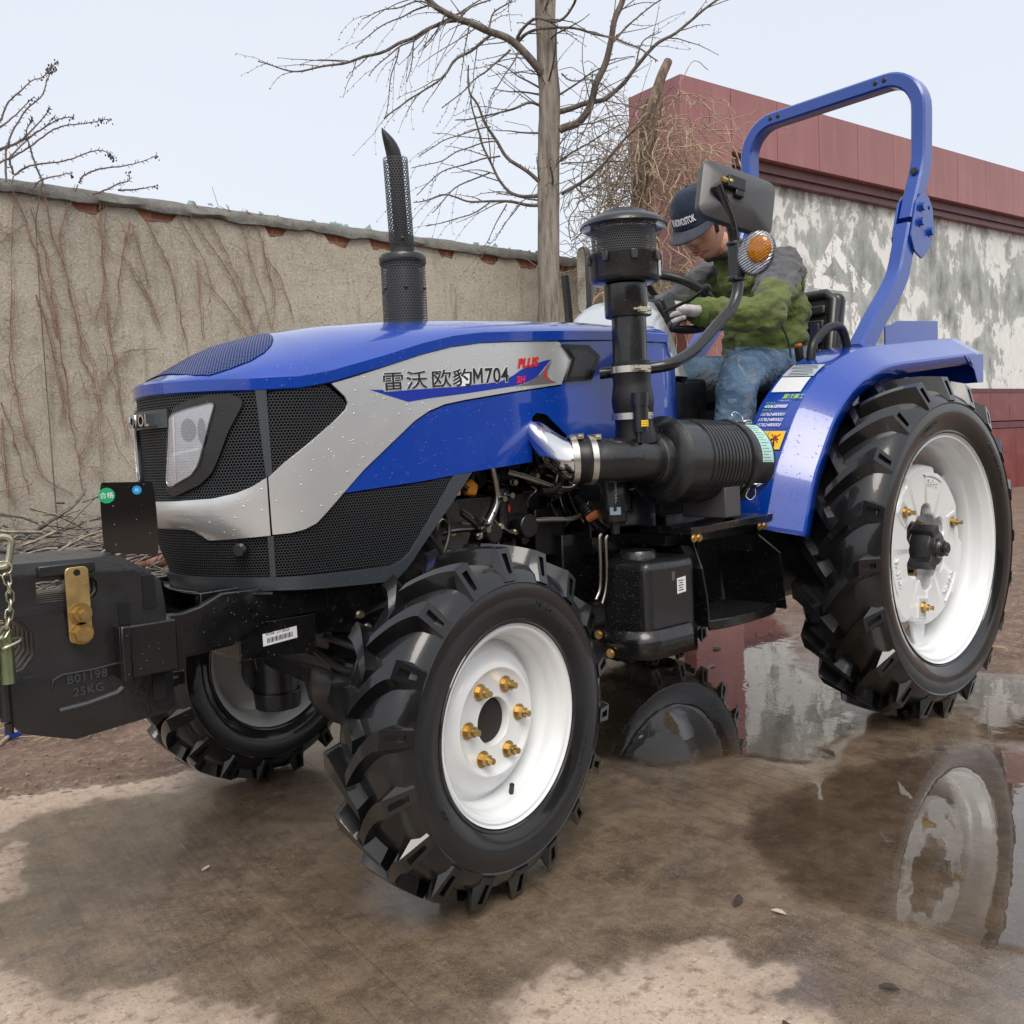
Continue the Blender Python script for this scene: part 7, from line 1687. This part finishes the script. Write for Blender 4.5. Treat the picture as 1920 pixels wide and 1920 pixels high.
def indicator():
    t = empty('turn_signal', (0, 0, 0), TR)
    c = Vector((1.160, -.560, 1.592)); ax = Vector((-.95, -.36, -.02)).normalized()     # lens looks forward
    u = Vector((0, 0, 1)); u = (u - ax * u.dot(ax)).normalized(); b = ax.cross(u)
    tilt = R(-28); u2 = u * math.cos(tilt) + b * math.sin(tilt); b2 = -u * math.sin(tilt) + b * math.cos(tilt)
    def dome(g, prof, cc, w_, h_):
        m = 36
        for k, o in prof:
            for i in range(m): a = 2 * math.pi * i / m; g.v.append(cc + ax * o + u2 * math.cos(a) * h_ * k + b2 * math.sin(a) * w_ * k)
        for j in range(len(prof) - 1):
            for i in range(m): g.f.append((j * m + i, j * m + (i + 1) % m, (j + 1) * m + (i + 1) % m, (j + 1) * m + i))
        g.f.append(tuple(range(m))); g.f.append(tuple(range((len(prof) - 1) * m, len(prof) * m))); return g
    P('housing', dome(G(), [(1.03, .012), (1.05, 0), (1.0, -.02), (.86, -.045), (.6, -.065), (.25, -.074)], c, .054, .066), M['plastic'], t, smooth=50)
    P('reflector', dome(G(), [(1.0, .012), (.98, .013)], c, .053, .067), M['chrome'], t, smooth=50)
    P('clear_lens', dome(G(), [(1.0, .0135), (.99, .018), (.9, .026), (.7, .033), (.4, .037), (.1, .038)], c, .053, .067), M['clearrib'], t, smooth=60)
    c3 = c + Vector((.010, -.014, .006)) + ax * .004
    P('amber_lens', dome(G(), [(1.0, .022), (1.0, .036), (.9, .042), (.6, .046), (.2, .047)], c3, .035, .042), M['amber'], t, smooth=50)
    P('amber_bowl', dome(G(), [(1.0, .0215), (.5, .0205)], c3, .034, .041), pbr('amber_reflector', (.95, .42, .02), .25, .6), t)
    P('clamp', G().box((1.135, -.505, 1.575), (.034, .042, .105)).cyl((1.135, -.50, 1.622), (1.135, -.50, 1.635), .026).cyl((1.14, -.50, 1.515), (1.14, -.50, 1.53), .028), M['plastic'], t, bevel=.004)
indicator()
# ================================================================ DRIVER
def skin_geo(nodes, edges, lv=2, root=0, vox=None, extra=None):
    """nodes: (x,y,z,r) or (x,y,z,rx,ry); grown with a Skin modifier and returned as plain geometry"""
    me = bpy.data.meshes.new('sk'); me.from_pydata([n[:3] for n in nodes], edges, [])
    o = bpy.data.objects.new('sk', me); COL.objects.link(o)
    sk = o.modifiers.new('s', 'SKIN'); sk.use_smooth_shade = True
    if not me.skin_vertices: bpy.context.view_layer.update()
    for i, n in enumerate(nodes):
        me.skin_vertices[0].data[i].radius = (n[3], n[4] if len(n) > 4 else n[3]); me.skin_vertices[0].data[i].use_root = i == root
    sb = o.modifiers.new('b', 'SUBSURF'); sb.levels = lv; sb.render_levels = lv
    dg = bpy.context.evaluated_depsgraph_get(); m = o.evaluated_get(dg).to_mesh()
    g = G(); g.add([tuple(v.co) for v in m.vertices], [tuple(p.vertices) for p in m.polygons])
    bpy.data.objects.remove(o)
    return g
def blob(shapes, vox=.011, it=10):
    """union of tapered capsules and ellipsoids, fused and smoothed into one surface"""
    g = G()
    for sh in shapes:
        if sh[0] == 'e': g.ball(sh[1], 1, 20, sh[2])
        else:
            _, p0, p1, r0, r1 = sh; p0, p1 = Vector(p0), Vector(p1); n_ = 7
            g.tube([p0.lerp(p1, k / n_) for k in range(n_ + 1)], [r0 + (r1 - r0) * k / n_ for k in range(n_ + 1)], 20); g.ball(p0, r0, 20); g.ball(p1, r1, 20)
    me = bpy.data.meshes.new('b'); me.from_pydata(g.v, [], g.f); bm = bmesh.new(); bm.from_mesh(me); bmesh.ops.remove_doubles(bm, verts=bm.verts, dist=1e-5); bmesh.ops.recalc_face_normals(bm, faces=bm.faces); bm.to_mesh(me); bm.free()
    o = bpy.data.objects.new('b', me); COL.objects.link(o)
    r = o.modifiers.new('r', 'REMESH'); r.mode = 'VOXEL'; r.voxel_size = vox
    s_ = o.modifiers.new('s', 'SMOOTH'); s_.factor = .6; s_.iterations = it
    dg = bpy.context.evaluated_depsgraph_get(); m = o.evaluated_get(dg).to_mesh(); g = G()
    g.add([tuple(v.co) for v in m.vertices], [tuple(p.vertices) for p in m.polygons]); bpy.data.objects.remove(o); return g
def fabric(name, col, var=.2, dirt=None, da=0, rough=.85, fold=.5, sc=9):
    n = N(name); a = n.noise(sc, 5, .6, n.obj((1, 1, 1.3)), 1.2); f = n.noise(260, 2)
    c = n.mix(n.ramp(a, [(.35, 0.), (.65, 1.)]), tuple(x * (1 - var) for x in col), tuple(x * (1 + var) for x in col))
    if dirt: c = n.mix(n.ramp(n.noise(6, 5, .6), [(.48, 0.), (.66, da)]), c, dirt)
    nm = n.bump(n.math('ADD', a, n.math('MULTIPLY', f, .05)), fold, .03)
    n.bsdf(Base_Color=c, Roughness=rough, Normal=nm, Specular_IOR_Level=.25, Sheen_Weight=.15); return n.m
def wrinkle(g, amp, fr, seed=0, stretch=(1, 1, 1)):
    # displace along vertex normals with folded noise
    me = bpy.data.meshes.new('t'); me.from_pydata(g.v, [], g.f); me.update(); out = []
    for v in me.vertices:
        p = Vector((v.co.x * stretch[0], v.co.y * stretch[1], v.co.z * stretch[2])) * fr + Vector((seed, 0, 0))
        k = noise.noise(p); r = 1 - abs(noise.noise(p * 1.7 + Vector((3, 3, 3)))) * 2
        out.append(tuple(v.co + v.normal * amp * (k * .9 + r * .6 - .3)))
    g.v = out; bpy.data.meshes.remove(me); return g
def driver():
    root = empty('person', (1.95, 0, 1.25)); inv = Matrix.Translation((-1.95, 0, -1.25))
    tag(root, 'man in green jacket, blue jeans and navy cap bending over the steering wheel', 'person')
    def Q(name, g, m, **k): g.tf(inv); o = ob(name, g, m, root, **k); return o
    H = Vector((1.597, -.026, 1.838)); fw_ = Vector((-.84, -.16, -.52)).normalized(); up = Vector((-.50, .0, .86)); up = (up - fw_ * up.dot(fw_)).normalized(); lf = up.cross(fw_).normalized()
    if lf.y > 0: lf = -lf
    def hp(l, f, u): return H + (lf * l + fw_ * f + up * u) * 1.09
    # head with face
    g = G(); NU, NV = 48, 64
    def bumpf(l, u, cl, cu, sl, su): return math.exp(-((l - cl) / sl) ** 2 - ((u - cu) / su) ** 2)
    for i in range(NU + 1):
        th = math.pi * i / NU
        for k in range(NV):
            a = 2 * math.pi * k / NV; l = math.sin(th) * math.sin(a); f = math.sin(th) * math.cos(a); u = math.cos(th)
            w_ = .076 if u > -.1 else .076 - .024 * ((-.1 - u) / .9) ** 1.3
            d_ = .098 if f < 0 else .092
            x, y, z = l * w_, f * d_, u * .118
            if u < -.2 and f < 0: y *= 1 - .45 * (-.2 - u) / .8
            if f > 0:
                y = .092 * f ** .85 if f > 1e-6 else 0
                if u < -.3: y *= 1 - .10 * (-.3 - u)
                y += .032 * bumpf(x, z, 0, -.018, .013, .020) + .015 * bumpf(x, z, 0, .008, .009, .022)       # nose
                y += .008 * bumpf(x, z, -.014, -.026, .007, .008) + .008 * bumpf(x, z, .014, -.026, .007, .008)   # nostrils
                y += .007 * bumpf(x, z, 0, .036, .06, .010)                                                       # brow
                y -= .013 * (bumpf(x, z, .031, .018, .016, .011) + bumpf(x, z, -.031, .018, .016, .011))           # sockets
                y += .006 * (bumpf(x, z, .031, .016, .010, .007) + bumpf(x, z, -.031, .016, .010, .007))           # lids
                y += .006 * (bumpf(x, z, .045, -.012, .018, .016) + bumpf(x, z, -.045, -.012, .018, .016))         # cheekbones
                y += .009 * bumpf(x, z, 0, -.056, .022, .006) + .009 * bumpf(x, z, 0, -.067, .018, .006) - .008 * bumpf(x, z, 0, -.0610, .022, .0028)  # lips
                y += .010 * bumpf(x, z, 0, -.098, .020, .014) - .005 * bumpf(x, z, 0, -.080, .02, .007)             # chin
            g.v.append(hp(x, y, z))
    for i in range(NU):
        for k in range(NV): g.f.append((i * NV + k, i * NV + (k + 1) % NV, (i + 1) * NV + (k + 1) % NV, (i + 1) * NV + k))
    for s in (-1, 1):   # ears
        g.ball(hp(.076 * s, -.008, -.002), .030, 16, (.55, .35, 1.05)); 
    nodes = [(2.0, 0, 1.32, .10), (2.03, 0, 1.46, .09), (2.0, 0, 1.60, .09), (1.91, 0, 1.69, .065), (1.79, -.005, 1.755, .054), (1.68, -.012, 1.80, .056),
             (1.90, -.14, 1.675, .045), (1.60, -.29, 1.47, .040), (1.42, -.155, 1.475, .028), (1.90, .14, 1.68, .045), (1.60, .29, 1.50, .04), (1.43, .15, 1.53, .028),
             (1.97, -.10, 1.27, .075), (1.51, -.235, 1.25, .052), (1.36, -.29, .92, .04), (1.97, .10, 1.27, .075), (1.58, .16, 1.26, .052), (1.43, .17, .92, .04)]
    e = [(0, 1), (1, 2), (2, 3), (3, 4), (4, 5), (3, 6), (6, 7), (7, 8), (3, 9), (9, 10), (10, 11), (0, 12), (12, 13), (13, 14), (0, 15), (15, 16), (16, 17)]
    bg = skin_geo(nodes, e, 2); g.add(bg.v, bg.f)
    n = N('skin'); c = n.mix(n.ramp(n.noise(9, 5), [(.35, 0.), (.7, 1.)]), (.48, .25, .165), (.60, .34, .24)); c = n.mix(n.ramp(n.noise(40, 4), [(.5, 0.), (.7, .3)]), c, (.33, .13, .09))
    n.bsdf(Base_Color=c, Roughness=.5, Subsurface_Weight=.12, Subsurface_Radius=(.012, .004, .002), Normal=n.bump(n.noise(120, 4), .3, .003))
    body = Q('body', g, n.m, smooth=180, clean=False)
    md = body.modifiers.new('fuse', 'REMESH'); md.mode = 'VOXEL'; md.voxel_size = .0036; md.use_smooth_shade = True
    lipm = pbr('lips', (.36, .11, .09), .5); hairm = pbr('black_hair', (.010, .008, .007), .55, bump=.8, bs=160, bd=.004)
    for nm, zz, wd in (('lip', -.0565, .021), ('lip', -.067, .018)):
        g = G().tube([hp(wd * t, .098 + .0095 - .012 * t * t * 1.2 - (.002 if zz < -.06 else 0), zz + .001 * (1 - abs(t)) * (1 if zz > -.06 else -1)) for t in (-1, -.6, -.2, .2, .6, 1)], [.0012, .0032, .0042, .0042, .0032, .0012], 8); Q(nm, g, lipm, smooth=60)
    for s in (-1, 1):
        g = G().tube([hp(s * (.014 + .034 * t), .094 - .016 * t * t, .034 + .004 * math.sin(t * 3)) for t in (0, .25, .5, .75, 1)], [.0022, .0032, .0034, .0028, .0016], 8); Q('eyebrow', g, hairm, smooth=60)
        g = G().tube([hp(s * (.019 + .024 * t), .0845 - .008 * t * t, .0125 - .002 * math.sin(t * 3)) for t in (0, .3, .6, 1)], [.0009, .0016, .0016, .0009], 6); Q('eyelid_line', g, hairm, smooth=60)
    # short hair under the cap, round the back and sides
    g = G()
    for i in range(13):
        u = .055 - .085 * i / 12
        for k in range(33):
            a = R(62 + 236 * k / 32); s = math.sin(math.acos(max(-1, min(1, u / .118)))); j = .004 * noise.noise(Vector((k * .9, i * .9, 0)))
            side = abs(math.sin(a)) ** 4; lim = u if i < 7 or side < .8 else max(u, .0)
            g.v.append(hp(math.sin(a) * (.0805 + j) * s, math.cos(a) * (.1035 + j) * s, lim))
    for i in range(12):
        for k in range(32): g.f.append((i * 33 + k, i * 33 + k + 1, (i + 1) * 33 + k + 1, (i + 1) * 33 + k))
    o = Q('hair', g, hairm, smooth=60, clean=False); md = o.modifiers.new('s', 'SOLIDIFY'); md.thickness = .006
    # cap
    capm = fabric('navy_cap_cloth', (.016, .024, .045), .25, (.06, .06, .06), .3, fold=.35)
    def capp(a, t, o_=0):  # a around (0 = front, + to his left), t 0 rim .. 1 crown
        rim = .030 - .010 * math.cos(a); top = .140
        z = rim + (top - rim) * math.sin(t * math.pi / 2); r = math.cos(t * math.pi / 2) ** .72
        z += .010 * math.cos(a) * (1 - t) * t * 3 * (1 if math.cos(a) > 0 else 0)
        return hp(math.sin(a) * (.086 + o_) * r, (.004 + math.cos(a) * (.108 + o_) * r), z + o_ * math.sin(t * math.pi / 2))
    g = G(); m = 64
    for i in range(17):
        for k in range(m): g.v.append(capp(2 * math.pi * k / m, i / 16))
    for i in range(16):
        for k in range(m): g.f.append((i * m + k, i * m + (k + 1) % m, (i + 1) * m + (k + 1) % m, (i + 1) * m + k))
    g = wrinkle(g, .0022, 30); cap = Q('cap', g, capm, smooth=180, clean=False); md = cap.modifiers.new('s', 'SOLIDIFY'); md.thickness = .002
    def C(name, g, m, **k): g.tf(inv); o = ob(name, g, m, cap, **k); return o
    g = G()
    for j in range(9):   # brim
        for k in range(25):
            a = R(-68 + 136 * k / 24); t = j / 8; b_ = capp(a, 0.02); ln = .078 * (math.cos(a * 1.25) ** .6 if math.cos(a * 1.25) > 0 else 0)
            g.v.append(b_ + (fw_ * (1 - .12 * t) - up * (.06 + .20 * t) * 1.0).normalized() * ln * t - up * .020 * math.sin(abs(a)) ** 2 * t)
    for j in range(8):
        for k in range(24): g.f.append((j * 25 + k, j * 25 + k + 1, (j + 1) * 25 + k + 1, (j + 1) * 25 + k))
    o = C('brim', g, fabric('cap_brim_cloth', (.030, .038, .055), .2, (.12, .11, .10), .5, fold=.15), smooth=180, clean=False); md = o.modifiers.new('s', 'SOLIDIFY'); md.thickness = .004
    g = text_geo('VLADIVOSTOK', .0165, lambda u, v, w_: tuple(capp(R(-4) + u / .096, .12 + v * 9.5, .0028 + w_)), .0005, 'CENTER', space=.95, offset=.0003, res=2)
    C('cap_lettering', g, M['white2'], smooth=0)
    C('button', G().ball(capp(0, 1), .006, 10), capm)
    # ---- jacket
    sh = [('e', (2.00, 0, 1.30), (.165, .195, .12)), ('e', (2.03, 0, 1.42), (.150, .185, .13)), ('e', (2.045, 0, 1.53), (.150, .190, .13)), ('e', (2.00, 0, 1.63), (.140, .195, .11)), ('e', (1.93, 0, 1.70), (.105, .170, .075)),
          ('c', (1.93, 0, 1.71), (1.80, -.003, 1.755), .088, .066), ('c', (1.94, 0, 1.60), (1.84, 0, 1.66), .10, .07)]
    for s, k in ((-1, 0.), (1, .025)):
        S_, E_, W_ = (1.91, .165 * s, 1.672 + k * .4), (1.618, .290 * s, 1.468 + k), (1.405, .160 * s, 1.475 + k * 2)
        sh += [('c', (1.95, .08 * s, 1.665), S_, .10, .092), ('c', S_, E_, .090, .064), ('c', E_, W_, .066, .050)]
    g = blob(sh, .0095, 14); g = wrinkle(g, .015, 8, 2, (1, 1, 1.8)); g = wrinkle(g, .009, 19, 5, (1, 1, 1.7)); g = wrinkle(g, .003, 50, 8)
    green = fabric('green_jacket_cloth', (.125, .165, .045), .2, (.10, .10, .05), .6, fold=.7); grey = fabric('grey_jacket_panel', (.105, .105, .11), .2, fold=.7); hem = fabric('dark_hem_cloth', (.055, .06, .045), .2)
    g.tf(inv); jk = ob('jacket', g, green, root, smooth=180, mats=[green, grey, hem], clean=False)
    S1, E1 = Vector((1.91, -.165, 1.672)), Vector((1.618, -.290, 1.468)); S2, E2 = Vector((1.91, .165, 1.682)), Vector((1.618, .29, 1.493))
    for p in jk.data.polygons:
        c = p.center + Vector((1.95, 0, 1.25))
        for S_, E_ in ((S1, E1), (S2, E2)):
            d = E_ - S_; t = (c - S_).dot(d) / d.length_squared; q = S_ + d * t
            if -.30 < t < .62 and (c - q).length < .13 and (c - q).dot(Vector((-.35, -.30 if S_ is S1 else .3, .75))) > .006 + .03 * max(0, t - .45): p.material_index = 1
        if c.z > 1.735 and c.x < 1.9: p.material_index = 1
        if c.z < 1.24 and c.x > 1.75 or c.z < 1.255: p.material_index = 2
    Q('collar', G().tube([(1.80 + .075 * math.cos(a) - .0, -.003 + .082 * math.sin(a), 1.765 + .030 * math.cos(a)) for a in [k * math.pi / 12 for k in range(24)]], [.017 + .004 * math.sin(k) for k in range(24)], 10, closed=True), pbr('dark_collar', (.03, .032, .034), .8), smooth=60)
    Q('pocket_zip', G().tube(spline([(1.80, -.195, 1.50), (1.86, -.200, 1.44), (1.89, -.205, 1.38), (1.90, -.205, 1.33)], 5), .0040, 6), pbr('zip_grey', (.05, .05, .045), .6), smooth=60)
    for (c, ax_, r_) in (((1.395, -.163, 1.480), (-.85, .4, 0.03), .049), ((1.40, .162, 1.525), (-.8, -.45, .1), .048)):
        Q('cuff', G().lathe([(r_ - .004, -.012), (r_, -.010), (r_ + .002, 0), (r_ - .002, .012), (r_ - .010, .014)], c, ax_, 24), fabric('cuff_green', (.12, .18, .05)), smooth=60)
    # ---- jeans
    nodes = [(2.00, 0, 1.255, .165, .115), (1.93, -.115, 1.272, .100), (1.73, -.185, 1.282, .094), (1.545, -.238, 1.270, .084), (1.485, -.250, 1.235, .080), (1.44, -.265, 1.12, .074), (1.385, -.288, .985, .066), (1.355, -.298, .895, .066),
             (1.93, .115, 1.272, .100), (1.76, .14, 1.285, .092), (1.60, .16, 1.275, .080), (1.555, .165, 1.235, .076), (1.50, .17, 1.10, .070), (1.45, .175, .98, .062), (1.42, .18, .895, .062)]
    e = [(0, 1), (1, 2), (2, 3), (3, 4), (4, 5), (5, 6), (6, 7), (0, 8), (8, 9), (9, 10), (10, 11), (11, 12), (12, 13), (13, 14)]
    g = skin_geo(nodes, e, 4); g = wrinkle(g, .006, 12, 9, (1.2, 1, 1.2)); g = wrinkle(g, .003, 30, 4)
    n = N('denim'); a = n.noise(7, 5, .6); b_ = n.noise(18, 4, .6, None, 2)
    pz = n.n('SeparateXYZ'); n.set(pz.inputs[0], n.obj())
    c = n.mix(n.ramp(a, [(.35, 0.), (.65, 1.)]), (.06, .11, .18), (.15, .23, .33)); c = n.mix(n.ramp(b_, [(.52, 0.), (.68, .6)]), c, (.22, .32, .42))
    c = n.mix(n.ramp(n.noise(4.5, 4), [(.5, 0.), (.64, .6)]), c, (.24, .21, .18))
    n.bsdf(Base_Color=c, Roughness=.85, Normal=n.bump(n.math('ADD', b_, n.math('MULTIPLY', n.noise(300, 2), .08)), .6, .02), Specular_IOR_Level=.2)
    Q('jeans', g, n.m, smooth=180, clean=False)
    # ---- boots
    for dx, y, z in ((0, -.300, 0), (.065, .182, 0)):
        x0 = 1.355 + dx
        g = skin_geo([(x0, y, .905, .050), (x0 + .003, y, .850, .048), (x0 + .01, y, .826, .042), (x0 - .06, y, .828, .044, .036), (x0 - .13, y, .822, .046, .030), (x0 - .185, y, .818, .036, .024)], [(0, 1), (1, 2), (1, 3), (3, 4), (4, 5)], 3)
        Q('boot', g, pbr('dark_boot', (.035, .034, .032), .6, bump=.4, bs=60), smooth=180)
    # ---- gloved hands: palm plus five separately rooted fingers
    gl = N('cotton_glove'); a = gl.noise(22, 5, .6); c = gl.mix(gl.ramp(a, [(.35, 0.), (.7, 1.)]), (.45, .39, .36), (.78, .76, .74)); c = gl.mix(gl.ramp(gl.noise(60, 4), [(.55, 0.), (.7, .6)]), c, (.22, .18, .16))
    gl.bsdf(Base_Color=c, Roughness=.9, Normal=gl.bump(gl.noise(420, 2), .5, .004), Specular_IOR_Level=.15)
    tipm = pbr('grey_glove_coating', (.10, .105, .115), .6)
    def hand(W_, d, back, thumb_side):
        # W_: wrist point, d: wrist to knuckles, back: direction of the back of the hand, thumb_side: towards the thumb
        d = Vector(d).normalized(); back = Vector(back); back = (back - d * back.dot(d)).normalized(); s = d.cross(back); s = s if s.dot(Vector(thumb_side)) > 0 else -s; W_ = Vector(W_)
        P_ = lambda a, b, c: W_ + (d * a + s * b + back * c) * 1.4
        g = skin_geo([tuple(P_(-.02, 0, 0)) + (.030, .024), tuple(P_(.02, 0, .002)) + (.033, .022), tuple(P_(.052, .002, .004)) + (.040, .021), tuple(P_(.080, .002, .002)) + (.038, .018)], [(0, 1), (1, 2), (2, 3)], 3)
        curl = (-.2, -.95, -1.75)
        for b_, l, r in ((.030, .078, .0105), (.010, .086, .0108), (-.011, .080, .0104), (-.030, .064, .0092)):
            pts = [P_(.060, b_ * .8, .004), P_(.088, b_, .004)]; ang = 0.; seg = (l * .45, l * .32, l * .26)
            for q, L_ in enumerate(seg):
                ang = -(.55, 1.45, 2.35)[q]; dv = d * math.cos(ang) + back * math.sin(ang); pts.append(pts[-1] + dv * L_)
            f = skin_geo([tuple(p) + (r * (1 - .06 * i),) for i, p in enumerate(pts)], [(i, i + 1) for i in range(len(pts) - 1)], 2); g.add(f.v, f.f)
        pts = [P_(.018, .022, -.004), P_(.040, .042, -.012), P_(.066, .046, -.026), P_(.088, .034, -.036)]
        f = skin_geo([tuple(p) + ((.014, .0135, .0118, .0105)[i],) for i, p in enumerate(pts)], [(0, 1), (1, 2), (2, 3)], 2); g.add(f.v, f.f)
        g = wrinkle(g, .0012, 70)
        o = Q('glove', g, gl.m, smooth=180, clean=False, mats=[gl.m, tipm])
        kn = P_(.088, 0, 0) + Vector((-1.95, 0, -1.25))
        for p in o.data.polygons:
            if (p.center - kn).dot(d * .8 - back * .6) > .022: p.material_index = 1
        return o
    hand((1.375, -.165, 1.482), (-.93, .12, -.05), (-.05, -.75, .62), (-.2, .3, .9))
    hand((1.395, .155, 1.53), (-.8, -.5, .1), (.0, .4, .9), (-.1, -1, .1))
driver()
